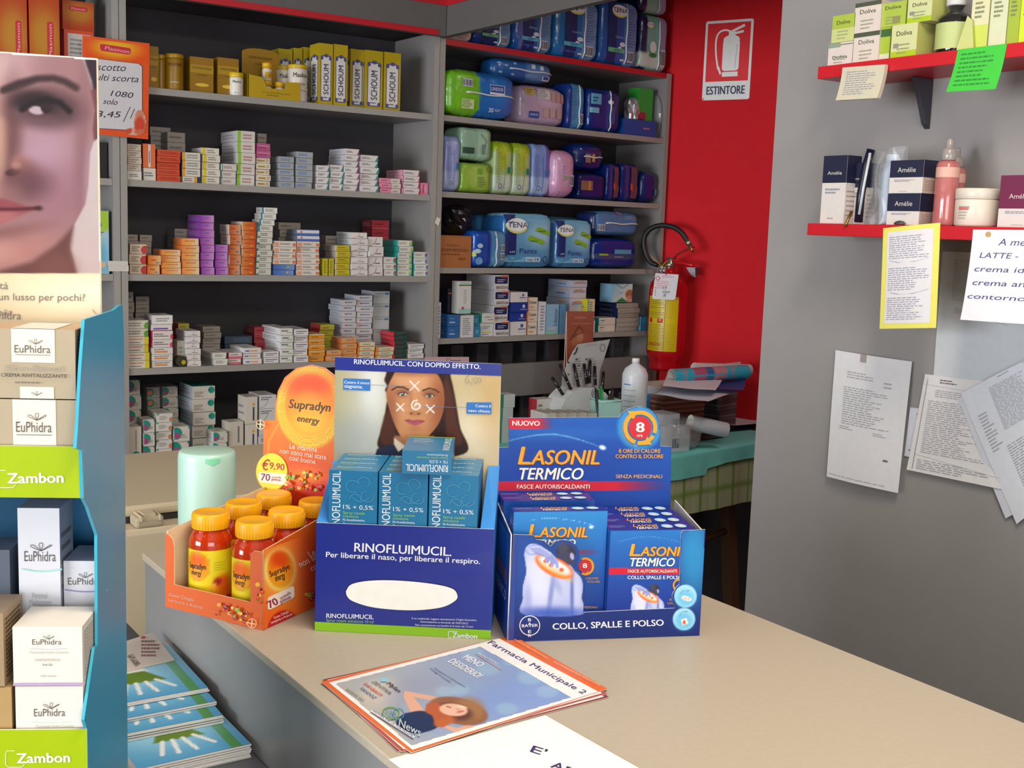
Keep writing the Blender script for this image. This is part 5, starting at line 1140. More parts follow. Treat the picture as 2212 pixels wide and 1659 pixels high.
def rino_lady(X, Y):
    P = Pic(X, Y, '#a39c74'); x = lambda a: a; 
    P.lin(165, 0, 1095, 0, '#a8a27c', '#c9b48a'); P.ell(370, 300, 120, 420, '#c4c4ba', .9, soft=.9); P.ell(380, 180, 60, 160, '#dcdcd8', .8, soft=.9); P.ell(230, 500, 160, 130, '#8c9498', .6, soft=.9)
    P.ell(960, 470, 160, 150, '#e2d4b8', .9, soft=.9); P.ell(1060, 250, 90, 260, '#c09c62', .6, soft=.9)
    hair = cspl([(458, 96), (640, 85), (790, 96), (815, 150), (835, 240), (850, 330), (868, 430), (905, 560), (700, 600), (520, 590), (408, 535), (420, 450), (440, 380), (452, 300), (462, 250), (446, 215), (456, 190), (442, 160), (450, 130)], 6)
    P.poly(hair, '#2a110a', soft=6); P.poly(cspl([(790, 130), (830, 260), (850, 400), (880, 500), (800, 520), (780, 330), (770, 200)], 6), '#5c2c18', .7, soft=14)
    P.poly(cspl([(440, 360), (470, 330), (500, 430), (520, 520), (440, 520), (418, 470)], 6), '#4c2414', .9, soft=10)
    P.poly([(500, 470), (720, 470), (740, 600), (480, 600)], '#a06a48', soft=8); P.poly(cspl([(400, 545), (470, 520), (530, 530), (560, 580), (400, 600)]), '#1c2038', soft=5); P.poly([(495, 480), (560, 530), (520, 560), (497, 520)], '#d0c0ac', soft=3)
    face = cspl([(500, 115), (560, 92), (640, 90), (715, 105), (760, 165), (776, 250), (770, 330), (745, 400), (705, 455), (650, 500), (590, 512), (540, 480), (505, 420), (480, 350), (462, 290), (452, 240), (468, 180)], 6)
    P.poly(face, '#c08458', soft=4); fm = P.polym(face, 8)
    P.mix(fm*P.ellm(600, 165, 110, 60, soft=.8)*.6, '#dca67c'); P.mix(fm*P.ellm(540, 320, 55, 55, soft=.9)*.5, '#cf9468'); P.mix(fm*P.ellm(700, 330, 50, 60, soft=.9)*.35, '#cf9468')
    P.mix(fm*P.ellm(778, 320, 75, 210, soft=.8)*.85, '#8c4c2c'); P.mix(fm*P.ellm(466, 340, 46, 150, soft=.8)*.75, '#8c5034'); P.mix(fm*P.ellm(600, 110, 150, 24, soft=.8)*.6, '#8c5436'); P.mix(fm*P.ellm(605, 505, 80, 35, soft=.8)*.6, '#9a6040'); P.mix(fm*P.ellm(610, 430, 30, 16, soft=.8)*.4, '#a06444')
    for cx, cy, w in ((545, 238, 26), (694, 247, 25)):
        P.ell(cx, cy-12, w*1.5, 19, '#84503a', .85, soft=.7); P.ell(cx, cy+14, w*1.2, 9, '#a46c4c', .6, soft=.7); P.ell(cx, cy, w, 9, '#c4b8a8', 1, soft=.25); P.ell(cx, cy, 11, 11, '#5c5a48', 1, soft=.2); P.ell(cx, cy, 5, 5, '#161210', 1); P.ell(cx-3, cy-4, 2.5, 2.5, '#ffffff')
        P.stroke([(cx-w-2, cy+2), (cx-w*.5, cy-9), (cx+w*.3, cy-11), (cx+w+3, cy-1)], 4, '#2c1810'); P.stroke([(cx-w, cy+4), (cx, cy+12), (cx+w, cy+3)], 2, '#7c4c34', .7)
    P.stroke([(484, 214), (512, 197), (545, 197), (585, 216)], 8, '#3c2014', .9); P.stroke([(655, 217), (690, 205), (722, 210), (745, 226)], 8, '#3c2014', .9)
    P.ell(590, 270, 10, 55, '#a86c48', .5, soft=.8); P.ell(618, 300, 16, 40, '#dba67c', .6, soft=.8); P.ell(614, 345, 36, 14, '#a2683f', .7, soft=.6); P.ell(592, 345, 8, 5, '#5c2c1c', .8); P.ell(634, 347, 8, 5, '#5c2c1c', .8)
    P.poly(cspl([(554, 382), (580, 378), (605, 383), (630, 379), (668, 388), (640, 405), (610, 412), (580, 402)], 5), '#a8505a', soft=3); P.stroke([(556, 384), (605, 390), (666, 389)], 2.5, '#6c2c34')
    for cx, cy, r_ in ((610, 190, 27), (530, 310, 20), (699, 320, 22)):
        P.stroke([(cx-r_, cy-r_), (cx+r_, cy+r_)], 5, '#ece6e0'); P.stroke([(cx-r_, cy+r_), (cx+r_, cy-r_*.9)], 5, '#ece6e0')
    P.stroke([(625, 272), (604, 276), (593, 295), (598, 316), (618, 324), (638, 316), (643, 300), (632, 290), (616, 292), (612, 304)], 6, '#ece6e0')
    return P.c
def inz(fn, ox, oy, k): return lambda X, Y: fn((X-ox)/k, (Y-oy)/k)
ztop = FB.px(900, 797)[1]; zlow = .198
D = Dec(m, FB, px=True, k0=.0003)
D.paint(c4[0]+.0004, zlow, c3[0]-.0004, FB.px(900, 804)[1], 190, 120, inz(rino_lady, 660, 760, .38563))
a0, b0 = FB.px(724, 799); a1, b1 = FB.px(1083, 812)
Dx = Dec(m, FB, k0=.0008); Dx.poly([(a0, b0), (a1, b1), tuple(c3), tuple(c4)], BLU)
D.k = .0012; D.text('RINOFLUIMUCIL. CON DOPPIO EFFETTO.', (765, 786), (1038, 797), 10.5, W_, .035)
D.poly([(742, 817), (800, 819), (800, 844), (742, 841)], '#2870b8'); D.text('Contro il muco', (744, 828), (798, 830), 6, W_, .03); D.text('stagnante.', (744, 837), (784, 839), 6, W_, .03)
D.poly([(1008, 869), (1062, 869), (1062, 894), (1008, 893)], '#2870b8'); D.text('Contro il', (1027, 879), (1060, 880), 6, W_, .03); D.text('naso chiuso.', (1012, 889), (1060, 891), 6, W_, .03)
D.line([(800, 831), (884, 834)], .8, '#5c84b0'); D.line([(910, 877), (1008, 880)], .8, '#5c84b0')
D.line(spline([(1015, 809), (1006, 818), (1008, 827), (1015, 824), (1010, 819)], 5), 1, '#8c8474'); D.line([(1020, 826), (1018, 831)], 1, '#8c8474'); D.line(spline([(1032, 817), (1023, 816), (1024, 822), (1030, 824), (1024, 829)], 4), 1, '#8c8474'); D.ring(1036, 821, 4, 4, 1, '#8c8474')
t.part('header_card', m, 'card with portrait of a woman with white marks on her face')
# the cartons it holds
TEAL = '#17709c'
def spray_box(w=.0655, d=.0285, h=.105):
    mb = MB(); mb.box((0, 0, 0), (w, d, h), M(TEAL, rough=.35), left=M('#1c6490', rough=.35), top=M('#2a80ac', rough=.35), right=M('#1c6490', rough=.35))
    D = FD(mb); vtext(D, 'RINOFLUIMUCIL', w*.07, h*.20, w*.24, h*.985, '#d4dce2', .03)
    D.text('1% + 0,5%', (w*.30, h*.50), (w*.92, h*.50), h*.055, '#dce4e8', .01); D.text('Spray nasale', (w*.30, h*.435), (w*.75, h*.435), h*.035, '#8cc04c', .01); D.text('soluzione', (w*.30, h*.39), (w*.62, h*.39), h*.035, '#8cc04c', .01); D.text('N-Acetilcisteina', (w*.30, h*.345), (w*.75, h*.345), h*.03, '#d4dce2', .02); D.text('Tuaminoeptano', (w*.30, h*.295), (w*.75, h*.295), h*.03, '#d4dce2', .02)
    for (cx, cy, r_, a_, b_) in ((.5, .80, .14, 30, 300), (.72, .86, .12, -60, 200), (.80, .68, .13, 100, 380), (.55, .64, .11, -20, 190), (.66, .72, .20, 200, 330)): D.ring(w*cx, h*cy, w*r_, h*r_*.55, w*.014, '#3f8fb4', a_, b_, 16)
    Dt = Dec(mb, Fr((0, 0, h), (1, 0, 0), (0, 1, 0)), k0=.0003); Dt.text('RINOFLUIMUCIL', (w*.12, d*.60), (w*.85, d*.60), d*.2, '#cfe0e6', .03); Dt.scrib(w*.12, d*.2, w*.6, d*.5, 2, '#a4c46c', th=.4)
    return mb.mesh('spray_carton')
sb = spray_box()
rows = ['front', 'second', 'third', 'rear']; cols_ = ['left', 'middle', 'right']
for r_ in range(4):
    for k in range(3):
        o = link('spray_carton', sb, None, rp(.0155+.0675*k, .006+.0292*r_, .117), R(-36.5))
        tag(o, 'teal nasal spray carton standing in the %s row, %s column of the dark blue display' % (rows[r_], cols_[k]), 'carton', 'teal nasal spray cartons in the blue display')
# carton lying across the top
A = onz(868, 1023, C+.2225); B = onz(973, 1026, C+.2225); ag = math.atan2((B-A)[1], (B-A)[0])+R(-1)
mb = MB(); w, d, h = .0655, .105, .0315
mb.box((0, 0, 0), (w, d, h), M(TEAL, rough=.35), top=M('#2a80ac', rough=.35), right=M('#1c6490', rough=.35), back=M('#8cc41c', rough=.4))
D = FD(mb); D.text('RINOFLUIMUCIL', (w*.93, h*.42), (w*.08, h*.42), -h*-.30, '#d8e0e4', .03)
mb2 = mb
D.text('1% + 0,5%', (w*.92, h*.62), (w*.55, h*.62), h*.13, '#d8e0e4', .01); D.text('Spray nasale soluzione', (w*.92, h*.76), (w*.30, h*.76), h*.09, '#8cc04c', .01); D.text('N-Acetilcisteina', (w*.92, h*.88), (w*.5, h*.88), h*.08, '#d8e0e4', .01)
Dt = Dec(mb, Fr((0, 0, h), (1, 0, 0), (0, 1, 0)), k0=.0003); Dt.rect(0, d*.96, w, d, '#9cc820'); V, Fc = tgeo('RINOFLUIMUCIL', .03); Dt.k += .0001
mb.add([Dt.w(w*(.80+.14*(1-q[1])), d*(.06+.86*q[0]))+V3(0, 0, q[2]) for q in V], [f[::-1] for f in Fc], '#d8e0e4'); Dt.scrib(w*.15, d*.5, w*.62, d*.85, 5, '#b4d0dc', th=.3)
o = link('spray_carton', mb.mesh('spray_carton'), None, A, ag); tag(o, 'teal nasal spray carton lying upside down on top of the standing ones', 'carton')

# ================================================================== orange vitamin display
L_ = onz(357, 1310, C); F_ = onz(568, 1362, C); UL = (F_-L_)/np.linalg.norm(F_-L_); VL = dr(29.5); LW = float(np.linalg.norm(F_-L_)); DEP = .222
NL = V3(UL[1], -UL[0], 0)
def sp(a, b, z): return L_+UL*a+VL*b+V3(0, 0, z)
ORG = M('#d4590f', rough=.4, noise=.01); CRM = M('#e2c8a0', rough=.6)
t = Thing('vitamin_display', 'orange cardboard display tray with a rounded header card beside the blue display', 'counter display', sp(LW/2, DEP/2, 0), math.atan2(UL[1], UL[0]))
FLf = Fr(L_, UL, (0, 0, 1)); FSd = Fr(F_, VL, (0, 0, 1)); FHd = Fr(sp(0, DEP, 0), UL, (0, 0, 1))
z4 = lambda X, Y: (340+X*.36166, 780+Y*.36166)
m = MB(); pts = [(357, 1310), (568, 1362), (568, 1193), (548, 1190), (541, 1196), (541, 1301), (376, 1263), (376, 1180), (372, 1164), (364, 1155), (357, 1151)]
P = [FLf.pt(*FLf.px(*q)) for q in pts]; m.prism(P, VL*.0018, ORG, CRM, CRM)
D = Dec(m, FLf, px=True, k0=.0003)
D.text('Gusto Ciliegia,', z4(68, 1400), z4(222, 1435), 6.5, '#d8a890', .02); D.text('Lampone e Arancia', z4(68, 1432), z4(272, 1480), 6.5, '#d8a890', .02)
fr_ = random.Random(3)
def fruit(D, x0, y0, x1, y1, n, conv, sl=.25):
    for i in range(n):
        x = fr_.uniform(x0, x1); y = fr_.uniform(y0, y1)+sl*(x-x0); r_ = fr_.uniform(2.2, 5.2); c_ = fr_.choice(['#a81c1c', '#c8301c', '#e89a24', '#7c1420', '#f0c03c', '#d84a1c', '#8cae2c'])
        X, Y = conv(x, y); D.ell(X, Y, r_, r_*.95, c_, 10)
        if r_ > 3.4: D.ell(X-r_*.25, Y-r_*.3, r_*.3, r_*.25, '#f0b08c', 8)
fruit(D, 350, 1440, 560, 1515, 34, z4, .22)
D.ring(*z4(585, 1558), 9.5, 10, 1.3, '#f0c08c'); D.line([z4(563, 1553), z4(607, 1563)], 2.4, '#f0c08c'); D.line([z4(587, 1534), z4(583, 1582)], 2.4, '#f0c08c')
t.part('front_panel', m)
m = MB(); m.prism([sp(0, 0, 0), sp(0, DEP, 0), sp(0, DEP, .134), sp(0, .004, .110)], UL*.0018, ORG, CRM, CRM); t.part('side_wall', m, 'side wall with cream inside')
# right wall with the big print
m = MB(); zr = [(0, 0), (DEP, 0), (DEP, .142), (0, .111)]
m.prism([FSd.pt(*q) for q in zr], -UL*.0018, ORG, CRM, CRM)
def sidep(X, Y):
    P = Pic(X, Y, '#df5f18'); P.ell(745, 1265, 160, 180, '#eda040', .9, soft=.6); P.ell(735, 1245, 96, 128, '#f0d878', .95, soft=.15); P.ell(735, 1245, 80, 112, '#dfa41c', 1, soft=.1); P.ell(730, 1240, 66, 98, '#e87a14', 1, soft=.25); P.ell(728, 1180, 50, 50, '#d8380c', .8, soft=.7); P.ell(735, 1290, 50, 45, '#f0a828', .8, soft=.7)
    P.ell(930, 1250, 110, 190, '#c4241c', .6, soft=.9); P.ell(760, 1620, 105, 130, '#b8141c', 1, soft=.05); P.ell(590, 1330, 22, 140, '#d84414', .5, soft=.9); return P.c
D = Dec(m, FSd, px=True, k0=.0003)
D.paint(.0005, .0005, .125, .112, 60, 60, inz(sidep, 340, 780, .36166), mask=None)
D.k = .0008; D.text('Supradyn', z4(672, 1288), z4(790, 1240), 12, '#2a1c10', .02, sh=.1); D.text('energy', z4(704, 1315), z4(762, 1292), 9, '#2a1c10', .02, sh=.1)
D.poly([z4(*q) for q in ((655, 1415), (668, 1405), (805, 1343), (813, 1350), (815, 1400), (805, 1415), (668, 1485), (655, 1480))], '#ecd8c4'); D.text('70', z4(666, 1478), z4(722, 1448), 16, '#8c1c3c', .06); D.text('caramelle', z4(732, 1425), z4(795, 1388), 7, '#8c3c5c', .03); D.text('gommose', z4(732, 1448), z4(795, 1415), 6, '#8c3c5c', .03)
D.text('Gusto Ciliegia', z4(692, 1540), z4(780, 1500), 5.5, '#ecc8b4', .03); D.text('Lampone e Arancia', z4(674, 1568), z4(800, 1515), 5.5, '#ecc8b4', .03)
D.text('Le vitamine', z4(905, 1170), z4(1090, 1080), 13, '#ecc8b4', .02); D.text('non sono mai state', z4(848, 1232), z4(1150, 1075), 13, '#ecc8b4', .02); D.text('cosi buone', z4(915, 1255), z4(1080, 1160), 12, '#ecc8b4', .02)
fruit(D, 880, 1390, 1000, 1440, 12, z4, -.4); fruit(D, 572, 1330, 608, 1440, 9, z4, 0)
t.part('side_wall', m, 'side wall printed with a round orange emblem')
m = MB(); m.prism([sp(.002, .002, .0), sp(LW-.002, .002, .0), sp(LW-.002, DEP-.001, .0), sp(.002, DEP-.001, .0)], V3(0, 0, .012), M('#e8741c', rough=.4), M('#e8741c', rough=.4))
t.part('tray_floor', m)
# header
hp_ = [(555, 1150), (557, 907), (594, 907), (594, 880), (600, 845), (615, 815), (640, 795), (672, 788), (702, 795), (728, 815), (745, 845), (750, 880), (752, 1150)]
hs = [FHd.px(*q) for q in hp_]; 
m = MB(); m.prism([FHd.pt(max(-.004, min(LW+.01, a)), b) for a, b in [hs[0]]+hs[1:]][::-1], VL*.0018, ORG, CRM, CRM)
def suprah(X, Y):
    P = Pic(X, Y, '#e27420'); P.lin(0, 330, 0, 880, '#e07a20', '#d04410')
    P.ell(912, 270, 200, 250, '#e8b02c', .95, soft=.06); P.ell(915, 275, 188, 232, '#f0c83c', .9, soft=.12); P.ell(905, 285, 175, 215, '#d8a824', .8, soft=.05); P.ell(912, 265, 150, 186, '#e8820c', 1, soft=.05); P.ell(905, 140, 140, 70, '#e0420c', .9, soft=.7); P.ell(920, 370, 125, 90, '#f0b02c', .9, soft=.7); P.ell(905, 255, 70, 80, '#f09a2c', .5, soft=.6)
    for q in range(4): P.mix(.5*(np.abs(np.sqrt(((X-912-q*2)/(158+q*11))**2+((Y-268-q*3)/(194+q*13))**2)-1) < .008), '#8c7c2c')
    P.stroke([(700, 780), (660, 640), (665, 480), (720, 380)], 7, '#eca03c', .6, soft=6)
    P.ell(900, 760, 180, 130, '#c8301c', .7, soft=.9); P.ell(880, 690, 110, 50, '#ec8c24', .7, soft=.8); P.ell(1000, 800, 100, 60, '#c01c1c', .8, soft=.7)
    return P.c
D = Dec(m, FHd, px=True, k0=.0003)
Xp = np.array([p[0] for p in hp_]); 
hpoly = [(a_, b_) for a_, b_ in hp_]
def hmask(X, Y): return Pic(X, Y, '#000000').polym([(x+(1.2 if x < 670 else -1.2), y+(1.2 if y < 900 else 0)) for x, y in hpoly], .5) > .5
D.paint(-.003, .10, LW+.008, .345, 120, 150, inz(suprah, 340, 780, .36166), mask=hmask)
D.k = .0009; K_ = '#2a1c10'
D.text('Supradyn', z4(784, 278), z4(1032, 302), 19, K_, .03, sh=.1); D.text('energy', z4(834, 358), z4(965, 376), 9.5, K_, .02, sh=.1)
Q_ = '#f0d4bc'
D.text('Le vitamine', z4(792, 520), z4(957, 543), 10.5, Q_, .02); D.text('non sono mai state', z4(734, 547), z4(1012, 588), 10, Q_, .02); D.text('cosi buone', z4(791, 588), z4(947, 614), 10, Q_, .02)
fruit(D, 780, 655, 1000, 760, 40, z4, .05)
D.ring(*z4(640, 374), 8.5, 10, 1.2, '#f0c08c'); D.line([z4(621, 370), z4(660, 378)], 2, '#f0c08c'); D.line([z4(641, 350), z4(639, 398)], 2, '#f0c08c')
hc_ = t.part('header_card', m, 'tall header card with a round orange emblem')
m = MB(); D = Dec(m, FHd, px=True, k0=.0016)
D.ell(*z4(687, 663), 34.5, 41.5, '#b08c1c', 36); D.ell(*z4(687, 660), 33.2, 40, '#ecc81c', 36)
D.text('€', z4(622, 645), z4(664, 652), 24, '#a0241c', .06, sh=.1); D.text('9,90', z4(672, 640), z4(762, 652), 14, '#a0241c', .05); D.poly([z4(*q) for q in ((610, 668), (625, 662), (770, 672), (777, 690), (775, 728), (765, 738), (622, 722), (610, 705))], '#ecdcc0'); D.text('70', z4(622, 710), z4(678, 714), 15, '#7c1c4c', .06); D.text('caramelle', z4(686, 695), z4(745, 701), 5, '#a84c5c', .03); D.text('gommose', z4(686, 711), z4(742, 717), 4.5, '#a84c5c', .03)
t.part('price_sticker', m, 'round yellow price sticker', hc_)
AMB = M('#b42e04', rough=.12, noise=0, coat=.6); CAPY = M('#f2ac0a', rough=.35, noise=.01); LBY = M('#e0c81c', rough=.35)
jl = ['front left', 'middle left', 'rear left', 'front right', 'middle right', 'rear right']; jk = 0
for ja in (.045, .126):
    for jb in (.045, .117, .189):
        b = sp(ja, jb, .0125); fa = math.degrees(math.atan2(-b[1], -b[0])); r = .0305
        t = Thing('vitamin_jar', 'amber vitamin jar with yellow cap, %s of six in the orange tray' % jl[jk], 'jar', b, 0, 'vitamin jars in the orange tray')
        m = MB(); m.lathe([(r*.86, 0), (r*.97, .003), (r, .007), (r, .080), (r*.97, .087), (r*.84, .094), (r*.76, .098), (r*.76, .101)], b, AMB, 40); t.part('bottle', m)
        m = MB(); cr_ = .0262
        pr = [(cr_*.99, .1015), (cr_, .1025), (cr_, .1195), (cr_*.97, .1225), (cr_*.9, .124), (cr_*.85, .1232), (0, .1232)]
        m.lathe(pr, b, CAPY, 40)
        for k in range(40):
            a_ = 2*math.pi*k/40; m.tube([b+V3(math.cos(a_)*cr_*1.0, math.sin(a_)*cr_*1.0, .103), b+V3(math.cos(a_)*cr_*1.0, math.sin(a_)*cr_*1.0, .119)], .0004, CAPY, 4)
        t.part('cap', m)
        m = MB(); n = 44; a0, a1 = fa-175+18, fa+175+18; rr_ = r+.0005; zl, zh = .006, .074
        nz_ = 22; vs = []; cc = []
        A_g = np.array([[a0+(a1-a0)*i/n, zl+(zh-zl)*j/nz_] for j in range(nz_+1) for i in range(n+1)])
        ang_ = A_g[:, 0]-fa; zz_ = (A_g[:, 1]-zl)/(zh-zl)
        P = Pic(ang_, zz_*100, '#dcc81c')
        P.mix(sstep(-zz_, -.18+.12*np.sin(np.radians(ang_*1.0))*-1, -.05), '#e0781c'); P.ell(-38, 66, 38, 32, '#c89c1c', 1, soft=.06); P.ell(-38, 66, 33, 28, '#e8961c', 1, soft=.1); P.ell(-38, 78, 24, 14, '#d8500c', .8, soft=.6); P.ell(35, 30, 24, 17, '#c83c14', .8, soft=.6); P.ell(18, 34, 10, 8, '#8c141c', .9, soft=.4); P.ell(5, 24, 9, 8, '#eca82c', .9, soft=.3)
        P.ell(42, 20, 16, 10, '#dc5c14', .8, soft=.5)
        pts_ = [b+V3(math.cos(R(a_))*rr_, math.sin(R(a_))*rr_, z_) for a_, z_ in A_g]
        m.add(pts_, [(j*(n+1)+i, j*(n+1)+i+1, (j+1)*(n+1)+i+1, (j+1)*(n+1)+i) for j in range(nz_) for i in range(n)], PRINT, True, s2l(np.clip(P.c, 0, 1)))
        def wr(txt, aa0, aa1, z0, z1, col, bold):
            V, Fc = tgeo(txt, bold); m.add([b+V3(math.cos(R(fa+aa0+(aa1-aa0)*q[0]))*(rr_+.0005+q[2]), math.sin(R(fa+aa0+(aa1-aa0)*q[0]))*(rr_+.0005+q[2]), z0+(z1-z0)*q[1]) for q in V], Fc, col)
        wr('Supradyn', -66, -12, .047, .0555, '#2a1c10', .03); wr('energy', -56, -24, .038, .043, '#2a1c10', .02)
        for i in range(4): wr('caramelle gommose', 8, 40, .056-.0035*i, .0575-.0035*i, '#5c8c1c', .0)
        wr('vitamine & minerali', -60, -10, .0115, .0135, '#8c3c0c', .0)
        t.part('label', m, 'yellow printed label')
        jk += 1

# ================================================================== blue heat-wrap display
L0_ = onz(1095, 1387, C); UA = dr(-23); NA = dr(65); AW = .2717; AD = .142
def lp(a, b, z): return L0_+UA*a+NA*b+V3(0, 0, z)
FA = Fr(L0_, UA, (0, 0, 1)); FSl = Fr(lp(0, AD, 0), -NA, (0, 0, 1)); FHa = Fr(lp(0, AD, 0), UA, (0, 0, 1))
z6 = lambda X, Y: (1060+X*.32542, 860+Y*.32542)
t = Thing('heat_wrap_display', 'blue cardboard display tray with gold-lettered header and cut-out bare back', 'counter display', lp(AW/2, AD/2, 0), R(-23))
BL2 = M('#15388c', rough=.3, noise=.015, coat=.2); WC = M('#dcd8d0', rough=.6); GOLD = '#eda41c'
fp = [(150, 1613), (172, 905), (285, 910), (300, 936), (350, 947), (398, 983), (428, 952), (470, 940), (520, 945), (562, 972), (588, 1015), (588, 1060), (576, 1100), (560, 1145), (596, 1170), (622, 1215), (628, 1260), (618, 1422), (1225, 1394), (1203, 1350), (1206, 1300), (1235, 1252), (1252, 1238), (1262, 900), (1275, 880), (1425, 872), (1388, 1580)]
fpp = [z6(*q) for q in fp]
m = MB(); S_ = [FA.px(*q) for q in fpp]; S_[0] = (0, 0); S_[-1] = (AW, 0); S_[1] = (0.004, S_[1][1])
m.prism([FA.pt(*q) for q in S_][::-1], NA*.0018, BL2, WC, WC)
def man(P, mx=lambda v: v, my=lambda v: v, k=1.0):
    body = cspl([(222, 1040), (232, 995), (262, 968), (305, 970), (345, 1005), (400, 1045), (470, 1075), (520, 1100), (560, 1150), (600, 1195), (612, 1250), (604, 1330), (606, 1436), (222, 1436), (214, 1330), (214, 1250), (236, 1160), (232, 1100)], 5)
    T = lambda pts: [(mx(a), my(b)) for a, b in pts]
    E = lambda cx, cy, rx, ry, c, al=1, a=0, soft=.2: P.ell(mx(cx), my(cy), rx*k, ry*k, c, al, a, soft)
    P.poly(T(body), '#aab4e0', soft=3*k); bm = P.polym(T(body), 3*k)
    def EB(cx, cy, rx, ry, c, al, a=0, soft=.8): P.mix(bm*P.ellm(mx(cx), my(cy), rx*k, ry*k, a, soft)*al, c)
    EB(330, 1230, 90, 160, '#dfe2f4', .8); EB(480, 1250, 70, 110, '#c4cae8', .7); EB(280, 1120, 45, 110, '#d4d8f0', .7); EB(400, 1300, 16, 130, '#7884c0', .8, 8); EB(250, 1340, 22, 90, '#8c98cc', .5); EB(540, 1300, 12, 130, '#5c6cb4', .9, 0); EB(575, 1290, 20, 120, '#c8cce8', .7); EB(400, 1430, 230, 40, '#2c4cb0', .8); EB(440, 1240, 22, 60, '#8c98cc', .6, -25)
    E(500, 1022, 64, 56, '#2f2f42', 1, 20, .12); E(500, 1060, 62, 42, '#3c3c54', 1, 30, .2); E(480, 990, 40, 30, '#4a4a5c', .7, 0, .5); E(540, 1050, 13, 24, '#a8a8d0', 1, -15, .2)
    ring = P.ellm(mx(422), my(1118), 138*k, 62*k, 27, .12)*(1-P.ellm(mx(424), my(1112), 112*k, 38*k, 27, .25)); P.mix(bm*np.clip(ring, 0, 1), '#ec6a2c')
    P.mix(bm*P.ellm(mx(424), my(1112), 112*k, 38*k, 27, .3)*.85, '#f4e8dc'); P.mix(bm*P.ellm(mx(422), my(1150), 125*k, 20*k, 27, .6)*.5, '#f8b050')
    for cx, cy in ((365, 1082), (402, 1108), (470, 1140)): E(cx, cy, 15, 13, '#e04a1c', .9, 0, .5)
    P.poly(T(cspl([(250, 985), (300, 968), (360, 1000), (410, 1035), (445, 1080), (452, 1125), (436, 1128), (425, 1090), (418, 1118), (400, 1112), (395, 1078), (384, 1095), (366, 1085), (352, 1050), (290, 1030)], 5)), '#98a2d4', soft=3*k)
    for a_ in (((300, 1028), (350, 1048)), ((402, 1050), (432, 1105)), ((386, 1055), (410, 1100)), ((370, 1052), (380, 1085))): P.stroke(T(a_), 4*k, '#5c68ac', .8)
    P.stroke(T([(268, 990), (330, 985), (400, 1032)]), 6*k, '#d4d9f2', .8, 5*k); P.stroke(T([(232, 1010), (260, 1040), (300, 1035)]), 5*k, '#7c88c4', .7, 6*k)
def lasf(X, Y):
    P = Pic(X, Y, '#17367e'); P.lin(0, 880, 0, 1600, '#1d4690', '#16286c'); P.ell(1350, 1050, 110, 260, '#2c8ec4', .9, soft=.8); P.ell(240, 1150, 80, 260, '#2450a0', .7, soft=.8); man(P)
    P.ell(1293, 1315, 74, 76, '#a8dcf0', 1, soft=.05); P.ell(1293, 1330, 62, 58, '#5cb4dc', .7, soft=.5); P.ell(1300, 1330, 34, 15, '#ece6e0', 1, 15, .15)
    for q in (1285, 1300, 1316): P.ell(q, 1329+(q-1285)*.12, 4, 8, '#e08c6c')
    P.ell(1283, 1467, 74, 74, '#a8dcf0', 1, soft=.05); P.ell(1283, 1480, 60, 58, '#5cb4dc', .7, soft=.5); P.poly([(1262, 1470), (1300, 1460), (1312, 1495), (1275, 1510)], '#ece6e0', soft=3); P.ell(1285, 1488, 9, 14, '#d8542c')
    P.stroke([(1255, 1300), (1285, 1275), (1320, 1280)], 3, '#3c7cac', .7); P.stroke([(1250, 1450), (1270, 1420), (1310, 1415)], 3, '#3c7cac', .7)
    return P.c
D = Dec(m, FA, px=True, k0=.0003)
fshr = fpp
D.paint(.0003, .0003, AW-.0003, .150, 210, 116, inz(lasf, 1060, 860, .32542), mask=lambda X, Y: Pic(X, Y, '#000000').polym(fshr, .3) > .5)
D.k = .0008; WW = '#e6e6ea'
D.text('COLLO, SPALLE E POLSO', z6(410, 1535), z6(1148, 1508), 13.5, WW, .05)
D.ring(*z6(258, 1508), 21.5, 21, 1.8, WW); D.text('BAYER', z6(205, 1519), z6(313, 1515), 6.2, WW, .04)
for i, ch in enumerate('BAYER'):
    if i != 2: D.text(ch, z6(247, 1479+26*i), z6(268, 1478+26*i), 6.4, WW, .04)
t.part('front_panel', m, 'front lip with bare back cut-out')
m = MB(); zsl = FSl.px(*z6(40, 712))
m.prism([lp(0, AD, 0), lp(0.0, 0, 0), lp(0.0, 0, S_[1][1]), lp(0, AD, .162)], UA*.0018, BL2, WC, WC)
D = Dec(m, FSl, k0=.0003); 
D.paint(.0005, .0005, AD-.0005, .146, 20, 20, lambda X, Y: (lambda P: (P.ell(AD*.3, .12, .06, .06, '#2c84c0', .8, soft=.8), P.c)[1])(Pic(X, Y, '#1a3c90')))
D.text('LASONIL', (AD*.12, .075), (AD*.88, .075), .018, '#c8641c', .03, sh=.2); D.text('TERMICO', (AD*.2, .050), (AD*.85, .050), .014, '#c0c4d8', .03, sh=.2)
t.part('side_wall', m)
m = MB(); m.prism([lp(AW, .002, 0), lp(AW, AD, 0), lp(AW, AD, .158), lp(AW, .002, .146)], -UA*.0018, BL2, WC, WC); t.part('side_wall', m, 'side wall with white inner edge')
m = MB(); m.box((0, 0, 0), (.1325, AD-.006, .0265), WC); m.v = [tuple(lp(.0025+x, .003+y, z+.0022)) for x, y, z in m.v]; mm = MB(); mm.box((0, 0, 0), (AW-.004, AD-.004, .002), BL2); mm.v = [tuple(lp(.002+x, .002+y, z)) for x, y, z in mm.v]
t.part('riser', m); t.part('tray_floor', mm)
hp2 = [(1073, 1250), (1074, 1060), (1078, 967), (1099, 966), (1098, 903), (1338, 901), (1343, 893), (1356, 884), (1372, 879), (1388, 878), (1405, 884), (1418, 896), (1425, 914), (1426, 964), (1450, 965), (1446, 1250)]
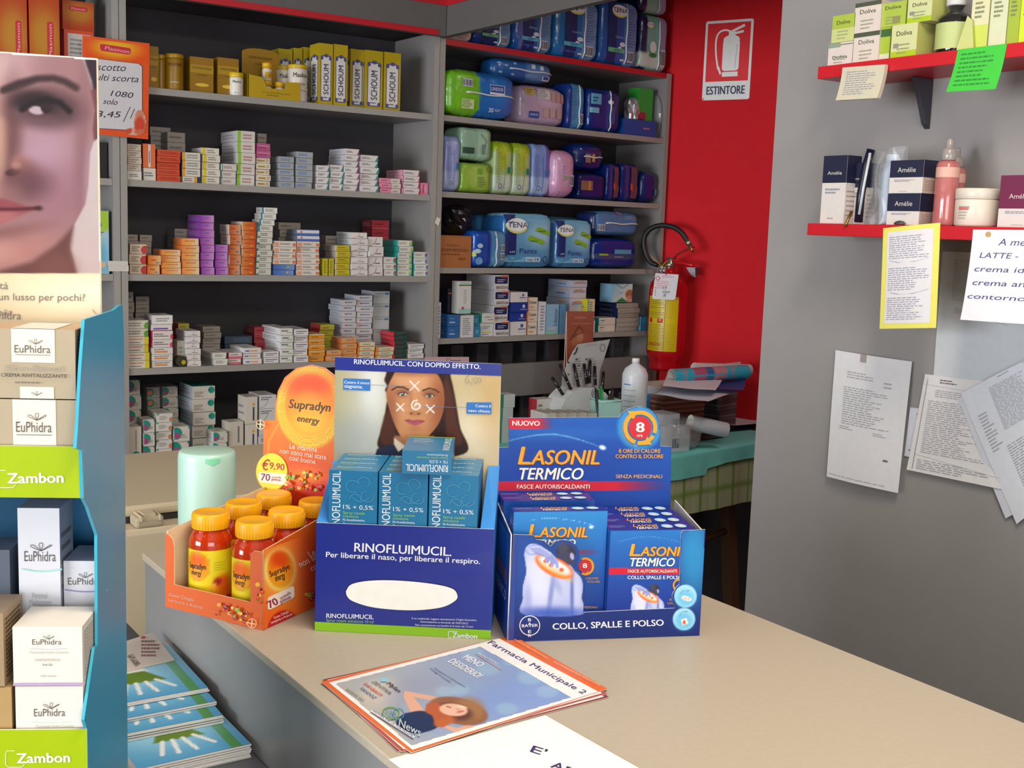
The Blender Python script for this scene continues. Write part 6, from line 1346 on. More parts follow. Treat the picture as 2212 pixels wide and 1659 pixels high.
m = MB(); m.prism([FHa.pt(*FHa.px(*q)) for q in hp2][::-1], NA*.0018, BL2, WC, WC)
def lash(X, Y):
    P = Pic(X, Y, '#164aa4'); P.lin(0, 130, 0, 700, '#1a58b0', '#17439c'); P.ell(450, 240, 330, 40, '#2c74c4', .6, soft=.9); P.ell(420, 480, 420, 200, '#123a96', .7, soft=.9)
    m_ = (Y > 552)*(Y < 612)*1.0; P.mix(m_*np.clip((1180-X)/350, 0, 1), '#c81c34')
    m_ = (Y > 127)*(Y < 204)*(X < 420)*np.clip((420-X)/110, 0, 1); P.mix(m_, '#cc2030')
    for i in range(46):
        u_ = i/45; x = 130+590*u_; y = 300-60*math.sin(math.pi*min(1, u_*.86+.1))+28*max(0, u_-.5)*2; P.ell(x, y, 3.4+1.6*math.sin(math.pi*u_), 3.4+1.6*math.sin(math.pi*u_), '#7cc8ec', .9, soft=.4)
    P.ell(742, 328, 22, 14, '#e8f4fc', 1, 20, .6)
    P.ell(990, 195, 148, 148, '#3c94cc', .9, soft=.12)
    return P.c
D = Dec(m, FHa, px=True, k0=.0003)
D.paint(-.004, .13, .27, .305, 200, 130, inz(lash, 1060, 860, .32542), mask=lambda X, Y: Pic(X, Y, '#000000').polym(hp2, .3) > .5)
D.k = .0008
D.text('NUOVO', z6(142, 181), z6(325, 183), 10.5, WW, .06)
def lasonil(D, q, a, b, c_, d_, y0, y1, h1, h2, hT, col1=GOLD, col2='#f4ecd8', sh=.22, sdw=True):
    if sdw: D.text('L', q(a+6, y0+4), q(b+6, y0+4), h1, '#8c3c10', .05, sh=sh); D.text('ASONIL', q(c_+6, y0+4), q(d_+6, y0+4), h2, '#8c3c10', .05, sh=sh)
    D.text('L', q(a, y0), q(b, y0), h1, col1, .05, sh=sh); D.text('ASONIL', q(c_, y0), q(d_, y0), h2, col1, .05, sh=sh)
    D.text('TERMICO', q(a-4, y1), q(d_-118*(d_-a)/570, y1), hT, col2, .05, sh=sh)
lasonil(D, z6, 178, 262, 262, 718, 438, 538, 38, 31, 25)
D.text('FASCE AUTORISCALDANTI', z6(172, 599), z6(655, 599), 8.8, '#f4e4d8', .04); D.text('8 ORE DI CALORE', z6(848, 361), z6(1124, 361), 8.2, GOLD, .04); D.text('CONTRO IL DOLORE', z6(826, 397), z6(1143, 397), 8.2, GOLD, .04); D.text('SENZA MEDICINALI', z6(828, 529), z6(1135, 529), 7.6, GOLD, .04)
D.ring(*z6(990, 195), 32.5, 33, 8.5, '#eca01c', -250, 20); D.ring(*z6(990, 195), 32.5, 33, 8.5, '#eca01c', 32, 100)
D.poly([z6(*q) for q in ((905, 85), (965, 85), (948, 150))], '#eca01c'); D.poly([z6(*q) for q in ((1065, 305), (1010, 308), (1035, 250))], '#eca01c'); D.ell(*z6(988, 195), 24.5, 25, '#cc1c28'); D.text('8', z6(960, 222), z6(1018, 222), 21, '#f4f0e8', .07); D.text('ore', z6(966, 255), z6(1004, 255), 5.2, '#f0dcd0', .03)
for i in range(26): 
    a_ = R(100+i*5.2); X, Y = z6(990, 195); D.line([(X+38.5*math.cos(a_), Y-0+39*math.sin(a_)), (X+41*math.cos(a_), Y+41.5*math.sin(a_))], .8, '#ecb45c')
t.part('header_card', m, 'header card with a round arrow emblem')
# the heat wrap boxes
def lasbox(w, d, h, face=None, dec=None, s0=None):
    mb = MB(); mb.box((0, 0, 0), (w, d, h), M('#1a4ca0', rough=.32), left=M('#17489c', rough=.32), top=M('#1c2f8c', rough=.32), right=M('#1c4c9c', rough=.32))
    D = Dec(mb, Fr((0, 0, h), (1, 0, 0), (0, 1, 0)), k0=.0003)
    q = lambda x, y: (x, y)
    D.text('L', (w*.30, d*.50), (w*.34, d*.50), d*.42, GOLD, .05, sh=.3); D.text('ASONIL', (w*.345, d*.50), (w*.60, d*.50), d*.34, GOLD, .05, sh=.3); D.text('TERMICO', (w*.30, d*.1), (w*.56, d*.1), d*.32, '#f0ece4', .05, sh=.3)
    D.ell(w*.70, d*.52, w*.065, d*.3, '#a4d4ec'); D.ell(w*.70, d*.5, w*.035, d*.1, '#ece4dc'); D.ell(w*.86, d*.52, w*.065, d*.3, '#a4d4ec'); D.ell(w*.86, d*.5, w*.03, d*.14, '#e8d4c8')
    D.scrib(w*.02, d*.3, w*.24, d*.7, 3, '#8c94cc', th=.3)
    return mb
bl = [('front left box, taller than the right stack', .006, .018, .0288, .1305, 0), ('middle left box behind the leaning front one', .003, .086, .0288, .131, 1), ('rear left box against the header card', .003, .112, .0288, .131, 1)]
ZB = .0022
for i in range(3):
    lab, s0, d0, zb0, w, kd = bl[i]; h = .1455 if i == 0 else .1440
    mb = lasbox(w, .0245, h)
    o_ = lp(s0, d0, zb0+.0002)
    if i == 0:
        Fw = Fr(o_, UA, (0, 0, 1)); mw = MB(); D = Dec(mw, Fw, px=True, k0=.0003)
        def lb1(X, Y):
            P = Pic(X, Y, '#1d62b0'); P.lin(0, 760, 0, 1410, '#2c84c8', '#183c94'); P.mix((Y > 1008)*(Y < 1040)*np.clip((740-X)/200, 0, 1)*.8, '#a8243c')
            for k in range(30): P.ell(150+17.5*k, 850-52*math.sin(math.pi*(k/29*.85+.08)), 3, 3, '#8cccec', .9, soft=.4)
            P.ell(668, 855, 14, 10, '#e8f4fc', 1, soft=.6); return P.c
        D.paint(.0004, .0004, w-.0004, h-.0004, 70, 80, inz(lb1, 1060, 860, .32542)); D.k = .0007
        lasonil(D, z6, 248, 318, 318, 640, 922, 978, 28, 22, 14)
        D.ring(*z6(628, 1115), 16, 17, 5, '#d8941c', -120, 120); D.poly([z6(*q) for q in ((660, 1165), (625, 1170), (640, 1130))], '#d8941c'); D.ell(*z6(624, 1112), 14, 14, '#c41c28'); D.text('8', z6(608, 1124), z6(638, 1124), 10, '#f0ece4', .06)
        D.text('CALORE', z6(630, 1200), z6(712, 1200), 4.6, '#c89434', .03); D.text('DOLORE', z6(638, 1222), z6(722, 1222), 4.6, '#c89434', .03); D.text('SENZA MEDICINALI', z6(560, 1392), z6(706, 1392), 4.6, '#c89434', .03)
        # move the printed face into the box's own frame
        Vw = np.array(mw.v)-o_; c_, s_ = math.cos(R(23)), math.sin(R(23)); Vw = np.stack([Vw[:, 0]*c_-Vw[:, 1]*s_, Vw[:, 0]*s_+Vw[:, 1]*c_, Vw[:, 2]], 1)
        off = len(mb.v); mb.v += [tuple(v) for v in Vw]; mb.c += mw.c
        for f, mi_, sm_ in zip(mw.f, mw.m, mw.sm): mb.f.append([k+off for k in f]); mb.m.append(mb.mi(mw.mats[mi_])); mb.sm.append(sm_)
    tag(link('heat_wrap_box', mb.mesh('heat_wrap_box'), None, o_, R(-23)), 'blue heat wrap box, '+lab, 'box', 'blue heat wrap boxes in the display')
rl = ['front', 'second', 'third', 'rear']
for i in range(4):
    w = .122; h = .148; mb = lasbox(w, .0325, h); o_ = lp(.1375, .003+.0338*i, ZB+.0003)
    if i == 0:
        Fw = Fr(o_, UA, (0, 0, 1)); mw = MB(); D = Dec(mw, Fw, px=True, k0=.0003)
        def lb2(X, Y):
            P = Pic(X, Y, '#1a3f98'); P.lin(0, 900, 0, 1410, '#2470bc', '#16308c'); P.mix((Y > 1128)*(Y < 1170)*1.0, '#c81c34')
            for k in range(26): P.ell(850+16*k, 965-45*math.sin(math.pi*(k/25*.85+.08)), 2.6, 2.6, '#7cbce4', .9, soft=.4)
            man(P, lambda v: 930+(v-215)*.555, lambda v: 1228+(v-945)*.50, .54); return P.c
        D.paint(.0004, .0004, w-.0004, h-.0004, 110, 130, inz(lb2, 1060, 860, .32542)); D.k = .0007
        lasonil(D, z6, 918, 990, 990, 1292, 1046, 1114, 26, 20, 18); D.text('FASCE AUTORISCALDANTI', z6(908, 1156), z6(1234, 1156), 6.4, '#f4e4d8', .04); D.text('COLLO, SPALLE E POLSO', z6(906, 1199), z6(1266, 1199), 7.4, WW, .04)
        D.text('8 ORE', z6(1184, 1342), z6(1240, 1342), 4.6, '#c89434', .03); D.text('CONTRO', z6(1170, 1366), z6(1240, 1366), 4.6, '#c89434', .03); D.ring(*z6(1245, 1240), 11, 12, 4, '#c8942c')
        Vw = np.array(mw.v)-o_; c_, s_ = math.cos(R(23)), math.sin(R(23)); Vw = np.stack([Vw[:, 0]*c_-Vw[:, 1]*s_, Vw[:, 0]*s_+Vw[:, 1]*c_, Vw[:, 2]], 1)
        off = len(mb.v); mb.v += [tuple(v) for v in Vw]; mb.c += mw.c
        for f, mi_, sm_ in zip(mw.f, mw.m, mw.sm): mb.f.append([k+off for k in f]); mb.m.append(mb.mi(mw.mats[mi_])); mb.sm.append(sm_)
    tag(link('heat_wrap_box', mb.mesh('heat_wrap_box'), None, o_, R(-23)), 'blue heat wrap box, %s of the four in the right-hand row' % rl[i], 'box', 'blue heat wrap boxes in the display')

# ================================================================== flyers and sheet lying on the counter
def corners(pts, z): return [onz(x, y, z) for x, y in pts]
m = MB(); q = [(1178, 1545), (840, 1640)]; A, B = corners(q, CT+.0006); dv = A-B; LL = np.linalg.norm(dv); uu = dv/LL; vv = V3(uu[1], -uu[0], 0)
SP = Fr(B+vv*.297, uu, -vv); m.prism([SP.pt(0, 0), SP.pt(.207, 0), SP.pt(.207, .297), SP.pt(0, .297)], V3(0, 0, -.0004), M('#f2f0ea', rough=.6), edge=WHT)
D = Dec(m, SP, px=True, k0=.0002); D.text("E'", (1144, 1624), (1176, 1634), 16, '#3c2f60', .03, sh=.25); D.text('AR', (1188, 1657), (1236, 1677), 16, '#3c2f60', .03, sh=.25)
single('paper_sheet', m, 'white sheet with black lettering at the bottom edge of the counter', 'paper')
def flyer(lab, pts, z, printed, cols):
    P = corners(pts, z); m = MB(); n = len(P)
    m.prism(P[::-1] if np.cross(P[1]-P[0], P[2]-P[0])[2] < 0 else P, V3(0, 0, -.0005), M(cols[0], rough=.3), edge=WHT)
    F2 = Fr(V3(P[0][0], P[0][1], z), (1, 0, 0), (0, 1, 0)); D = Dec(m, F2, px=True, k0=.0002)
    if printed: printed(D, P, F2)
    else:
        cx = sum(p[0] for p in pts)/4; cy = sum(p[1] for p in pts)/4; D.poly([(cx+(x-cx)*.965, cy+(y-cy)*.965) for x, y in pts], '#e6e0da'); D.poly([(cx+(x-cx)*.93, cy+(y-cy)*.93) for x, y in pts], '#b8b4bc')
    single('flyer', m, lab, 'flyer', group='pharmacy flyers on the counter')
flyer('pharmacy flyer with brown-red rim, lowest of the flyers on the counter', [(697, 1468), (1098, 1378), (1316, 1506), (858, 1624)], CT+.0012, None, ('#8c3c28',))
flyer('pharmacy flyer with red rim between the top flyer and the lowest one', [(695, 1474), (1102, 1374), (1312, 1498), (868, 1624)], CT+.0019, None, ('#b0503c',))
z7 = lambda X, Y: (660+X*.33454, 1350+Y*.33454)
def topf(D, P, F2):
    def fn(X, Y):
        P = Pic(X, Y, '#8ca4c8'); P.lin(300, 500, 1500, 250, '#a8a8a8', '#8098c8'); P.ell(480, 440, 120, 80, '#d8c8b0', .8, -20, .7); P.ell(1250, 500, 400, 120, '#7c94cc', .7, -15, .8); P.ell(700, 420, 200, 90, '#8c90a8', .6, -15, .8)
        for x, y, r_ in ((1080, 180, 70), (1180, 280, 80), (1000, 420, 60), (1450, 340, 80), (1560, 430, 70), (1300, 540, 70), (900, 430, 60), (1330, 230, 60)): P.ell(x, y, r_, r_*.55, '#9cc0d0', .45, 0, .3)
        P.ell(450, 620, 180, 100, '#b4aca0', .8, 25, .7)
        P.poly([(640, 425), (850, 465), (830, 490), (700, 465), (740, 520), (770, 560), (680, 560), (650, 500), (632, 460)], '#d8a488', soft=5)
        P.poly([(880, 640), (980, 665), (1060, 640), (1110, 670), (1050, 690), (980, 700), (900, 665)], '#d8a488', soft=5)
        P.poly(cspl([(640, 570), (760, 555), (860, 600), (850, 660), (780, 690), (700, 700), (600, 660), (590, 610)]), '#1c2c50', soft=4)
        P.ell(985, 555, 195, 85, '#8c5c3c', 1, 12, .08); P.ell(1060, 540, 95, 72, '#a07448', .8, 10, .4); P.ell(960, 560, 120, 52, '#5c3424', .9, 12, .3)
        P.poly(cspl([(780, 510), (850, 500), (900, 560), (950, 600), (900, 655), (840, 650), (820, 590), (775, 560)]), '#b0582c', soft=6); P.ell(900, 625, 70, 24, '#b8602c', .9, -15, .4)
        P.ell(955, 548, 92, 40, '#e0b098', 1, 6, .12); P.ell(1010, 530, 34, 10, '#f0d0bc', .8, 10, .5); P.ell(1000, 560, 24, 6, '#b04c48', .8, -10, .3); P.ell(925, 530, 16, 4, '#5c3424', .8, 20, .3); P.ell(985, 545, 14, 10, '#c89478', .6)
        return P.c
    D.poly([(1, 2)]*0+[z7(*q) for q in ((150, 374), (1250, 88), (1890, 432), (690, 808))], '#ece8e4')
    D.paint(0, 0, 0, 0, 1, 1, lambda X, Y: np.ones((len(X), 3))) if False else None
    im = [(190, 378), (1130, 138), (1720, 468), (685, 780)]
    pw = [onz(*z7(*q), F2.o[2]) for q in im]; xs = [p[0] for p in pw]; ys = [p[1] for p in pw]
    a0, a1 = min(xs)-F2.o[0], max(xs)-F2.o[0]; b0, b1 = min(ys)-F2.o[1], max(ys)-F2.o[1]
    D.paint(a0, b0, a1, b1, 170, 130, inz(fn, 660, 1350, .33454), mask=lambda X, Y: Pic(X, Y, '#000000').polym([z7(*q) for q in im], .3) > .5)
    D.k += .0001
    D.text('Farmacia Municipale 2', z7(1172, 118), z7(1790, 450), 10, '#4a3c78', .02, sh=.75)
    D.text('MENO', z7(1008, 215), z7(1120, 275), 13, WW, .06, sh=.75); D.text('DESIDERIO!', z7(915, 240), z7(1110, 348), 13, WW, .06, sh=.75); D.text('PRIMO PIANO', z7(1108, 190), z7(1235, 258), 4, '#e8e0e0', .03, sh=.75)
    D.line([z7(1095, 192), z7(1262, 296)], 1, '#d87c6c'); D.text('Osteoporosi: a rischio genere', z7(825, 285), z7(1025, 408), 4, '#4c5c8c', .0, sh=.75); D.text('Proteggi la tua pelle', z7(800, 288), z7(930, 378), 4, '#4c5c8c', .0, sh=.75)
    D.text('Mylan', z7(520, 385), z7(598, 442), 8, '#2c2c34', .02, sh=.75); D.rect(*z7(485, 350), *z7(525, 375), '#7cc4e0'); D.text('ZENTIVA', z7(425, 375), z7(540, 458), 7, '#5c6c6c', .02, sh=.75); D.text('RANBAXY', z7(372, 390), z7(485, 470), 6, '#d05c4c', .05, sh=.75); D.text('SANDOZ', z7(348, 418), z7(442, 486), 6, '#2c5c94', .05, sh=.75); D.text('WWW EG', z7(252, 425), z7(365, 502), 6, '#8c8468', .03, sh=.75)
    D.ring(*z7(550, 580), 18, 13, 2, '#5c9c2c'); D.ring(*z7(600, 585), 12, 12, 1.6, '#4c8cac'); D.text('FAR', z7(525, 580), z7(590, 600), 9, '#5c94a4', .0, sh=-.3); D.text('COMUNITA', z7(500, 590), z7(620, 650), 8, '#5c94a4', .0, sh=-.3); D.text('News', z7(600, 665), z7(740, 735), 15, '#b8c4c8', .02, sh=-.3); D.poly([z7(*q) for q in ((430, 560), (705, 735), (695, 748), (418, 572))], '#d8d4d4'); D.text('NOTIZIE PER LA TUA SALUTE', z7(432, 572), z7(690, 742), 3.6, '#4c5ca0', .03, sh=-.3)
    D.scrib(*z7(1300, 85), *z7(1302, 86), 1, '#f0c8a8'); D.text('FARMACIE COMUNALI', z7(1345, 108), z7(1560, 232), 2.4, '#f4c8a4', .02, sh=.75); D.text('DISTRIBUZIONE GRATUITA', z7(1600, 255), z7(1900, 410), 2.4, '#f4c8a4', .02, sh=.75)
flyer('pharmacy flyer with orange rim, woman in a straw hat, topmost on the counter', [(693, 1473), (1108, 1372), (1313, 1488), (888, 1626)], CT+.0028, topf, ('#e06c24',))
# ================================================================== mint dispenser
b = onz(447, 1176, C); hh = .163; r = .0475
t = Thing('soap_dispenser', 'pale mint translucent oval plastic dispenser behind the orange display', 'dispenser', b, R(20))
MINT = M('#c4ead8', rough=.35, noise=.01, scale=8, trans=.15); 
m = MB(); ca = R(-34); 
m.lathe([(r*.95, 0), (r*.98, .003), (r, .06), (r, hh-.012), (r*.985, hh-.005), (r*.95, hh-.001), (r*.9, hh), (0, hh-.0006)], b, MINT, 44); bd_ = t.part('body', m)
fa = math.atan2(-b[1], -b[0]); m = MB(); vs = []
for i in range(9):
    a_ = fa+R(-15+30*i/8+12)
    for j, z_ in enumerate((hh-.018+.006*abs(i-4)/4, hh-.006)): vs.append(b+V3(math.cos(a_)*(r+.0007), math.sin(a_)*(r+.0007), z_))
m.add(vs, [(2*i, 2*i+2, 2*i+3, 2*i+1) for i in range(8)], M('#84d8a8', rough=.3)); t.part('thumb_notch', m, None, bd_)
# ================================================================== printer behind the counter end
PB = M('#cfc0a2', rough=.5, noise=.02, scale=50); PB2 = M('#b7a98e', rough=.5); DKP = M('#2c2824', rough=.6)
zt = 1.5-.62; x0 = .665; y0 = 2.42
t = Thing('printer', 'beige office printer with latch and vents behind the counter end', 'printer', (1.05, 2.7, .42))
m = MB(); m.bbox((x0, y0, .60), (1.45, 3.05, .845), PB, r=.012)
for k in range(4): m.box((.80, y0-.001, .806-.0125*k), (.86, y0+.004, .812-.0125*k), DKP); 
for k in range(3): m.box((.726, y0-.001, .727-.042*k), (.748, y0+.004, .731-.042*k), DKP)
t.part('body', m)
m = MB(); m.bbox((x0+.01, y0+.06, .858), (1.44, 3.05, .882), PB, r=.008); m.box((x0+.012, y0+.06, .8455), (1.43, 3.04, .8578), DKP); ld_ = t.part('lid', m)
m = MB(); m.bbox((x0+.035, y0+.006, .8454), (x0+.095, y0+.056, .868), PB2, r=.006); m.box((x0+.052, y0+.012, .868), (x0+.078, y0+.05, .8745), PB); m.box((x0+.044, y0+.002, .86), (x0+.047, y0+.055, .872), PB); m.box((x0+.084, y0+.002, .86), (x0+.087, y0+.055, .872), PB); t.part('latch', m, None, ld_)
m = MB(); m.box((x0+.004, y0+.01, .42), (1.44, 3.04, .5995), DKP); t.part('base', m)
m = MB(); m.box((.62, 2.36, .385), (1.6, 3.15, .4195), M('#5a5550', rough=.5))
for a, b_ in ((.66, 2.4), (1.54, 2.4), (.66, 3.09), (1.54, 3.09)): m.box((a-.02, b_-.02, 0), (a+.02, b_+.02, .385), M('#4a4642', rough=.5))
single('printer_stand', m, 'low dark table carrying the beige printer', 'table')
# ================================================================== cream display in the left foreground
P0 = CAM+ray(180, 1076)*1.12; DA = -28; UD = dr(DA); ND = dr(DA+90)
def dp(s_, d, z): return np.array([P0[0]+UD[0]*s_+ND[0]*d, P0[1]+UD[1]*s_+ND[1]*d, z])
ZBASE = .8004; DW = .30; DD = .178
FD0 = Fr(dp(0, 0, 0), UD, (0, 0, 1))
def fpl(d): return Fr(dp(0, d, 0), UD, (0, 0, 1))
FSR = Fr(dp(0, 0, 0), ND, (0, 0, 1))
t = Thing('cream_display', 'tall teal cardboard display of cosmetic cartons at the left picture edge', 'counter display', dp(-DW/2, DD/2, ZBASE), R(DA))
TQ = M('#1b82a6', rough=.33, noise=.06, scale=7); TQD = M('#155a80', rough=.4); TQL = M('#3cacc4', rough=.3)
prof = [(183, 690), (175, 800), (168, 930), (165, 968), (177, 972), (180, 1076), (190, 1095), (210, 1155), (211, 1395), (205, 1398), (182, 1555), (188, 1575), (195, 1700), (205, 1950), (279, 1950), (278, 1659), (272, 1000), (268, 720), (265, 658), (258, 660), (246, 670)]
pp = [FSR.px(*q) for q in prof]; pp = [(max(-.03, min(DD, a)), max(ZBASE, b)) for a, b in pp]
zmin = ZBASE
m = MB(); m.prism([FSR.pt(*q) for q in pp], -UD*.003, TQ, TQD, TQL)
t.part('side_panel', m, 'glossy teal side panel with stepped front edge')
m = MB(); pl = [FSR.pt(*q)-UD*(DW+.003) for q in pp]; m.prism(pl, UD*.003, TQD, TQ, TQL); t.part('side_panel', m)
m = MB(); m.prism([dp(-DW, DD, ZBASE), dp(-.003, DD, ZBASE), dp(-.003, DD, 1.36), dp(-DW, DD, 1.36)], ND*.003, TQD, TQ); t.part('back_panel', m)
F0 = fpl(0); zg0 = F0.px(180, 1076)[1]; zg1 = F0.px(178, 965)[1]
ZAM = M('#a4bc00', rough=.35, noise=.015)
def zamb(fr, za, zb_, tx, ty, sc, name):
    m = MB(); m.prism([fr.pt(-DW, za), fr.pt(0, za), fr.pt(0, zb_), fr.pt(-DW, zb_)], ND*.002, ZAM, WHT); D = Dec(m, fr, px=True, k0=.0003)
    D.text('Zambon', (tx, ty), (tx+122*sc, ty-2), 22*sc, '#f0f0e0', .06)
    D.line([(tx-4, ty-28*sc), (tx-22*sc, ty-28*sc), (tx-25*sc, ty-20*sc), (tx-25*sc, ty+4), (tx-18*sc, ty+9*sc), (tx+12*sc, ty+9*sc), (tx+18*sc, ty+3)], 1.6, '#e0e4c0'); t.part(name, m, 'lime green front lip')
zamb(F0, zg0, zg1, 16, 1044, 1.0, 'front_lip')
m = MB(); m.prism([dp(-DW, .002, zg0+.002), dp(-.003, .002, zg0+.002), dp(-.003, DD, zg0+.002), dp(-DW, DD, zg0+.002)], V3(0, 0, -.002), TQD); t.part('tray_floor', m)
zl1 = F0.px(188, 1575)[1]; zamb(F0, ZBASE, zl1, 36, 1648, .95, 'front_lip')
zfl = zl1-.035
m = MB(); m.prism([dp(-DW, .002, zfl), dp(-.003, .002, zfl), dp(-.003, DD, zfl), dp(-DW, DD, zfl)], V3(0, 0, -.002), TQD); t.part('tray_floor', m)
# header poster
PD = .165; FP = fpl(PD); m = MB()
pc = [(-90, 105), (210, 126), (220, 760), (-90, 760)]; ps = [FP.px(*q) for q in pc]
m.prism([FP.pt(*q) for q in ps][::-1], ND*.004, M('#e8dcd0', rough=.25, coat=.3), WHT, M('#e8e0a8', rough=.5))
def bigface(X, Y):
    # X, Y in photo pixels
    P = Pic(X, Y, '#d8c0bc'); P.lin(0, 250, 0, 600, '#dac8c4', '#d9bcb4')
    face = [(-100, 90), (150, 100), (180, 130), (200, 190), (206, 260), (204, 300), (194, 330), (190, 400), (184, 440), (158, 490), (150, 530), (168, 600), (-100, 600)]
    P.poly(face, '#ac7a78', soft=3); fm = P.polym(face, 4)
    E = lambda cx, cy, rx, ry, c, al=1, a=0, soft=.8: P.mix(fm*P.ellm(cx, cy, rx, ry, a, soft)*al, c)
    E(30, 145, 90, 40, '#cf9fa0', .9); E(-30, 150, 60, 60, '#e0b8b0', .8); E(118, 150, 50, 40, '#a87876', .7)
    E(60, 265, 50, 26, '#c898a0', .5); E(95, 330, 62, 62, '#c496a4', .95, 20); E(130, 420, 60, 60, '#a87080', .6)
    E(20, 290, 26, 110, '#6c3f3c', .75, 4, .7); E(-5, 300, 18, 110, '#d8a48c', .9); E(40, 352, 14, 14, '#b87c6c', .8)
    E(95, 232, 78, 42, '#4c3034', .85, 6, .55); E(80, 225, 48, 26, '#2a1a1c', .9, 8, .45); E(70, 252, 60, 16, '#7c5458', .6, 8, .6)
    E(78, 238, 17, 9, '#d4b8bc', .95, 12, .25); E(100, 233, 12, 12, '#2c1c1c', 1, 0, .2); E(150, 240, 30, 20, '#5c3c40', .6, 20, .8)
    P.mix(fm*P.strokem([(48, 236), (70, 222), (100, 215), (130, 222), (150, 240)], 9, 7), '#1c1012')
    P.mix(fm*.9*P.strokem([(8, 194), (40, 180), (80, 170), (115, 169), (140, 176), (165, 190)], 11, 8), '#3c2628'); E(40, 186, 40, 8, '#3c2628', .6, -18, .6)
    E(28, 372, 16, 8, '#3a1a1c', .95, -10, .4); E(50, 362, 26, 22, '#a86860', .7, 0, .7); E(36, 358, 10, 8, '#d09888', .8, 0, .6); E(60, 395, 46, 34, '#5a3034', .7, 0, .8)
    E(15, 415, 30, 20, '#a8706c', .5)
    P.mix(fm*P.polym(cspl([(-60, 440), (-5, 428), (30, 436), (60, 446), (84, 450), (50, 462), (20, 476), (-20, 490), (-60, 490)]), 5), '#a04c50'); E(0, 470, 40, 14, '#c07470', .8, -8, .6); P.mix(fm*P.strokem([(-60, 450), (0, 452), (40, 452), (84, 449)], 4, 5), '#5c1c24'); E(84, 450, 8, 5, '#3a1a1c', .8)
    E(20, 505, 70, 14, '#8c5450', .7, -12, .8); E(40, 545, 80, 34, '#c88478', .8, -15, .8); E(-20, 545, 50, 26, '#dc9c8c', .7)
    E(178, 300, 16, 150, '#8c5c64', .5, 2, .8); E(192, 380, 10, 80, '#c49ca8', .5, 2, .8)
    jaw = [(158, 490), (120, 530), (70, 565), (0, 585), (-60, 590), (-60, 640), (200, 640), (168, 600), (152, 540)]
    P.poly(jaw, '#6f3f38', .95, soft=9); P.ell(120, 580, 40, 30, '#8c5448', .6, soft=.8)
    P.poly([(178, 110), (215, 110), (215, 300), (204, 300), (207, 230), (198, 175), (186, 140)], '#38202c', soft=4); P.poly([(196, 195), (214, 190), (214, 290), (204, 305), (200, 280), (204, 240)], '#7c444c', .9, soft=3)
    P.c = P.c*np.array([.80, .82, .84]); P.mix(sstep(Y, 589, 592), '#d8c49e'); m_ = sstep(Y, 590, 593)*P.ellm(200, 640, 160, 40, 0, .9); P.mix(m_*.8, '#eee2c8')
    return P.c
D = Dec(m, FP, px=True, k0=.0003)
xs = [q[0] for q in ps]; zs_ = [q[1] for q in ps]
D.paint(min(xs)+.002, min(zs_), max(xs), max(zs_), 150, 260, bigface, mask=lambda X, Y: Pic(X, Y, '#000000').polym([(-88, 108), (208.5, 128), (218.5, 758), (-88, 758)], .3) > .5)
D.k = .0009; TG_ = '#77706c'
D.text('tà', (-1, 624), (18, 625), 15, TG_, .0); D.text("un lusso per pochi?", (-2, 648), (184, 650), 15, TG_, .0); D.text('hidra', (-1, 689), (46, 690), 17, TG_, .0); D.line([(200, 668), (209, 679)], 1, '#6c645c')
def leafm(D, cx, cy, s_, col='#6c645c'):
    for a_ in (-1, 0, 1): D.line(spline([(cx, cy), (cx+a_*s_*.9-s_*.22, cy-s_*(.6 if a_ else .8)), (cx+a_*s_*1.1, cy-s_*(1.0 if a_ == 0 else .75)), (cx+a_*s_*.9+s_*.22, cy-s_*(.5 if a_ else .8)), (cx, cy)], 4), max(.7, s_*.08) if D.p else abs(s_)*.08, col)
leafm(D, 13, 680, 11)
t.part('header_card', m, 'poster card with close-up of a woman\'s face')
# cosmetic cartons inside
def cos(lab, d, pxs, dep, fcol, lcol, tcol, deco, zb=None, rot=0, rcol=None, metal=0.0):
    """pxs: x left, x right, y top at the right edge, y bottom"""
    fr = fpl(d); xl, xr, yt, yb = pxs; a0 = fr.px(xl, (yt+yb)/2)[0]; a1 = min(-.0045, fr.px(xr, (yt+yb)/2)[0]); z1_ = fr.px(xr, yt)[1]; z0_ = zb if zb is not None else fr.px(xr, yb)[1]
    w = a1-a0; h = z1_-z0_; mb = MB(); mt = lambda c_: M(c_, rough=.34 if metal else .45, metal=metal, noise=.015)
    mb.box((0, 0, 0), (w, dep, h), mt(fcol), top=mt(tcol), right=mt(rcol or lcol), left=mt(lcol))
    D = FD(mb); deco(D, w, h, mb, dep)
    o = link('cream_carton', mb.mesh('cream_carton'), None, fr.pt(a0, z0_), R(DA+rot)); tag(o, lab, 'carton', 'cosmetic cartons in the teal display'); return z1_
GG = '#5c5650'
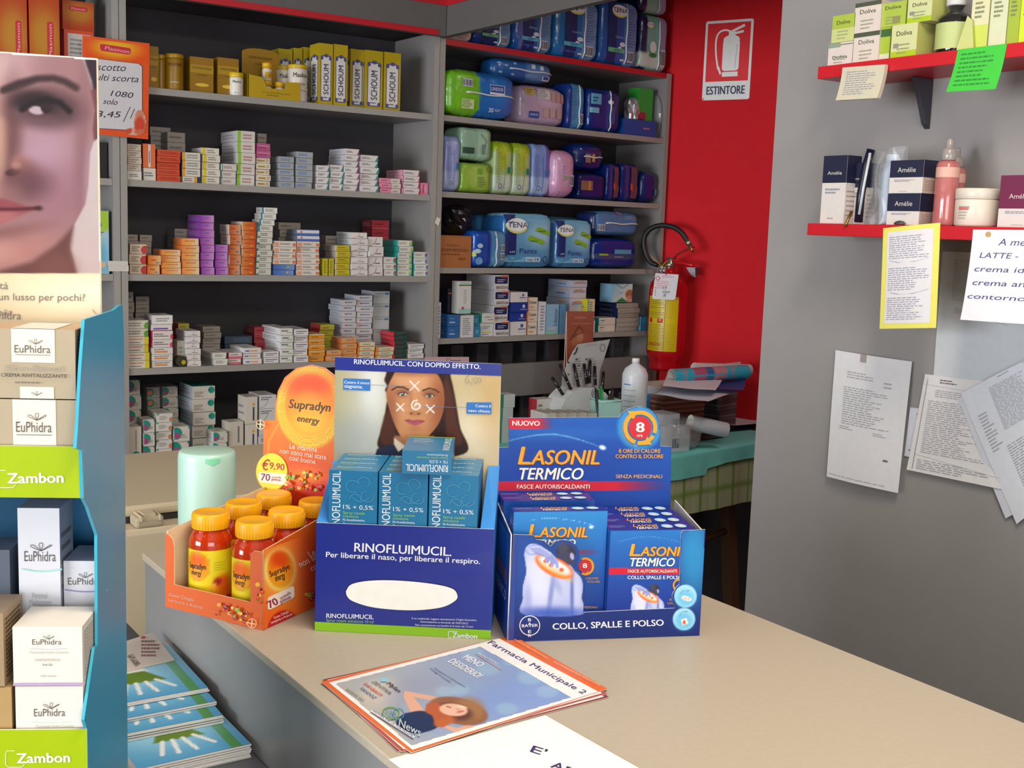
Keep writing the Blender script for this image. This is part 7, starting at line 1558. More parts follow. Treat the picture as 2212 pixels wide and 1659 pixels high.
def skin(D, w, h, mb, dep):
    D.rect(w*.42, h*.52, w*.815, h, '#e6dccc'); D.rect(w*.49, 0, w*.80, h*.17, '#e6dccc'); leafm(D, w*.645, h*.045, -h*.06, GG)
    D.text('EuPhidra', (w*.45, h*.66), (w*.775, h*.66), h*.108, GG, .01); D.line([(w*.455, h*.63), (w*.775, h*.63)], h*.007, GG); leafm(D, w*.645, h*.785, -h*.075, GG)
    D.text('Skin-Réveil', (w*.36, h*.395), (w*.885, h*.395), h*.085, '#a0968a', -.01); D.text('CREMA RIVITALIZZANTE', (w*.325, h*.31), (w*.925, h*.31), h*.05, '#4c443c', .02); D.scrib(w*.45, h*.21, w*.8, h*.25, 1, '#7c7064')
    Dt = Dec(mb, Fr((0, 0, h), (1, 0, 0), (0, 1, 0)), k0=.0003); Dt.rect(w*.42, 0, w*.815, dep*.9, '#e6dccc')
    Dr = Dec(mb, Fr((w, 0, 0), (0, 1, 0), (0, 0, 1)), k0=.0003); Dr.scrib(dep*.1, h*.08, dep*.95, h*.92, 16, '#5c5044', fill=.8, th=.45)
GLD = '#b0a084'
zt_ = cos('silver-gold cream carton, lower of two behind the upper lime lip', .006, (-72, 165, 865, 980), .07, GLD, '#7c7062', '#b09878', skin, zb=zg0+.0022)
zb2 = zt_+.0012
zt_ = cos('silver-gold cream carton, upper of two, below the face poster', .006, (-75, 163, 713, 860), .07, GLD, '#7c7062', '#c0a07c', skin, zb=zb2)
m_ = MB()
cos('silver-gold cream carton at the back, just below the poster, lying higher', .086, (-45, 208, 716, 980), .07, '#a08c72', '#7c6c58', '#c4a684', lambda D, w, h, mb, dep: Dec(mb, Fr((0, 0, h), (1, 0, 0), (0, 1, 0)), k0=.0003).rect(w*.45, 0, w*.75, dep, '#e6dccc'), zb=zg0+.0022)
def eup(tx=.5, ty=.72, tw=.62, th=.045, lines=(), arc=None):
    def f(D, w, h, mb, dep):
        D.text('EuPhidra', (w*(tx-tw/2), h*ty), (w*(tx+tw/2), h*ty), h*th, GG, .01); leafm(D, w*(tx+.03), h*(ty+th*1.02), -h*th*.8, GG)
        if arc: D.line([(w*(tx-tw*.6+tw*1.3*k/10), h*(ty-th*.75-.012*math.sin(math.pi*k/10))) for k in range(11)], h*.006, arc)
        for s_, y_, a_, b_, hh_, c_ in lines: D.text(s_, (w*a_, h*y_), (w*b_, h*y_), h*hh_, c_, .0)
        Dr = Dec(mb, Fr((w, 0, 0), (0, 1, 0), (0, 0, 1)), k0=.0003); Dr.scrib(dep*.1, h*.1, dep*.9, h*.9, 14, '#8c8478', fill=.8, th=.35)
    return f
WB = '#e4ddd0'
cos('tall white serum carton standing in the lower tray of the teal display', .078, (40, 130, 1098, 1340), .05, '#dcdce0', '#b8b8c0', '#c8c8d0', eup(.52, .765, .75, .045, (('Personal', .60, .32, .68, .025, '#b4b4b8'), ('Multisystem', .57, .25, .78, .025, '#b4b4b8'), ('IDRATANTE', .485, .30, .72, .022, '#6c6c70'), ('LEGGERA', .455, .34, .68, .022, '#6c6c70')), '#9cdcd0'), zb=zfl+.0004)
cos('white carton with violet line at right inside the teal display', .085, (138, 230, 1212, 1330), .06, '#dcdce0', '#b0b0b8', '#b8b8c4', eup(.55, .86, .88, .04, (), '#8c84c0'), zb=zfl+.0004)
z_1 = cos('cube-shaped white carton, lower of two just above the lower lime lip', .006, (34, 192, 1482, 1600), .062, WB, '#c8c0b4', '#e4dcd0', eup(.5, .60, .46, .10, (('Personal hydra System', .44, .3, .85, .05, '#b8b0a4'), ('IDRATANTE RICCA', .31, .4, .72, .045, '#a09890'), ('Pelli secche', .06, .46, .68, .04, '#a09890')), '#b4dccc'), zb=zfl+.0004)
cos('cube-shaped white carton with mauve base line, upper of two in lower tray', .006, (28, 190, 1354, 1465), .062, WB, '#c8c0b4', '#ebe2d4', lambda D, w, h, mb, dep: (eup(.49, .70, .42, .09, (('Personal hydra System', .55, .24, .80, .04, '#b8b0a4'), ('IDRATANTE RICCA', .42, .32, .68, .04, '#a09890'), ('Anti Gx', .34, .42, .57, .04, '#5c544c'), ('Pelli secche', .15, .40, .62, .035, '#a09890')), '#c4b0d4')(D, w, h, mb, dep), D.rect(0, 0, w, h*.045, '#b89cc4')), zb=z_1+.0012, rot=0)
z_2 = cos('golden cream carton, lower one at left of the lower tray', .006, (-90, 26, 1485, 1600), .07, '#b0905c', '#8c7048', '#c0a070', lambda D, w, h, mb, dep: None, zb=zfl+.0004)
cos('golden-brown cream carton, upper one at left of the lower tray', .006, (-95, 8, 1325, 1480), .06, '#a08868', '#806a50', '#a89078', lambda D, w, h, mb, dep: (lambda Dr: Dr.scrib(dep*.1, h*.08, dep*.9, h*.92, 14, '#5c4a34', fill=.9, th=.4))(Dec(mb, Fr((w, 0, 0), (0, 1, 0), (0, 0, 1)), k0=.0003)), zb=z_2+.001, rcol='#a88c68')
cos('dark grey cream carton at left rear of the lower tray', .09, (-60, 22, 1188, 1330), .05, '#5c6470', '#4c5460', '#6c7480', lambda D, w, h, mb, dep: None, zb=zfl+.0004)
# ================================================================== orange price card on the upright
FPl = Fr(V3(0, SY-.012, 1.5), (1, 0, 0), (0, 0, 1)); m = MB()
cc = [(178, 76), (323, 94), (320, 301), (174, 286)]
m.prism([FPl.pt(*FPl.px(*q)) for q in cc][::-1], V3(0, .0025, 0), M('#e0500c', rough=.35), WHT)
D = Dec(m, FPl, px=True, k0=.0003)
def plf(X, Y): P = Pic(X, Y, '#e24e0a'); P.ell(250, 104, 48, 20, '#e8b01c', 1, 6, .6); return P.c
a0, b0 = FPl.px(178, 100); a1, b1 = FPl.px(322, 100); D.paint(a0+.002, FPl.px(250, 130)[1], a1-.002, FPl.px(178, 82)[1], 40, 14, plf, mask=lambda X, Y: Pic(X, Y, '#000000').polym([(180, 78), (321, 96), (321, 200), (180, 200)], .3) > .5)
D.poly([(216, 96), (222, 95), (281, 104), (283, 108), (282, 117), (276, 118), (219, 110), (216, 105)], '#c41c34'); D.text('Plasmon', (226, 107), (279, 116), 8, '#e8a0a8', .03)
D.poly([(183, 123), (300, 137), (308, 143), (308, 280), (300, 284), (181, 276)], '#5c3424'); D.poly([(183, 124), (299, 138), (306.5, 144), (306.5, 278), (300, 282), (181, 275)], M('#cfccd0', rough=.3))
HB = '#23233c'
D.text('Biscotto', (190, 151), (270, 154), 15, HB, .0, sh=.3); D.text('multi scorta', (188, 172), (298, 178), 14, HB, .0, sh=.3); D.text('1080', (238, 207), (285, 212), 12, HB, .0, sh=.3); D.text('solo', (222, 224), (252, 227), 12, HB, .0, sh=.3); D.text('3,45', (208, 252), (258, 254), 13, HB, .0, sh=.3); D.line([(281, 231), (266, 263)], 1.4, HB); D.line([(290, 235), (281, 256)], 1.4, HB)
def infant(X, Y):
    P = Pic(X, Y, '#d8a890'); P.ell(302, 246, 10, 9, '#cc8468', 1); P.ell(302, 270, 12, 18, '#c8452c', 1, soft=.3); P.ell(276, 282, 9, 8, '#c8502c', 1); P.ell(306, 285, 16, 6, '#cc6a50', 1); return P.c
D.paint(FPl.px(268, 270)[0], FPl.px(300, 293)[1], FPl.px(317, 270)[0], FPl.px(300, 238)[1], 30, 30, infant, mask=lambda X, Y: (Pic(X, Y, '#000000').ellm(302, 264, 14, 28, 0, .05)+Pic(X, Y, '#000000').ellm(290, 284, 24, 9, 0, .05)) > .5)
single('price_card', m, 'orange and white handwritten price card hanging on the shelf upright', 'sign')
# tape wrapped round the upright
m = MB(); TP = M('#cfccc4', rough=.3); m.box((.962, SY-.0025, 1.5-.168), (1.022, SY-.0012, 1.5-.150), TP); m.box((.960, SY-.0035, 1.5-.150), (1.020, SY-.0026, 1.5-.137), TP)
single('tape_strip', m, 'strip of whitish adhesive tape across the left shelf upright', 'tape')
m = MB(); p = ony(944, 478, SY-.004); m.prism([p+V3(-.008, 0, -.006), p+V3(.006, 0, -.016), p+V3(.012, -.004, .01), p+V3(-.004, -.004, .014)], V3(0, .0008, 0), M('#d8d4c4', rough=.5)); single('paper_scrap', m, 'small scrap of white paper stuck on the middle upright', 'paper')
# ================================================================== booklets on the low ledge
def booklet(lab, x1, yfront, z0, nth, rot=0.0, ins=0.0, wid=.148, ln=.205):
    W, Ln = wid, ln; h = .0016*nth; mb = MB(); n = nth
    for k in range(n):
        j = random.Random(k+int(yfront*1000)); dx = j.uniform(-.0015, .0015); dy = j.uniform(-.002, .002)
        mb.box((dx, dy, k*.0016), (W+dx, Ln+dy, k*.0016+.0013), M('#d0ccc4', rough=.6))
    F2 = Fr((0, 0, h-.0003+.0001), (1, 0, 0), (0, 1, 0)); D = Dec(mb, F2, k0=.0003)
    def fn(X, Y):
        x, y = X/W, Y/Ln; P = Pic(x*100, y*140, '#6cb0d0'); P.lin(0, 0, 0, 140, '#4c98c4', '#94c0cc'); P.mix(((x > .82) & (x < .93)).astype(float), '#4c8c50'); P.ell(45, 70, 40, 40, '#a4d4ec', .7, soft=.8)
        P.poly([(40, 88), (56, 88), (62, 66), (34, 66)], '#dfe2e0', soft=1.2); P.poly([(38, 70), (58, 70), (72, 40), (26, 42)], '#5c7c24', soft=1.5); P.ell(48, 96, 5, 6, '#dfe2e0')
        for a_, b_ in (((42, 86), (4, 92)), ((42, 86), (6, 84)), ((54, 86), (88, 100)), ((54, 86), (86, 90)), ((34, 42), (26, 16)), ((43, 42), (40, 14)), ((52, 42), (56, 14)), ((62, 44), (74, 20))): P.stroke([a_, b_], 3.6, '#dfe2e0', 1, 1)
        P.mix((y > .93).astype(float), '#c8b4ac'); return P.c
    D.paint(.0005, .0005, W-.0005, Ln-.0005, 60, 84, fn); D.k += .0001
    D.text('La sindrome', (W*.22, Ln*.84), (W*.66, Ln*.84), Ln*.035, '#3c8cac', .0); D.text('Metabolica', (W*.26, Ln*.78), (W*.66, Ln*.78), Ln*.035, '#3c8cac', .0); D.text('QUADERNI', (W*.05, Ln*.95), (W*.4, Ln*.95), Ln*.02, '#3c3c44', .02)
    a_ = R(rot); p = V3(x1-W*math.cos(a_), yfront-W*math.sin(a_), z0)
    tag(link('booklet', mb.mesh('booklet'), None, p, a_), lab, 'booklet', 'sky-blue booklets fanned on the low ledge')
booklet('pile of sky-blue booklets at the very front of the fan, nearest the camera', .5475, 1.388, .8004, 12, 0)
booklet('sky-blue booklets stacked second from the front of the fan', .538, 1.466, .8204, 7, -2)
booklet('sky-blue booklets stacked third from the front of the fan', .541, 1.50, .8319, 4, -1)
booklet('sky-blue booklet on top of the fan with its whole cover showing', .542, 1.535, .8386, 4, -1.5)
m = MB(); zc_ = .8462; A = [onz(x, y, zc_) for x, y in ((250, 1392), (330, 1366), (378, 1426), (268, 1452))]
m.prism(A if np.cross(A[1]-A[0], A[2]-A[0])[2] > 0 else A[::-1], V3(0, 0, -.0004), M('#cfc4b8', rough=.5)); D = Dec(m, Fr(V3(A[0][0], A[0][1], zc_), (1, 0, 0), (0, 1, 0)), px=True, k0=.0002)
D.text('CULTURE', (285, 1412), (303, 1434), -7, '#3c3c2c', .03); D.text('DEL MONDO', (279, 1415), (297, 1438), -5, '#3c3c2c', .03); D.scrib(305, 1382, 350, 1420, 5, '#8c5c5c'); D.rect(305, 1375, 314, 1380, '#b04c4c')
single('leaflet', m, 'beige leaflet with red dots lying above the sky-blue booklets', 'leaflet')
# ================================================================== table with turquoise cloth by the red wall
TZ = .75; TA = 8.0; TO = onz(1455, 982, TZ+.004); TU = dr(TA); TN = dr(TA+90)
def tb(s_, d, z): return V3(TO[0]+TU[0]*s_+TN[0]*d, TO[1]+TU[1]*s_+TN[1]*d, z)
S0, S1_ = -.42, .66; TD = .56
t = Thing('side_table', 'wooden trestle table under a turquoise cloth beside the red wall', 'table', tb(.1, .3, 0), R(TA))
m = MB(); m.prism([tb(S0+.01, .01, TZ-.022), tb(S1_-.01, .01, TZ-.022), tb(S1_-.01, TD-.01, TZ-.022), tb(S0+.01, TD-.01, TZ-.022)][::-1], V3(0, 0, .022), M('#6c4a30', rough=.6)); t.part('tabletop', m)
WD = M('#6b4a34', rough=.6, noise=.06, scale=12)
def leg(a, b, w=.022):
    m = MB(); d = np.array(b)-np.array(a); x = TU*w; y = TN*w; P = [a-x-y, a+x-y, a+x+y, a-x+y, b-x-y, b+x-y, b+x+y, b-x+y]
    m.add(P, [(0, 3, 2, 1), (4, 5, 6, 7), (0, 1, 5, 4), (1, 2, 6, 5), (2, 3, 7, 6), (3, 0, 4, 7)], WD); return m
for sx, fx in ((.14, .06), (.44, .50), (-.30, -.36)):
    t.part('leg', leg(tb(fx, .08, 0.001), tb(sx, .12, TZ-.023)))
    t.part('leg', leg(tb(fx+.02, .48, 0.001), tb(sx, .44, TZ-.023)))
for d_ in (.1, .46): m = MB(); m.tube([tb(.10, d_, .36), tb(.47, d_, .40)], .012, WD, 8); t.part('stretcher', m)
def cloth(s0, s1, d0, d1, z, hem, colf, amp=.004, cor=0.0, n=70, fold=0):
    """top sheet plus a hanging front and side with soft folds; hem(s) = hanging length at the front"""
    m = MB(); prof = []
    def row(s_):
        pts = [(d1, z)]
        for k in range(9): pts.append((d1+(d0-d1)*(k+1)/9, z))
        L = hem(s_)
        for k in range(1, 13):
            f = k/12; wv = amp*math.sin(s_*26+1.3)*f+amp*.6*math.sin(s_*61)*f
            pts.append((d0-.004-.006*f-wv, z-L*f))
        return pts
    vs = []; cs = []; cols = []
    for i in range(n+1):
        s_ = s0+(s1-s0)*i/n; r_ = row(s_)
        for j, (d, zz) in enumerate(r_): vs.append(tb(s_, d, zz)); cols.append((s_, (d if zz >= z-1e-6 else d0-(z-zz))))
    W = 22; fs = [(i*W+j, i*W+j+1, (i+1)*W+j+1, (i+1)*W+j) for i in range(n) for j in range(W-1)]
    c = np.array(cols); m.add(vs, fs, M('VC', rough=.8, noise=.03), True, s2l(np.clip(colf(c[:, 0], c[:, 1]), 0, 1)))
    # right-hand hanging side
    vs = []; cols = []; k2 = 16; L = hem(s1)
    for i in range(k2+1):
        d = d0+(d1-d0)*i/k2
        for k in range(9):
            f = k/8; vs.append(tb(s1+.004+.006*f+amp*math.sin(d*30)*f, d-.01*f, z-L*f)); cols.append((s1+L*f, d))
    c = np.array(cols); m.add(vs, [(i*9+k, (i+1)*9+k, (i+1)*9+k+1, i*9+k+1) for i in range(k2) for k in range(8)], M('VC', rough=.8, noise=.03), True, s2l(np.clip(colf(c[:, 0], c[:, 1]), 0, 1)))
    return m
def check(X, Y):
    P = Pic(X, Y, '#a4b08c'); u_ = (X*11.0) % 1; v_ = (Y*11.0) % 1
    P.mix(((u_ > .5) & (u_ < .64)).astype(float)*.6, '#56781c'); P.mix(((v_ > .3) & (v_ < .56)).astype(float)*.7, '#5c8c24'); P.mix(((u_ > .0) & (u_ < .06)).astype(float)*.5, '#9c8c50'); return P.c
hemc = lambda s_: .215
m = cloth(S0-.002, S1_+.002, -.004, TD, TZ+.0010, hemc, check, .003, n=150); single('checked_cloth', m, 'green and grey checked cloth hanging below the turquoise one', 'tablecloth')
hz = TZ+.0035
def hemt(s_):
    a = .085
    if s_ < .16: return a-.02*max(0, .02-s_)
    return a-.02-.012*min(1, (s_-.16)/.1)
tq = lambda X, Y: Pic(X, Y, '#6cc8c2').c
m = cloth(S0-.006, S1_+.006, -.010, TD+.002, hz, hemt, tq, .002, n=90); single('turquoise_cloth', m, 'turquoise cloth spread over the table beside the red wall', 'tablecloth')
T0 = hz+.0006
def at(x, y, Y): p = ony(x, y, Y); return p
def tbox(name, lab, cat, xl, xr, yt, Y, dep, fc, lc=None, tc=None, deco=None, z0=None, rot=None, group=None, rc=None):
    a = at(xl, 870, Y); b = at(xr, 870, Y); z0 = T0 if z0 is None else z0; h = at((xl+xr)/2, yt, Y)[2]-z0; w = b[0]-a[0]
    mb = MB(); mb.box((0, 0, 0), (w, dep, h), M(fc, rough=.4), left=M(lc or fc, rough=.4), top=M(tc or fc, rough=.4), right=M(rc or lc or fc, rough=.4))
    if deco: deco(mb, w, dep, h)
    o = link(name, mb.mesh(name), None, V3(a[0], Y, z0), R(rot or 0)); return tag(o, lab, cat, group), z0+h
_, z_ = tbox('flat_carton', 'white carton with green side, lowest in the stack behind the blue display card', 'carton', 1086, 1108, 905, 3.36, .05, '#b4c0ba', '#3c7c6c')
_, z_ = tbox('flat_carton', 'white carton with green side, middle of the stack behind the blue display card', 'carton', 1087, 1109, 881, 3.36, .05, '#b8c2bc', '#3c7c6c', z0=z_+.0006)
_, z_ = tbox('flat_carton', 'white carton with green side, topmost of the stack behind the blue display card', 'carton', 1088, 1112, 852, 3.36, .05, '#bcc4be', '#2c7458', z0=z_+.0006)
tbox('small_carton', 'upright white carton with red left edge beside the pencil display', 'carton', 1160, 1194, 862, 3.34, .05, '#cac4be', '#b0303c', deco=lambda m, w, d, h: (FD(m).scrib(w*.1, h*.3, w*.45, h*.9, 6, '#6c6468'), FD(m).scrib(w*.55, h*.3, w*.9, h*.8, 5, '#9c9498')))
for k in range(5):
    tbox('flat_pack', 'white flat carton lying behind the blue display card, %s from left' % NTH[k], 'carton', 1182+22*k, 1203+22*k, 893, 3.0+.012*k, .09, '#c2c0b8', group='white flat cartons in front of the pencil display', deco=lambda m, w, d, h: Dec(m, Fr((0, 0, h), (1, 0, 0), (0, 1, 0)), k0=.0002).scrib(w*.1, d*.1, w*.9, d*.9, 4, '#8c8c88'))
# brown card
FB2 = Fr(V3(0, 3.50, 0), (1, 0, 0), (0, 0, 1)); m = MB(); a = FB2.px(1222, 720)[0]; b = FB2.px(1282, 720)[0]; h1 = FB2.px(1250, 672)[1]
m.prism([FB2.pt(a, T0), FB2.pt(b, T0), FB2.pt(b, h1-.002), FB2.pt(a, h1)], V3(0, .003, 0), M('#8c4c34', rough=.35), WHT); D = Dec(m, FB2, px=True, k0=.0003)
def brn(X, Y): P = Pic(X, Y, '#8c4a34'); P.lin(0, 670, 0, 780, '#9c5848', '#7c3f2a'); P.ell(1250, 740, 26, 22, '#a05c40', .7, soft=.8); P.ell(1253, 727, 7, 10, '#c08468', .8, soft=.5); P.ell(1245, 738, 12, 8, '#b07450', .6, soft=.6); P.stroke([(1232, 735), (1250, 705), (1258, 712)], 2, '#5c2c20', .8); P.stroke([(1236, 728), (1262, 716)], 2, '#5c2c20', .7); return P.c
D.paint(a+.001, FB2.px(1250, 790)[1], b-.001, h1-.003, 40, 60, brn); D.k = .0008; D.text('EuPhidra', (1242, 688), (1266, 688), 4.5, '#c89884', .0); D.text('prodotti di bellezza', (1233, 700), (1276, 700), 2.5, '#c89884', .0)
D.line([(1223.3, 674), (1223.3, 800)], 1.4, '#d8ccc4'); 
single('brown_card', m, 'brown upright advertising card behind the pencil display', 'advertising card')
# pencil display
YP = 3.27; FP2 = Fr(V3(0, YP, 0), (1, 0, 0), (0, 0, 1)); bp = FP2.px(1265, 870)
t = Thing('pencil_display', 'white fan-shaped display stand with a slanted card of colour swatches', 'display stand', V3(bp[0], YP+.05, T0))
PWh = M('#c4c6c6', rough=.4); m = MB()
arc = [(1211, 905), (1213, 880), (1222, 862), (1238, 846), (1262, 838), (1290, 838), (1308, 848), (1318, 862), (1322, 905)]
P = [FP2.pt(*FP2.px(*q)) for q in arc]; zb_ = T0
P[0][2] = zb_; P[-1][2] = zb_; m.prism(P[::-1] if np.cross(P[1]-P[0], P[2]-P[0])[1] > 0 else P, V3(0, .10, 0), PWh)
D = Dec(m, FP2, px=True, k0=.0003); D.ring(1284, 849, 6, 9, 1.4, '#4c4c54'); D.ring(1284, 849, 3, 4, 1.4, '#4c4c54'); D.scrib(1279, 856, 1290, 866, 2, '#5c5c60'); D.text('EuPhidra', (1274, 892), (1298, 891), 6, '#6c6c6c', .0)
t.part('base', m)
m = MB(); FC = Fr(V3(0, YP+.085, 0), (1, 0, 0), (0, 0, 1)); cp = [(1211, 880), (1213, 850), (1216, 815), (1226, 785), (1238, 760), (1249, 744), (1318, 733), (1308, 765), (1296, 800), (1290, 880)]
P = [FC.pt(*FC.px(*q)) for q in cp]; m.prism(P[::-1], V3(0, .003, 0), M('#aeb0ae', rough=.4)); D = Dec(m, FC, px=True, k0=.0003)
for i, (x, y) in enumerate(((1228, 783), (1228, 809), (1218, 808), (1222, 820), (1245, 776), (1250, 790), (1242, 803), (1266, 776), (1263, 788), (1268, 800))): D.ell(x, y, 2.2, 2.2, ['#2c3450', '#3c6c3c', '#7c3c2c', '#4c2c2c', '#3c3c44'][i % 5], 10)
D.line([(1247, 750), (1244, 760), (1239, 766)], 3, '#23304c'); D.scrib(1242, 772, 1256, 815, 8, '#6c6c6c', th=.3); D.scrib(1268, 772, 1290, 815, 8, '#6c6c6c', th=.3); D.ring(1301, 751, 5, 8, 1.2, '#6c6c74'); D.text('EuPhidra', (1265, 748), (1288, 745), 4, '#9c9c9c', .0)
t.part('swatch_card', m, 'grey-white card with colour swatches')
for k, (x0, y0, x1, y1) in enumerate(((1211, 820), (1227, 855), (1228, 791), (1246, 848), (1258, 791), (1262, 838), (1282, 791), (1279, 832), (1292, 783), (1282, 828), (1302, 796), (1296, 832), (1322, 808), (1312, 845))[0:0] or ((1211, 820, 1227, 855), (1228, 791, 1246, 848), (1258, 791, 1261, 838), (1280, 791, 1279, 832), (1293, 783, 1284, 830), (1303, 796, 1297, 834), (1322, 808, 1312, 846))):
    m = MB(); A = FP2.px(x0, y0); B = FP2.px(x1, y1); p0 = V3(A[0], YP+.05, A[1]); p1 = V3(B[0], YP+.03, B[1])
    m.tube([p1, p0], .0062, M('#121214', rough=.3), 10); m.tube([p0, p0+(p0-p1)*.06], .0045, M('#2c2426', rough=.3), 10); g = p1+(p0-p1)*.35; m.tube([g, g+(p0-p1)*.03], .0066, M('#8c8c90', rough=.3, metal=.6), 10)
    single('cosmetic_pencil', m, 'black cosmetic pencil in the fan display, %s from left' % NTH[k], 'pencil', group='black pencils in the fan display')
# pen cup
YC = 3.02; FC2 = Fr(V3(0, YC, 0), (1, 0, 0), (0, 0, 1)); a = FC2.px(1296, 880)[0]; b = FC2.px(1352, 880)[0]; hc = FC2.px(1325, 864)[1]
t = Thing('pen_cup', 'pale mint square pen cup behind the blue display card', 'pen cup', V3((a+b)/2, YC+.03, T0)); MG = M('#9cc8be', rough=.45); cx, cy = (a+b)/2, YC+.04; rr = (b-a)/2/1.08
m = MB(); 
def sq(r_, z): return [V3(cx+r_*math.cos(R(a_)), cy+r_*math.sin(R(a_)), z) for a_ in (215, 305, 35, 125)]
o1, o2, i2, i1 = sq(rr*.9, T0), sq(rr*1.05, hc), sq(rr*.95, hc), sq(rr*.82, T0+.006)
m.add(o1+o2+i2+i1, [(0, 1, 5, 4), (1, 2, 6, 5), (2, 3, 7, 6), (3, 0, 4, 7), (4, 5, 9, 8), (5, 6, 10, 9), (6, 7, 11, 10), (7, 4, 8, 11), (8, 9, 13, 12), (9, 10, 14, 13), (10, 11, 15, 14), (11, 8, 12, 15), (12, 13, 14, 15), (3, 2, 1, 0)], MG)
m.tube(sq(rr*1.06, hc-.006)+[sq(rr*1.06, hc-.006)[0]], .0025, MG, 6); t.part('cup', m)
for k, (x, y, c_, dx) in enumerate(((1299, 847, '#18181a', .010), (1307, 846, '#2a2a2e', .006), (1319, 845, '#1f9c4c', 0), (1329, 853, '#181818', .002), (1339, 845, '#1a1a1e', -.006), (1343, 856, '#222226', -.012), (1350, 856, '#18181c', -.014))):
    q = FC2.px(x, y); m = MB(); p0 = V3(q[0], cy+.01*((k % 3)-1), q[1]); p1 = V3(cx+(q[0]-cx)*.35, cy+.006*((k % 3)-1), T0+.012); m.tube([p1, p0], .0045 if c_[1] != '1' or k != 2 else .007, M(c_, rough=.35), 8); m.tube([p0, p0+(p0-p1)*.05], .0035, M('#88888c' if k % 2 else c_, rough=.3), 8)
    single('pen', m, ('green marker pen' if k == 2 else 'dark pen')+' in the pale mint cup, %s from left' % NTH[k], 'pen', group='pens in the mint cup')
# white bottle
YB = 3.14; FB3 = Fr(V3(0, YB, 0), (1, 0, 0), (0, 0, 1)); a = FB3.px(1348, 860)[0]; b = FB3.px(1391, 860)[0]; cx = (a+b)/2; r = (b-a)/2; zt = FB3.px(1370, 774)[1]; H = zt-T0; bb = V3(cx, YB, T0)
t = Thing('white_bottle', 'white plastic bottle with conical shoulder and blue printed label', 'bottle', bb); WP = M('#cfd2d6', rough=.35)
zs = FB3.px(1370, 808)[1]-T0; zn = FB3.px(1370, 786)[1]-T0
m = MB(); m.lathe([(r*.95, 0), (r, .004), (r, zs*.98), (r*.985, zs), (r*.8, zs+(zn-zs)*.55), (r*.32, zn), (r*.27, zn+.003)], bb, WP, 32)
fa = math.degrees(math.atan2(-bb[1], -bb[0]))
for i in range(9):
    z_ = zs*(.86-.075*i); n = 5; vs = []
    for k in range(n+1):
        a_ = R(fa-55+(60 if i else 38)*k/n)
        vs += [bb+V3(math.cos(a_)*(r+.0006), math.sin(a_)*(r+.0006), z_), bb+V3(math.cos(a_)*(r+.0006), math.sin(a_)*(r+.0006), z_+(.004 if i == 0 else .0018))]
    m.add(vs, [(2*k, 2*k+2, 2*k+3, 2*k+1) for k in range(n)], '#3c84c4' if i == 0 else '#7c8490')
t.part('bottle_body', m)
m = MB(); m.lathe([(r*.30, zn+.0032), (r*.30, H-.003), (r*.27, H), (0, H)], bb, M('#dfe0e2', rough=.35), 24); t.part('cap', m)
tbox('blue_white_carton', 'small blue and white carton just right of the white bottle', 'carton', 1378, 1407, 853, 3.24, .05, '#7cb0d4', '#9cb4c4', '#3c9cd8', lambda m, w, d, h: (FD(m).rect(0, h*.6, w, h, '#1c80c8'), FD(m).scrib(w*.15, h*.65, w*.8, h*.9, 2, '#b4d8ec'), FD(m).rect(w*.1, h*.1, w*.9, h*.5, '#b4c4d0')))
tbox('clear_box', 'white tall pack half hidden between the pen cup and the blue and white carton', 'carton', 1352, 1376, 868, 3.22, .05, '#bcc8c8', deco=lambda m, w, d, h: FD(m).scrib(w*.2, h*.2, w*.8, h*.8, 3, '#8ca4a8'))
# stack of brown leaflets
YL = 3.17
def sheetstack(name, lab, cat, A, ag, w, d, z0, h, n, cols, group=None, jit=.002):
    """a pile whose sheets show as thin layers, one pile = one bundle"""
    mb = MB(); rg = random.Random(int(A[0]*999)); th = h/n
    for k in range(n):
        dx, dy = rg.uniform(-jit, jit), rg.uniform(-jit, jit); mb.box((dx, dy, k*th), (w+dx, d+dy, k*th+th*.9), M(cols[k % len(cols)], rough=.5))
    return tag(link(name, mb.mesh(name), None, V3(A[0], A[1], z0), ag), lab, cat, group), z0+h
a = at(1430, 880, YL); hL = at(1430, 858, YL)[2]-T0
o, zl = sheetstack('leaflet_bundle', 'thick bundle of brown-edged leaflets stacked beside the red wall', 'bundle', at(1432, 880, YL), R(3), .215, .20, T0, hL, 18, ['#7c4030', '#8c5844', '#6c3828', '#94705c'])
o, zl2 = sheetstack('leaflet_bundle', 'white-edged bundle of leaflets lying on the brown-edged bundle', 'bundle', at(1435, 880, YL+.01), R(3), .205, .19, zl+.0004, .028, 7, ['#b4b2b0', '#a4a2a4'])
o, z3 = sheetstack('leaflet_bundle', 'grey-wrapped leaflet bundle at the right end by the partition', 'bundle', at(1556, 880, YL+.045), R(14), .12, .18, T0, hL+.03, 14, ['#55565a', '#6c6a6c', '#4c4c50'])
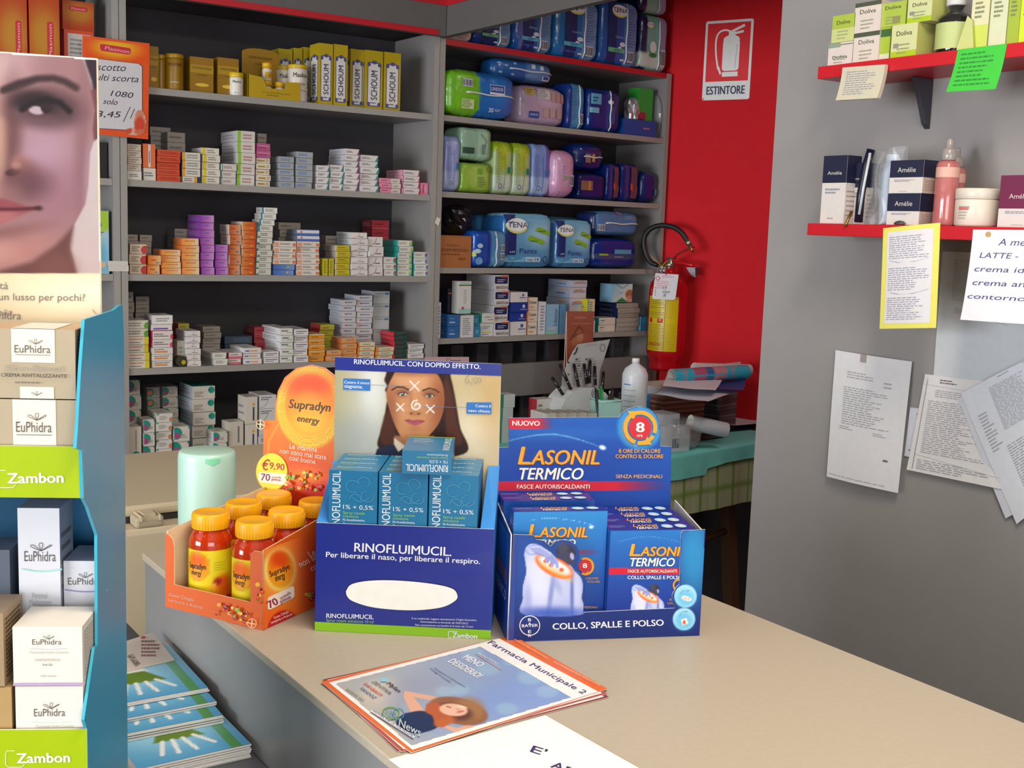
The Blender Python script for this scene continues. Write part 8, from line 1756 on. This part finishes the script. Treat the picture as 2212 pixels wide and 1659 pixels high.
def sheet(lab, pts, z, col='#d0d2da', name='paper_sheet', cat='paper', wav=.008, n=14, deco=None, group=None, th=.0008, seed=0):
    """a curling sheet from four corners read at height z"""
    P = [onz(x, y, z) for x, y in pts]; m = MB(); vs = []; rg = np.random.RandomState(seed+int(pts[0][0])); ph = rg.uniform(0, 6, 4)
    for layer in (0, 1):
        for j in range(n+1):
            for i in range(n+1):
                u_, v_ = i/n, j/n; p = (P[0]*(1-u_)+P[1]*u_)*(1-v_)+(P[3]*(1-u_)+P[2]*u_)*v_
                e = wav*(.5+.5*math.sin(4*u_+ph[0]+2*v_))*(abs(u_-.5)*2)**2+wav*.7*(abs(v_-.5)*2)**2*(.5+.5*math.sin(5*v_+ph[1])); p = p+V3(0, 0, e+(th if layer == 0 else 0)); vs.append(p)
    W = n+1; o = W*W; fs = []
    up_ = np.cross(P[1]-P[0], P[3]-P[0])[2] > 0
    for j in range(n):
        for i in range(n):
            q = (j*W+i, j*W+i+1, (j+1)*W+i+1, (j+1)*W+i); fs.append(q if up_ else q[::-1]); q2 = tuple(k+o for k in q); fs.append(q2[::-1] if up_ else q2)
    m.add(vs, fs, M(col, rough=.6), True); return single(name, m, lab, cat, group=group)
zt_ = zl2+.0015
sheet('white sheet with pen scribbles topmost on the leaflet bundles', [(1418, 852), (1530, 872), (1610, 836), (1470, 824)], zt_, '#ccd0dc', wav=.012)
sheet('blue sheet with yellow patch curling under the rolled poster', [(1530, 842), (1605, 846), (1612, 822), (1500, 818)], zt_+.014, '#1c3c84', wav=.01)
sheet('white curled sheet lying right under the rolled poster', [(1432, 836), (1545, 846), (1560, 822), (1440, 816)], zt_+.026, '#d4d6de', wav=.008)
# rolled posters
def roll(name, lab, A, B, r, col, inner='#e0dcd4', bands=()):
    m = MB(); A = np.array(A); B = np.array(B); d = (B-A)/np.linalg.norm(B-A); x = np.cross(d, V3(0, 0, 1)); x /= np.linalg.norm(x); y = np.cross(x, d); n = 28; K = 30; vs = []; cc = []
    for j in range(K+1):
        f = j/K
        for k in range(n): a_ = 2*math.pi*k/n; vs.append(A+(B-A)*f+r*(math.cos(a_)*x+math.sin(a_)*y)); cc.append((f, a_))
    P = Pic(np.array(cc)[:, 0], np.array(cc)[:, 1], col)
    for b in bands: P.mix(((P.X > b[0]) & (P.X < b[1]) & (P.Y > b[2]) & (P.Y < b[3])).astype(float), b[4])
    fs = [(j*n+k, j*n+(k+1) % n, (j+1)*n+(k+1) % n, (j+1)*n+k) for j in range(K) for k in range(n)]
    m.add(vs, [f[::-1] for f in fs], M('VC', rough=.35), True, s2l(np.clip(P.c, 0, 1)))
    ins = []; 
    for P_, sg in ((A, 1), (B, -1)):
        for q, e in ((r, 0), (r*.86, 0), (r*.86, .12)):
            for k in range(n): a_ = 2*math.pi*k/n; ins.append(P_+d*sg*e+q*(math.cos(a_)*x+math.sin(a_)*y))
    fs2 = []
    for b in (0, 3*n):
        for h_ in (0, n):
            for k in range(n): f = (b+h_+k, b+h_+(k+1) % n, b+h_+n+(k+1) % n, b+h_+n+k); fs2.append(f)
    m.add(ins, fs2, M(inner, rough=.6), True)
    return single(name, m, lab, 'rolled poster')
YR = 3.16
roll('rolled_poster', 'turquoise rolled poster with pink and blue bands lying on the papers', at(1450, 813, YR+.02), at(1612, 803, YR-.02), .027, '#2c9cb4', bands=((.12, .16, 0, 7, '#a07484'), (.25, .42, 0, 7, '#a0506c'), (.42, .53, 0, 7, '#2c5c8c'), (.53, .68, 0, 7, '#b47880'), (.74, .79, 0, 7, '#a07484')))
roll('rolled_poster', 'white rolled sheet lying behind the turquoise rolled poster', at(1500, 797, YR+.075), at(1618, 800, YR+.06), .024, '#c8c8cc')
roll('rolled_poster', 'white rolled paper tube lying low on the turquoise cloth', at(1490, 912, 3.0), at(1568, 929, 2.96), .027, '#b8bcc0')
single('white_board_strip', (lambda m: (m.prism([at(1502, 793, 3.30), at(1600, 782, 3.30), at(1600, 770+25, 3.30), at(1502, 815, 3.30)][::-1], V3(0, .004, 0), M('#dcdcdc', rough=.5)), m)[1])(MB()), 'white board edge standing behind the rolled posters', 'board')
sheet('white paper sheet pile curling at the right beside the partition', [(1572, 928), (1660, 920), (1665, 896), (1585, 900)], T0+.012, '#c4c8cc', wav=.02)
sheet('grey glossy magazine lying under the curled papers beside the partition', [(1575, 932), (1660, 924), (1665, 905), (1585, 908)], T0+.002, '#44464c', wav=.004)
sheet('dark printed magazine lying at the cloth edge under the white paper tube', [(1485, 956), (1570, 944), (1560, 925), (1480, 935)], T0+.002, '#50565c', wav=.003)
tbox('white_carton', 'white carton inside the clear crinkled bag, right of the header tab', 'carton', 1427, 1470, 895, 3.02, .09, '#b8bac0', '#a4a8ae', '#c8cace', lambda m, w, d, h: (FD(m).rect(w*.72, h*.55, w*.95, h*.8, '#8c8c92'), FD(m).scrib(w*.1, h*.1, w*.6, h*.4, 3, '#9c9ca4')))
tbox('white_carton', 'smaller white carton lying in front inside the clear crinkled bag', 'carton', 1440, 1494, 922, 2.975, .035, '#bec0c4', '#a4a8ae', '#c8cace', lambda m, w, d, h: barcode(FD(m), w*.3, h*.1, w*.6, h*.6))
bb = at(1465, 900, 3.025); m = blob_bag('', '', '', (bb[0]+.01, 3.04, T0), .078, .075, .055, CLEAR, 11, .10, p=3.5); single('clear_bag', m, 'clear crinkled plastic bag holding white cartons on the turquoise cloth', 'bag')
m = MB(); m.prism([at(918, 771, 3.585), at(1013, 771, 3.585), at(1013, 800, 3.585), at(918, 800, 3.585)][::-1], V3(0, .001, 0), M('#c8a4a8', rough=.5)); D = Dec(m, Fr(V3(0, 3.585, 0), (1, 0, 0), (0, 0, 1)), px=True, k0=.0003); D.ring(969, 779, 4, 5, 1, '#5c4c6c'); D.scrib(975, 776, 1005, 782, 1, '#8c6c7c')
single('pink_card', m, 'pink card fixed to the shelf just above the blue display header', 'card')
# ================================================================== wall shelves on the grey partition
XF = 1.995
def PFr(X): return Fr((X, 0, 0), (0, -1, 0), (0, 0, 1))
def pshelf(lab, z, y0, brk):
    t = Thing('wall_shelf', lab, 'wall shelf', (2.07, .9, z))
    m = MB(); m.bbox((XF, -.45, z-.026), (PX-.0005, y0, z), M('#c41c28', rough=.35, noise=.02), r=.0015); t.part('board', m)
    for yb in brk:
        m = MB(); BK = M('#3c3a44', rough=.5); m.prism([(PX-.001, yb, z-.027), (PX-.06, yb, z-.027), (PX-.05, yb, z-.040), (PX-.014, yb, z-.12), (PX-.001, yb, z-.13)], V3(0, .012, 0), BK); t.part('bracket', m, 'dark bracket')
zU = 1.5+.371; zL = 1.5+.0345
pshelf('red wall shelf on the grey partition, upper one with green cosmetics', zU, 1.803, (1.62, .7))
pshelf('red wall shelf on the grey partition, lower one with navy-topped cartons', zL, 1.803, (1.35, .5))
def pbx(name, lab, X, xl, xr, yt, z0, dep, fc, sc, tc, deco=None, cat='carton', group=None, rot=0.0):
    fr = PFr(X); ym = yt+40; a = fr.px(xl, ym)[0]; b = fr.px(xr, ym)[0]; h = fr.px((xl+xr)/2, yt)[1]-z0; w = b-a
    mb = MB(); mb.box((0, 0, 0), (w, dep, h), M(fc, rough=.42), left=M(sc, rough=.42), right=M(sc, rough=.42), top=M(tc, rough=.42))
    if deco: deco(mb, w, dep, h)
    o = link(name, mb.mesh(name), None, V3(X, -a, z0), R(-90+rot)); tag(o, lab, cat, group); return z0+h
NVY = '#161a38'; WA = '#d8d2cc'
def amel(cut, col=NVY, tx=.5, tw=.7, th=.1, side=True, f=.5):
    def fn(m, w, d, h):
        D = FD(m); D.rect(0, h*cut, w, h, col); D.text('Amélie', (w*(tx-tw/2), h*(cut+(1-cut)*.30)), (w*(tx+tw/2), h*(cut+(1-cut)*.30)), h*th, '#cfcac4', .0); D.scrib(w*.15, h*cut*.72, w*.85, h*cut*.88, 2, '#8c8ca0'); D.scrib(w*.3, h*cut*.1, w*.7, h*cut*.16, 1, '#a8a4a0')
        for Dq, W in ((Dec(m, Fr((w, 0, 0), (0, 1, 0), (0, 0, 1)), k0=.0003), d), (LD(m, d), d)): Dq.rect(0, h*cut, W, h, col); Dq.scrib(W*.1, h*cut*.15, W*.9, h*cut*.85, 6, '#b08c88', th=.3)
    return fn
XI = 2.012; zz = zL+.0005
pbx('cosmetic_carton', 'tall white carton with navy top, leftmost on the lower wall shelf', XI, 1778, 1829, 336, zz, .045, WA, WA, NVY, amel(.60, th=.05, tw=.6))
pbx('cosmetic_carton', 'slimmer white carton with navy top, behind the clear zip pouch', XI+.03, 1838, 1872, 352, zz, .04, WA, WA, NVY, amel(.60, th=.05, tw=.8))
z_ = pbx('cosmetic_carton', 'white and navy cream carton, lower of two on the lower wall shelf', XI, 1916, 1986, 418, zz, .07, WA, '#c8b4a8', NVY, amel(.44, th=.15, tw=.54))
pbx('cosmetic_carton', 'white and navy cream carton, upper of two on the lower wall shelf', XI, 1922, 1994, 346, z_+.0006, .07, WA, '#c8b4a8', NVY, amel(.48, th=.15, tw=.54))
# zip pouch
fr = PFr(2.02); a = fr.px(1858, 420)[0]; b = fr.px(1925, 420)[0]; hz_ = fr.px(1890, 322)[1]-zz
t = Thing('zip_pouch', 'clear plastic pouch with dark zip and brass puller on the wall shelf', 'pouch', V3(2.04, -(a+b)/2, zz))
m = MB(); w = b-a; N = 14; vs = []
for s_ in (0, 1):
    for j in range(N+1):
        for i in range(N+1):
            u_, v_ = i/N, j/N; th = .028*math.sin(math.pi*(.1+.8*u_))*(1-.35*v_)+.003*math.sin(9*v_+7*u_); vs.append(V3(2.045+(-th if s_ == 0 else th*.6), -(a+w*u_+.012*v_*(1)), zz+.0005+hz_*v_*(1-.03*math.sin(5*u_))))
W = N+1; o = W*W; fs = []
for j in range(N):
    for i in range(N): q = (j*W+i, j*W+i+1, (j+1)*W+i+1, (j+1)*W+i); fs.append(q[::-1]); fs.append(tuple(k+o for k in q))
m.add(vs, fs, M('#dfe6ec', rough=.12, trans=.7, noise=0, alpha=.45), True); t.part('pouch_body', m)
m = MB(); m.tube([V3(2.016, -(a+.004), zz+.004), V3(2.02, -(a+.002), zz+hz_*.4), V3(2.024, -(a+.008), zz+hz_*.8), V3(2.03, -(a+.012), zz+hz_)], .009, M('#10182c', rough=.3), 10); m.tube([V3(2.007, -(a+.012), zz+.02), V3(2.010, -(a+.016), zz+hz_*.5), V3(2.018, -(a+.02), zz+hz_*.95)], .003, M('#c8ccd4', rough=.25), 6); zp_ = t.part('zip', m, 'dark blue zip')
m = MB(); m.tube([V3(2.004, -(a-.006), zz+.026), V3(1.993, -(a-.008), zz+.002), V3(1.991, -(a-.009), zz-.006)], .0035, M('#9c7c44', rough=.3, metal=.8), 8); t.part('zip_puller', m, 'brass puller', zp_)
m = MB(); bx_ = V3(2.052, -(a+w*.62), zz+.001)
m.lathe([(.016, 0), (.018, .01), (.018, hz_*.7), (.012, hz_*.82)], bx_, M('#b8c4d4', rough=.5), 18); m.lathe([(.012, hz_*.82), (.012, hz_*.93), (0, hz_*.93)], bx_, M('#d0d8e4', rough=.5), 18)
single('pouch_tube', m, 'white cosmetic tube inside the clear zip pouch', 'tube')
# pump bottles
def pump(lab, xl, xr, yt, X, lid=True):
    f_ = PFr(X); a = f_.px(xl, 430)[0]; b = f_.px(xr, 430)[0]; r = (b-a)/2; H = f_.px((xl+xr)/2, yt)[1]-zz; c_ = V3(X, -(a+b)/2, zz)
    t = Thing('pump_bottle', lab, 'bottle', c_)
    m = MB(); m.lathe([(r*.95, 0), (r, .004), (r, H*.70), (r*.85, H*.735), (r*.5, H*.75)], c_, M('#b86a68', rough=.12, noise=.02, coat=.6, scale=9), 32)
    fa = math.degrees(math.atan2(-c_[1], -c_[0])); n = 16
    def band(z0, z1, a0, a1, col):
        vs = []
        for k in range(n+1):
            q = R(fa+a0+(a1-a0)*k/n); vs += [c_+V3(math.cos(q)*(r+.0005), math.sin(q)*(r+.0005), z0), c_+V3(math.cos(q)*(r+.0005), math.sin(q)*(r+.0005), z1)]
        m.add(vs, [(2*k, 2*k+2, 2*k+3, 2*k+1) for k in range(n)], col)
    band(H*.555, H*.67, -80, 80, '#d8a898')
    t.part('bottle_body', m)
    m = MB(); CP = M('#b4aaa6', rough=.2, noise=.01, coat=.3, trans=.35); m.lathe([(r*.62, H*.751), (r*.66, H*.76), (r*.66, H*.86), (r*.5, H*.89), (r*.36, H*.90), (r*.36, H*.97), (r*.30, H), (0, H)], c_, CP, 24); t.part('pump_head', m, 'pale pump head')
pump('pink pump bottle standing in front beside the two stacked navy cartons', 2022, 2064, 300, 2.035)
pump('second pink pump bottle half hidden behind the front pump bottle', 2040, 2078, 320, 2.095)
# cream jar
f_ = PFr(2.05); a = f_.px(2070, 450)[0]; b = f_.px(2152, 450)[0]; r = (b-a)/2; H = f_.px(2110, 408)[1]-zz; c_ = V3(2.05, -(a+b)/2, zz)
t = Thing('cream_jar', 'cream white screw-top jar on the lower wall shelf', 'jar', c_); JW = M('#dcd4c4', rough=.35)
m = MB(); m.lathe([(r*.9, 0), (r*.97, .004), (r*.98, H*.68), (r*.96, H*.71)], c_, JW, 40)
fa = math.degrees(math.atan2(-c_[1], -c_[0]))
for k in range(5):
    vs = []
    for q in range(6): an = R(fa-52+(34-3*k)*q/5); vs += [c_+V3(math.cos(an)*(r*.98+.0006), math.sin(an)*(r*.98+.0006), H*(.50-.075*k)), c_+V3(math.cos(an)*(r*.98+.0006), math.sin(an)*(r*.98+.0006), H*(.525-.075*k)+(.004 if k == 1 else 0))]
    m.add(vs, [(2*q, 2*q+2, 2*q+3, 2*q+1) for q in range(5)], '#c87068' if k == 1 else '#a89c94')
t.part('jar_body', m); m = MB(); m.lathe([(r*.98, H*.715), (r, H*.73), (r, H*.96), (r*.96, H), (0, H)], c_, M('#d8d0c0', rough=.35), 40); t.part('lid', m)
MGT = '#6e1c44'
pbx('cosmetic_carton', 'magenta and white cosmetic carton at the right picture edge', XI+.01, 2160, 2262, 378, zz, .06, WA, '#c8b4b4', MGT, amel(.36, MGT, tx=.42, tw=.42, th=.09))
m = MB(); m.lathe([(.008, 0), (.009, .003), (.006, .007), (0, .009)], V3(2.005, PFr(2.005).px(1943, 480)[0]*-1, zz), M('#4c4440', rough=.4), 14, sx=.8, sy=1.5); single('trinket', m, 'small dark pebble-like trinket in front of the stacked navy cartons', 'trinket')
# upper shelf
zz = zU+.0005; GRN = '#a4c42c'; LG = '#c4d46c'
def dol(tx=.5, th=.14, ty=.62, bands=(), tw=.6):
    def fn(m, w, d, h):
        D = FD(m)
        for q in bands: D.rect(w*q[0], h*q[1], w*q[2], h*q[3], q[4])
        D.text('Doliva', (w*(tx-tw/2), h*ty), (w*(tx+tw/2), h*ty), h*th, '#3c4430', .01); D.scrib(w*.25, h*.08, w*.8, h*.45, 3, '#8c9470', th=.3)
    return fn
z_ = pbx('cosmetic_carton', 'white carton with olive branch picture, leftmost low on the upper wall shelf', XI, 1788, 1840, 92, zz, .04, '#d8ccc4', '#c8c0b0', '#d8d0c8', dol(ty=.3, bands=((0, .8, .5, 1, '#8c9a84'), (.5, .88, 1, .92, '#6c7464'))))
pbx('cosmetic_carton', 'green cream carton on top of the leftmost white carton, upper wall shelf', XI, 1797, 1845, 32, z_+.0006, .04, '#a8bc44', '#98ac3c', '#b4c450', dol(ty=.66, bands=((0, 0, 1, .5, '#c4cc84'),)))
z_ = pbx('cosmetic_carton', 'white carton with dark arched top band, lower of two on upper shelf', XI, 1843, 1898, 70, zz, .04, '#d8ccc0', '#c8bcb0', '#4c5240', dol(ty=.62, bands=((0, .86, 1, 1, '#4c5240'),)))
pbx('cosmetic_carton', 'white carton with dark arched top band, upper of two on upper shelf', XI, 1846, 1902, 4, z_+.0006, .04, '#d8ccc0', '#c8bcb0', '#4c5240', dol(ty=.62, bands=((0, .86, 1, 1, '#4c5240'),)))
z_ = pbx('cosmetic_carton', 'narrow green carton with dark green lid band on upper wall shelf', XI+.004, 1900, 1922, 60, zz, .04, '#a4bc3c', '#98ac3c', '#3c6430', lambda m, w, d, h: (FD(m).rect(0, h*.72, w, h*.95, '#3c6430'), FD(m).rect(0, 0, w, h*.2, '#d0d4b4')))
pbx('cosmetic_carton', 'dark-fronted green carton above the narrow green one on upper wall shelf', XI+.004, 1900, 1956, 5, z_+.0006, .05, '#a8bc48', '#98ac3c', '#b8c860', dol(ty=.72, bands=((.5, .1, .8, .4, '#8c8c50'),)))
z_ = pbx('cosmetic_carton', 'pale green cube carton, lower of two beside the dark bottle', XI-.004, 1925, 1980, 52, zz, .075, '#ccd098', '#c0c46c', '#d8dca4', dol(ty=.66, bands=((0, 0, 1, .2, '#a8c01c'), (.1, .3, .3, .44, '#8c8c84'))))
pbx('cosmetic_carton', 'pale green cube carton, upper of two beside the dark bottle', XI, 1960, 2012, -8, z_+.0006, .075, '#ccd098', '#c0c46c', '#d8dca4', dol(ty=.62, bands=((0, 0, 1, .2, '#a8c01c'), (.1, .3, .3, .44, '#8c8c84'))))
f_ = PFr(2.045); a = f_.px(2030, 60)[0]; b = f_.px(2096, 60)[0]; r = (b-a)/2; H = .19; c_ = V3(2.045, -(a+b)/2, zz)
t = Thing('dark_bottle', 'dark glass bottle with white cap and green label on upper wall shelf', 'bottle', c_)
hh = f_.px(2062, 28)[1]-zz
m = MB(); m.lathe([(r*.95, 0), (r, .004), (r, hh*.80), (r*.8, hh*.93), (r*.45, hh), (r*.45, hh+.012)], c_, M('#15140f', rough=.08, noise=0, coat=.8), 36)
fa = math.degrees(math.atan2(-c_[1], -c_[0])); n = 14; vs = []
for k in range(n+1): q = R(fa-85+150*k/n); vs += [c_+V3(math.cos(q)*(r+.0006), math.sin(q)*(r+.0006), hh*.10), c_+V3(math.cos(q)*(r+.0006), math.sin(q)*(r+.0006), hh*.72)]
m.add(vs, [(2*k, 2*k+2, 2*k+3, 2*k+1) for k in range(n)], '#b4c07c', True); t.part('bottle_body', m)
m = MB(); m.lathe([(r*.5, hh+.0125), (r*.55, hh+.014), (r*.55, hh+.05), (r*.5, hh+.052), (0, hh+.052)], c_, M('#d8d4d4', rough=.4), 24); t.part('cap', m)
for k, (xl, xr, c1, c2, lab) in enumerate(((2100, 2138, '#d8d4ac', '#c8c88c', 'cream-white tube carton, left of the tall ones on upper shelf'), (2141, 2178, '#d0d4b0', '#bcc48c', 'pale green tube carton, middle of the tall ones on upper shelf'), (2180, 2205, '#a0b43c', '#98a83c', 'dark green tube carton, second last on the upper wall shelf'), (2206, 2240, '#c8dc30', '#b0c42c', 'bright lime carton at the right picture edge on upper shelf'))):
    pbx('tube_carton', lab, XI+.006, xl, xr, -25, zz, .045, c1, c2, c1, lambda m, w, d, h: (FD(m).rect(w*.0, 0, w, h*.4, '#c4d45c') if k == 0 else None, FD(m).scrib(w*.2, h*.5, w*.8, h*.8, 4, '#7c8460')))
f_ = PFr(2.01); m = MB(); q = [(2066, 95), (2090, 34), (2100, 44), (2104, 92)]; P = [f_.pt(*f_.px(*p)) for p in q]; P[0][2] = P[3][2] = zz
m.prism(P[::-1] if np.cross(P[1]-P[0], P[2]-P[0])[0] > 0 else P, V3(.001, 0, 0), M('#c4cc80', rough=.5)); single('folded_leaflet', m, 'pale green folded leaflet leaning on the dark bottle, upper shelf', 'leaflet')
# ---- notes hanging on the shelf edges
def note(name, lab, cat, pts, X, col, deco=None, bow=.0, th=.0006, pull=0.0, group=None, n=10, rough=.6):
    """paper quad TL, TR, BR, BL read on the plane X, hanging with its lower edge swung out by pull"""
    fr = PFr(X); Q = [np.array(fr.px(*p)) for p in pts]; m = MB(); vs = []; z_t = Q[0][1]; H = Q[0][1]-Q[3][1]
    off = lambda s_, z: pull*((z_t-z)/H)**2 if H else 0
    bo = lambda u_, v_: bow*math.sin(math.pi*u_)+bow*.6*math.sin(math.pi*v_)
    def S(u_, v_, l=0):
        q = (Q[0]*(1-u_)+Q[1]*u_)*(1-v_)+(Q[3]*(1-u_)+Q[2]*u_)*v_; return fr.pt(q[0], q[1], pull*v_*v_+bo(u_, v_)+l)
    for l in (0, -th):
        for j in range(n+1):
            for i in range(n+1): vs.append(S(i/n, j/n, l))
    W = n+1; o = W*W; fs = []
    for j in range(n):
        for i in range(n): q = (j*W+i, j*W+i+1, (j+1)*W+i+1, (j+1)*W+i); fs.append(q[::-1]); fs.append(tuple(k+o for k in q))
    m.add(vs, fs, M(col, rough=rough), True); fs = []
    for i in range(n): fs.append((i, i+1, o+i+1, o+i)); fs.append((n*W+i+1, n*W+i, o+n*W+i, o+n*W+i+1)); fs.append((i*W+W, i*W, o+i*W, o+i*W+W)); fs.append((i*W+n, i*W+W+n, o+i*W+W+n, o+i*W+n))
    m.add(vs, fs, M(col, rough=rough))
    if deco:
        class UVD(Dec):     # printing addressed by the sheet's own width and height, 0..1 from the top left
            def w(s, x, y): s_ = S(min(1, max(0, x)), min(1, max(0, y)), s.k); return s_
        D = UVD(m, fr, k0=.0004, dk=.0001, surf=True); deco(D)
    return single(name, m, lab, cat, group=group)
def prose(D, x0, y0, x1, y1, n, c='#acacb4', seed=1, th=.42): D.scrib(x0, y0, x1, y1, n, c, .55, seed, th)
def ut(D, s_, x0, x1, y, h, c, b=.02, sl=0.0):
    V, Fc = tgeo(s_, b); D.k += D.dk; D.mb.add([D.w(x0+(x1-x0)*q[0]+.25*h*q[1], y+sl*q[0]-h*q[1])+q[2]*D.fr.n for q in V], Fc, c)
note('note_pad', 'small cream pad with printed list hanging from the upper wall shelf', 'note pad', [(1820, 146), (1912, 139), (1903, 213), (1813, 218)], XF-.0135, '#ccc4ac', lambda D: prose(D, .12, .12, .92, .86, 11, '#8c8ca0', th=.35), th=.010, pull=.012)
note('green_note', 'bright green paper note hanging from the upper wall shelf', 'note', [(2069, 107), (2175, 94), (2160, 194), (2053, 200)], XF-.001, '#3fc03c', lambda D: prose(D, .1, .08, .9, .9, 8, '#2c8434', th=.35), pull=.014)
def yel(D):
    D.rect(.09, .045, .90, .95, '#e2dfe2'); 
    for y in (.05, .36, .65): prose(D, .13, y+.04, .86, y+.27, 11, '#9c9cac', seed=int(y*100), th=.42)
    D.poly([(.14, .33), (.86, .32), (.6, .355), (.3, .355)], '#9ca4c0'); D.poly([(.16, .645), (.88, .625), (.6, .665), (.3, .665)], '#9ca4c0')
note('yellow_sheet', 'long yellow sheet with printed white lists hanging from lower wall shelf', 'note', [(1908, 493), (2031, 481), (2030, 708), (1908, 710)], XF-.001, '#e8e068', yel, pull=.012, bow=.004)
def hand(D):
    for s_, x0, x1, y, h in (('A metà prezzo', .28, 1.0, .17, .075), ('LATTE - TONICO', .10, .98, .31, .06), ('crema idratante', .06, .98, .46, .06), ('crema antirughe', .06, 1.0, .61, .06), ('contorno occhi', .03, .98, .76, .055)): ut(D, s_, x0, x1, y, h, '#54508c', -.002)
    D.ell(.17, .05, .03, .03, '#c8a464', 12)
note('handwritten_notice', 'white handwritten notice hanging from lower shelf at right picture edge', 'notice', [(2102, 496), (2330, 498), (2325, 705), (2095, 690)], XF-.001, '#ebebf0', hand, pull=.03, bow=.006)
def form(seed, n=26, head=True, x0=.14, x1=.82):
    def f(D):
        if head: prose(D, .2, .06, .6, .12, 2, '#acacb4', seed); prose(D, .16, .15, .8, .19, 1, '#5c5c64', seed+1)
        prose(D, x0, .22, x1, .60, n, '#acacb4', seed+2, .4)
    return f
XW = PX-.0015
def f1(D):
    prose(D, .2, .14, .62, .2, 3, '#acacb4'); prose(D, .7, .18, .85, .24, 2, '#acacb4', 3); prose(D, .17, .26, .82, .56, 17, '#acacb4', 4, .42); prose(D, .15, .57, .38, .60, 2, '#acacb4'); prose(D, .62, .58, .82, .61, 2, '#acacb4'); D.rect(.78, .77, .84, .785, '#6c6c70'); prose(D, .03, .965, .85, .975, 1, '#9c9ca4', 2); D.rect(.37, .0, .45, .06, '#a89c98')
note('wall_notice', 'white letter page taped to the partition, leftmost and curling', 'notice', [(1805, 756), (1970, 781), (1947, 1064), (1793, 1028)], XW-.006, '#e2e2e4', f1, bow=.006, pull=.012)
note('wall_notice', 'narrow white paper strip between the leftmost page and the framed page', 'notice', [(1966, 880), (1998, 884), (1990, 992), (1953, 985)], XW-.002, '#d8dae4', lambda D: (D.rect(.5, .1, .75, .13, '#6c78b0'), D.rect(.2, .85, .5, .87, '#6c78b0')))
note('wall_notice', 'large pale printed poster behind the other sheets under the lower shelf', 'notice', [(2036, 543), (2330, 552), (2330, 1000), (2015, 830)], XW-.0008, '#ccd2d8', lambda D: (prose(D, .10, .05, .34, .34, 22, '#acacb4', 5, .4), prose(D, .12, .39, .32, .43, 3, '#acacb4', 6, .4), D.rect(.4, .42, .52, .424, '#acacb4')))
def f3(D):
    D.line([(.06, .04), (.06, .98)], .006, '#7c6c74'); D.line([(.03, .10), (.7, .12)], .003, '#acacb4'); prose(D, .25, .03, .55, .08, 2, '#5c5460'); prose(D, .2, .14, .75, .22, 4, '#acacb4', 2); prose(D, .12, .25, .88, .80, 26, '#acacb4', 3, .4); prose(D, .10, .86, .95, .97, 5, '#acacb4', 4, .42); D.line([(.05, .82), (1, .9)], .003, '#acacb4')
note('wall_notice', 'white form page with cream rim beside the crossing sheets', 'notice', [(1998, 808), (2140, 825), (2165, 1056), (1962, 1014)], XW-.004, '#e4e2e2', f3, pull=.006)
def f4(D): D.line([(.5, .02), (.98, .0)], .004, '#5c5c68'); prose(D, .35, .06, .98, .40, 26, '#acacb4', 7, .42); prose(D, .1, .2, .28, .5, 12, '#acacb4', 8, .4); prose(D, .3, .5, .98, .95, 24, '#acacb4', 9, .4)
note('wall_notice', 'white printed sheet slanting across the form page, front one', 'notice', [(2075, 850), (2240, 765), (2330, 1030), (2196, 1132)], XW-.008, '#e0e4ec', f4, bow=.003)
note('wall_notice', 'white printed sheet slanting behind the front crossing sheet', 'notice', [(2070, 862), (2235, 790), (2290, 1060), (2172, 1120)], XW-.0058, '#d8dce6', f4, bow=.003)
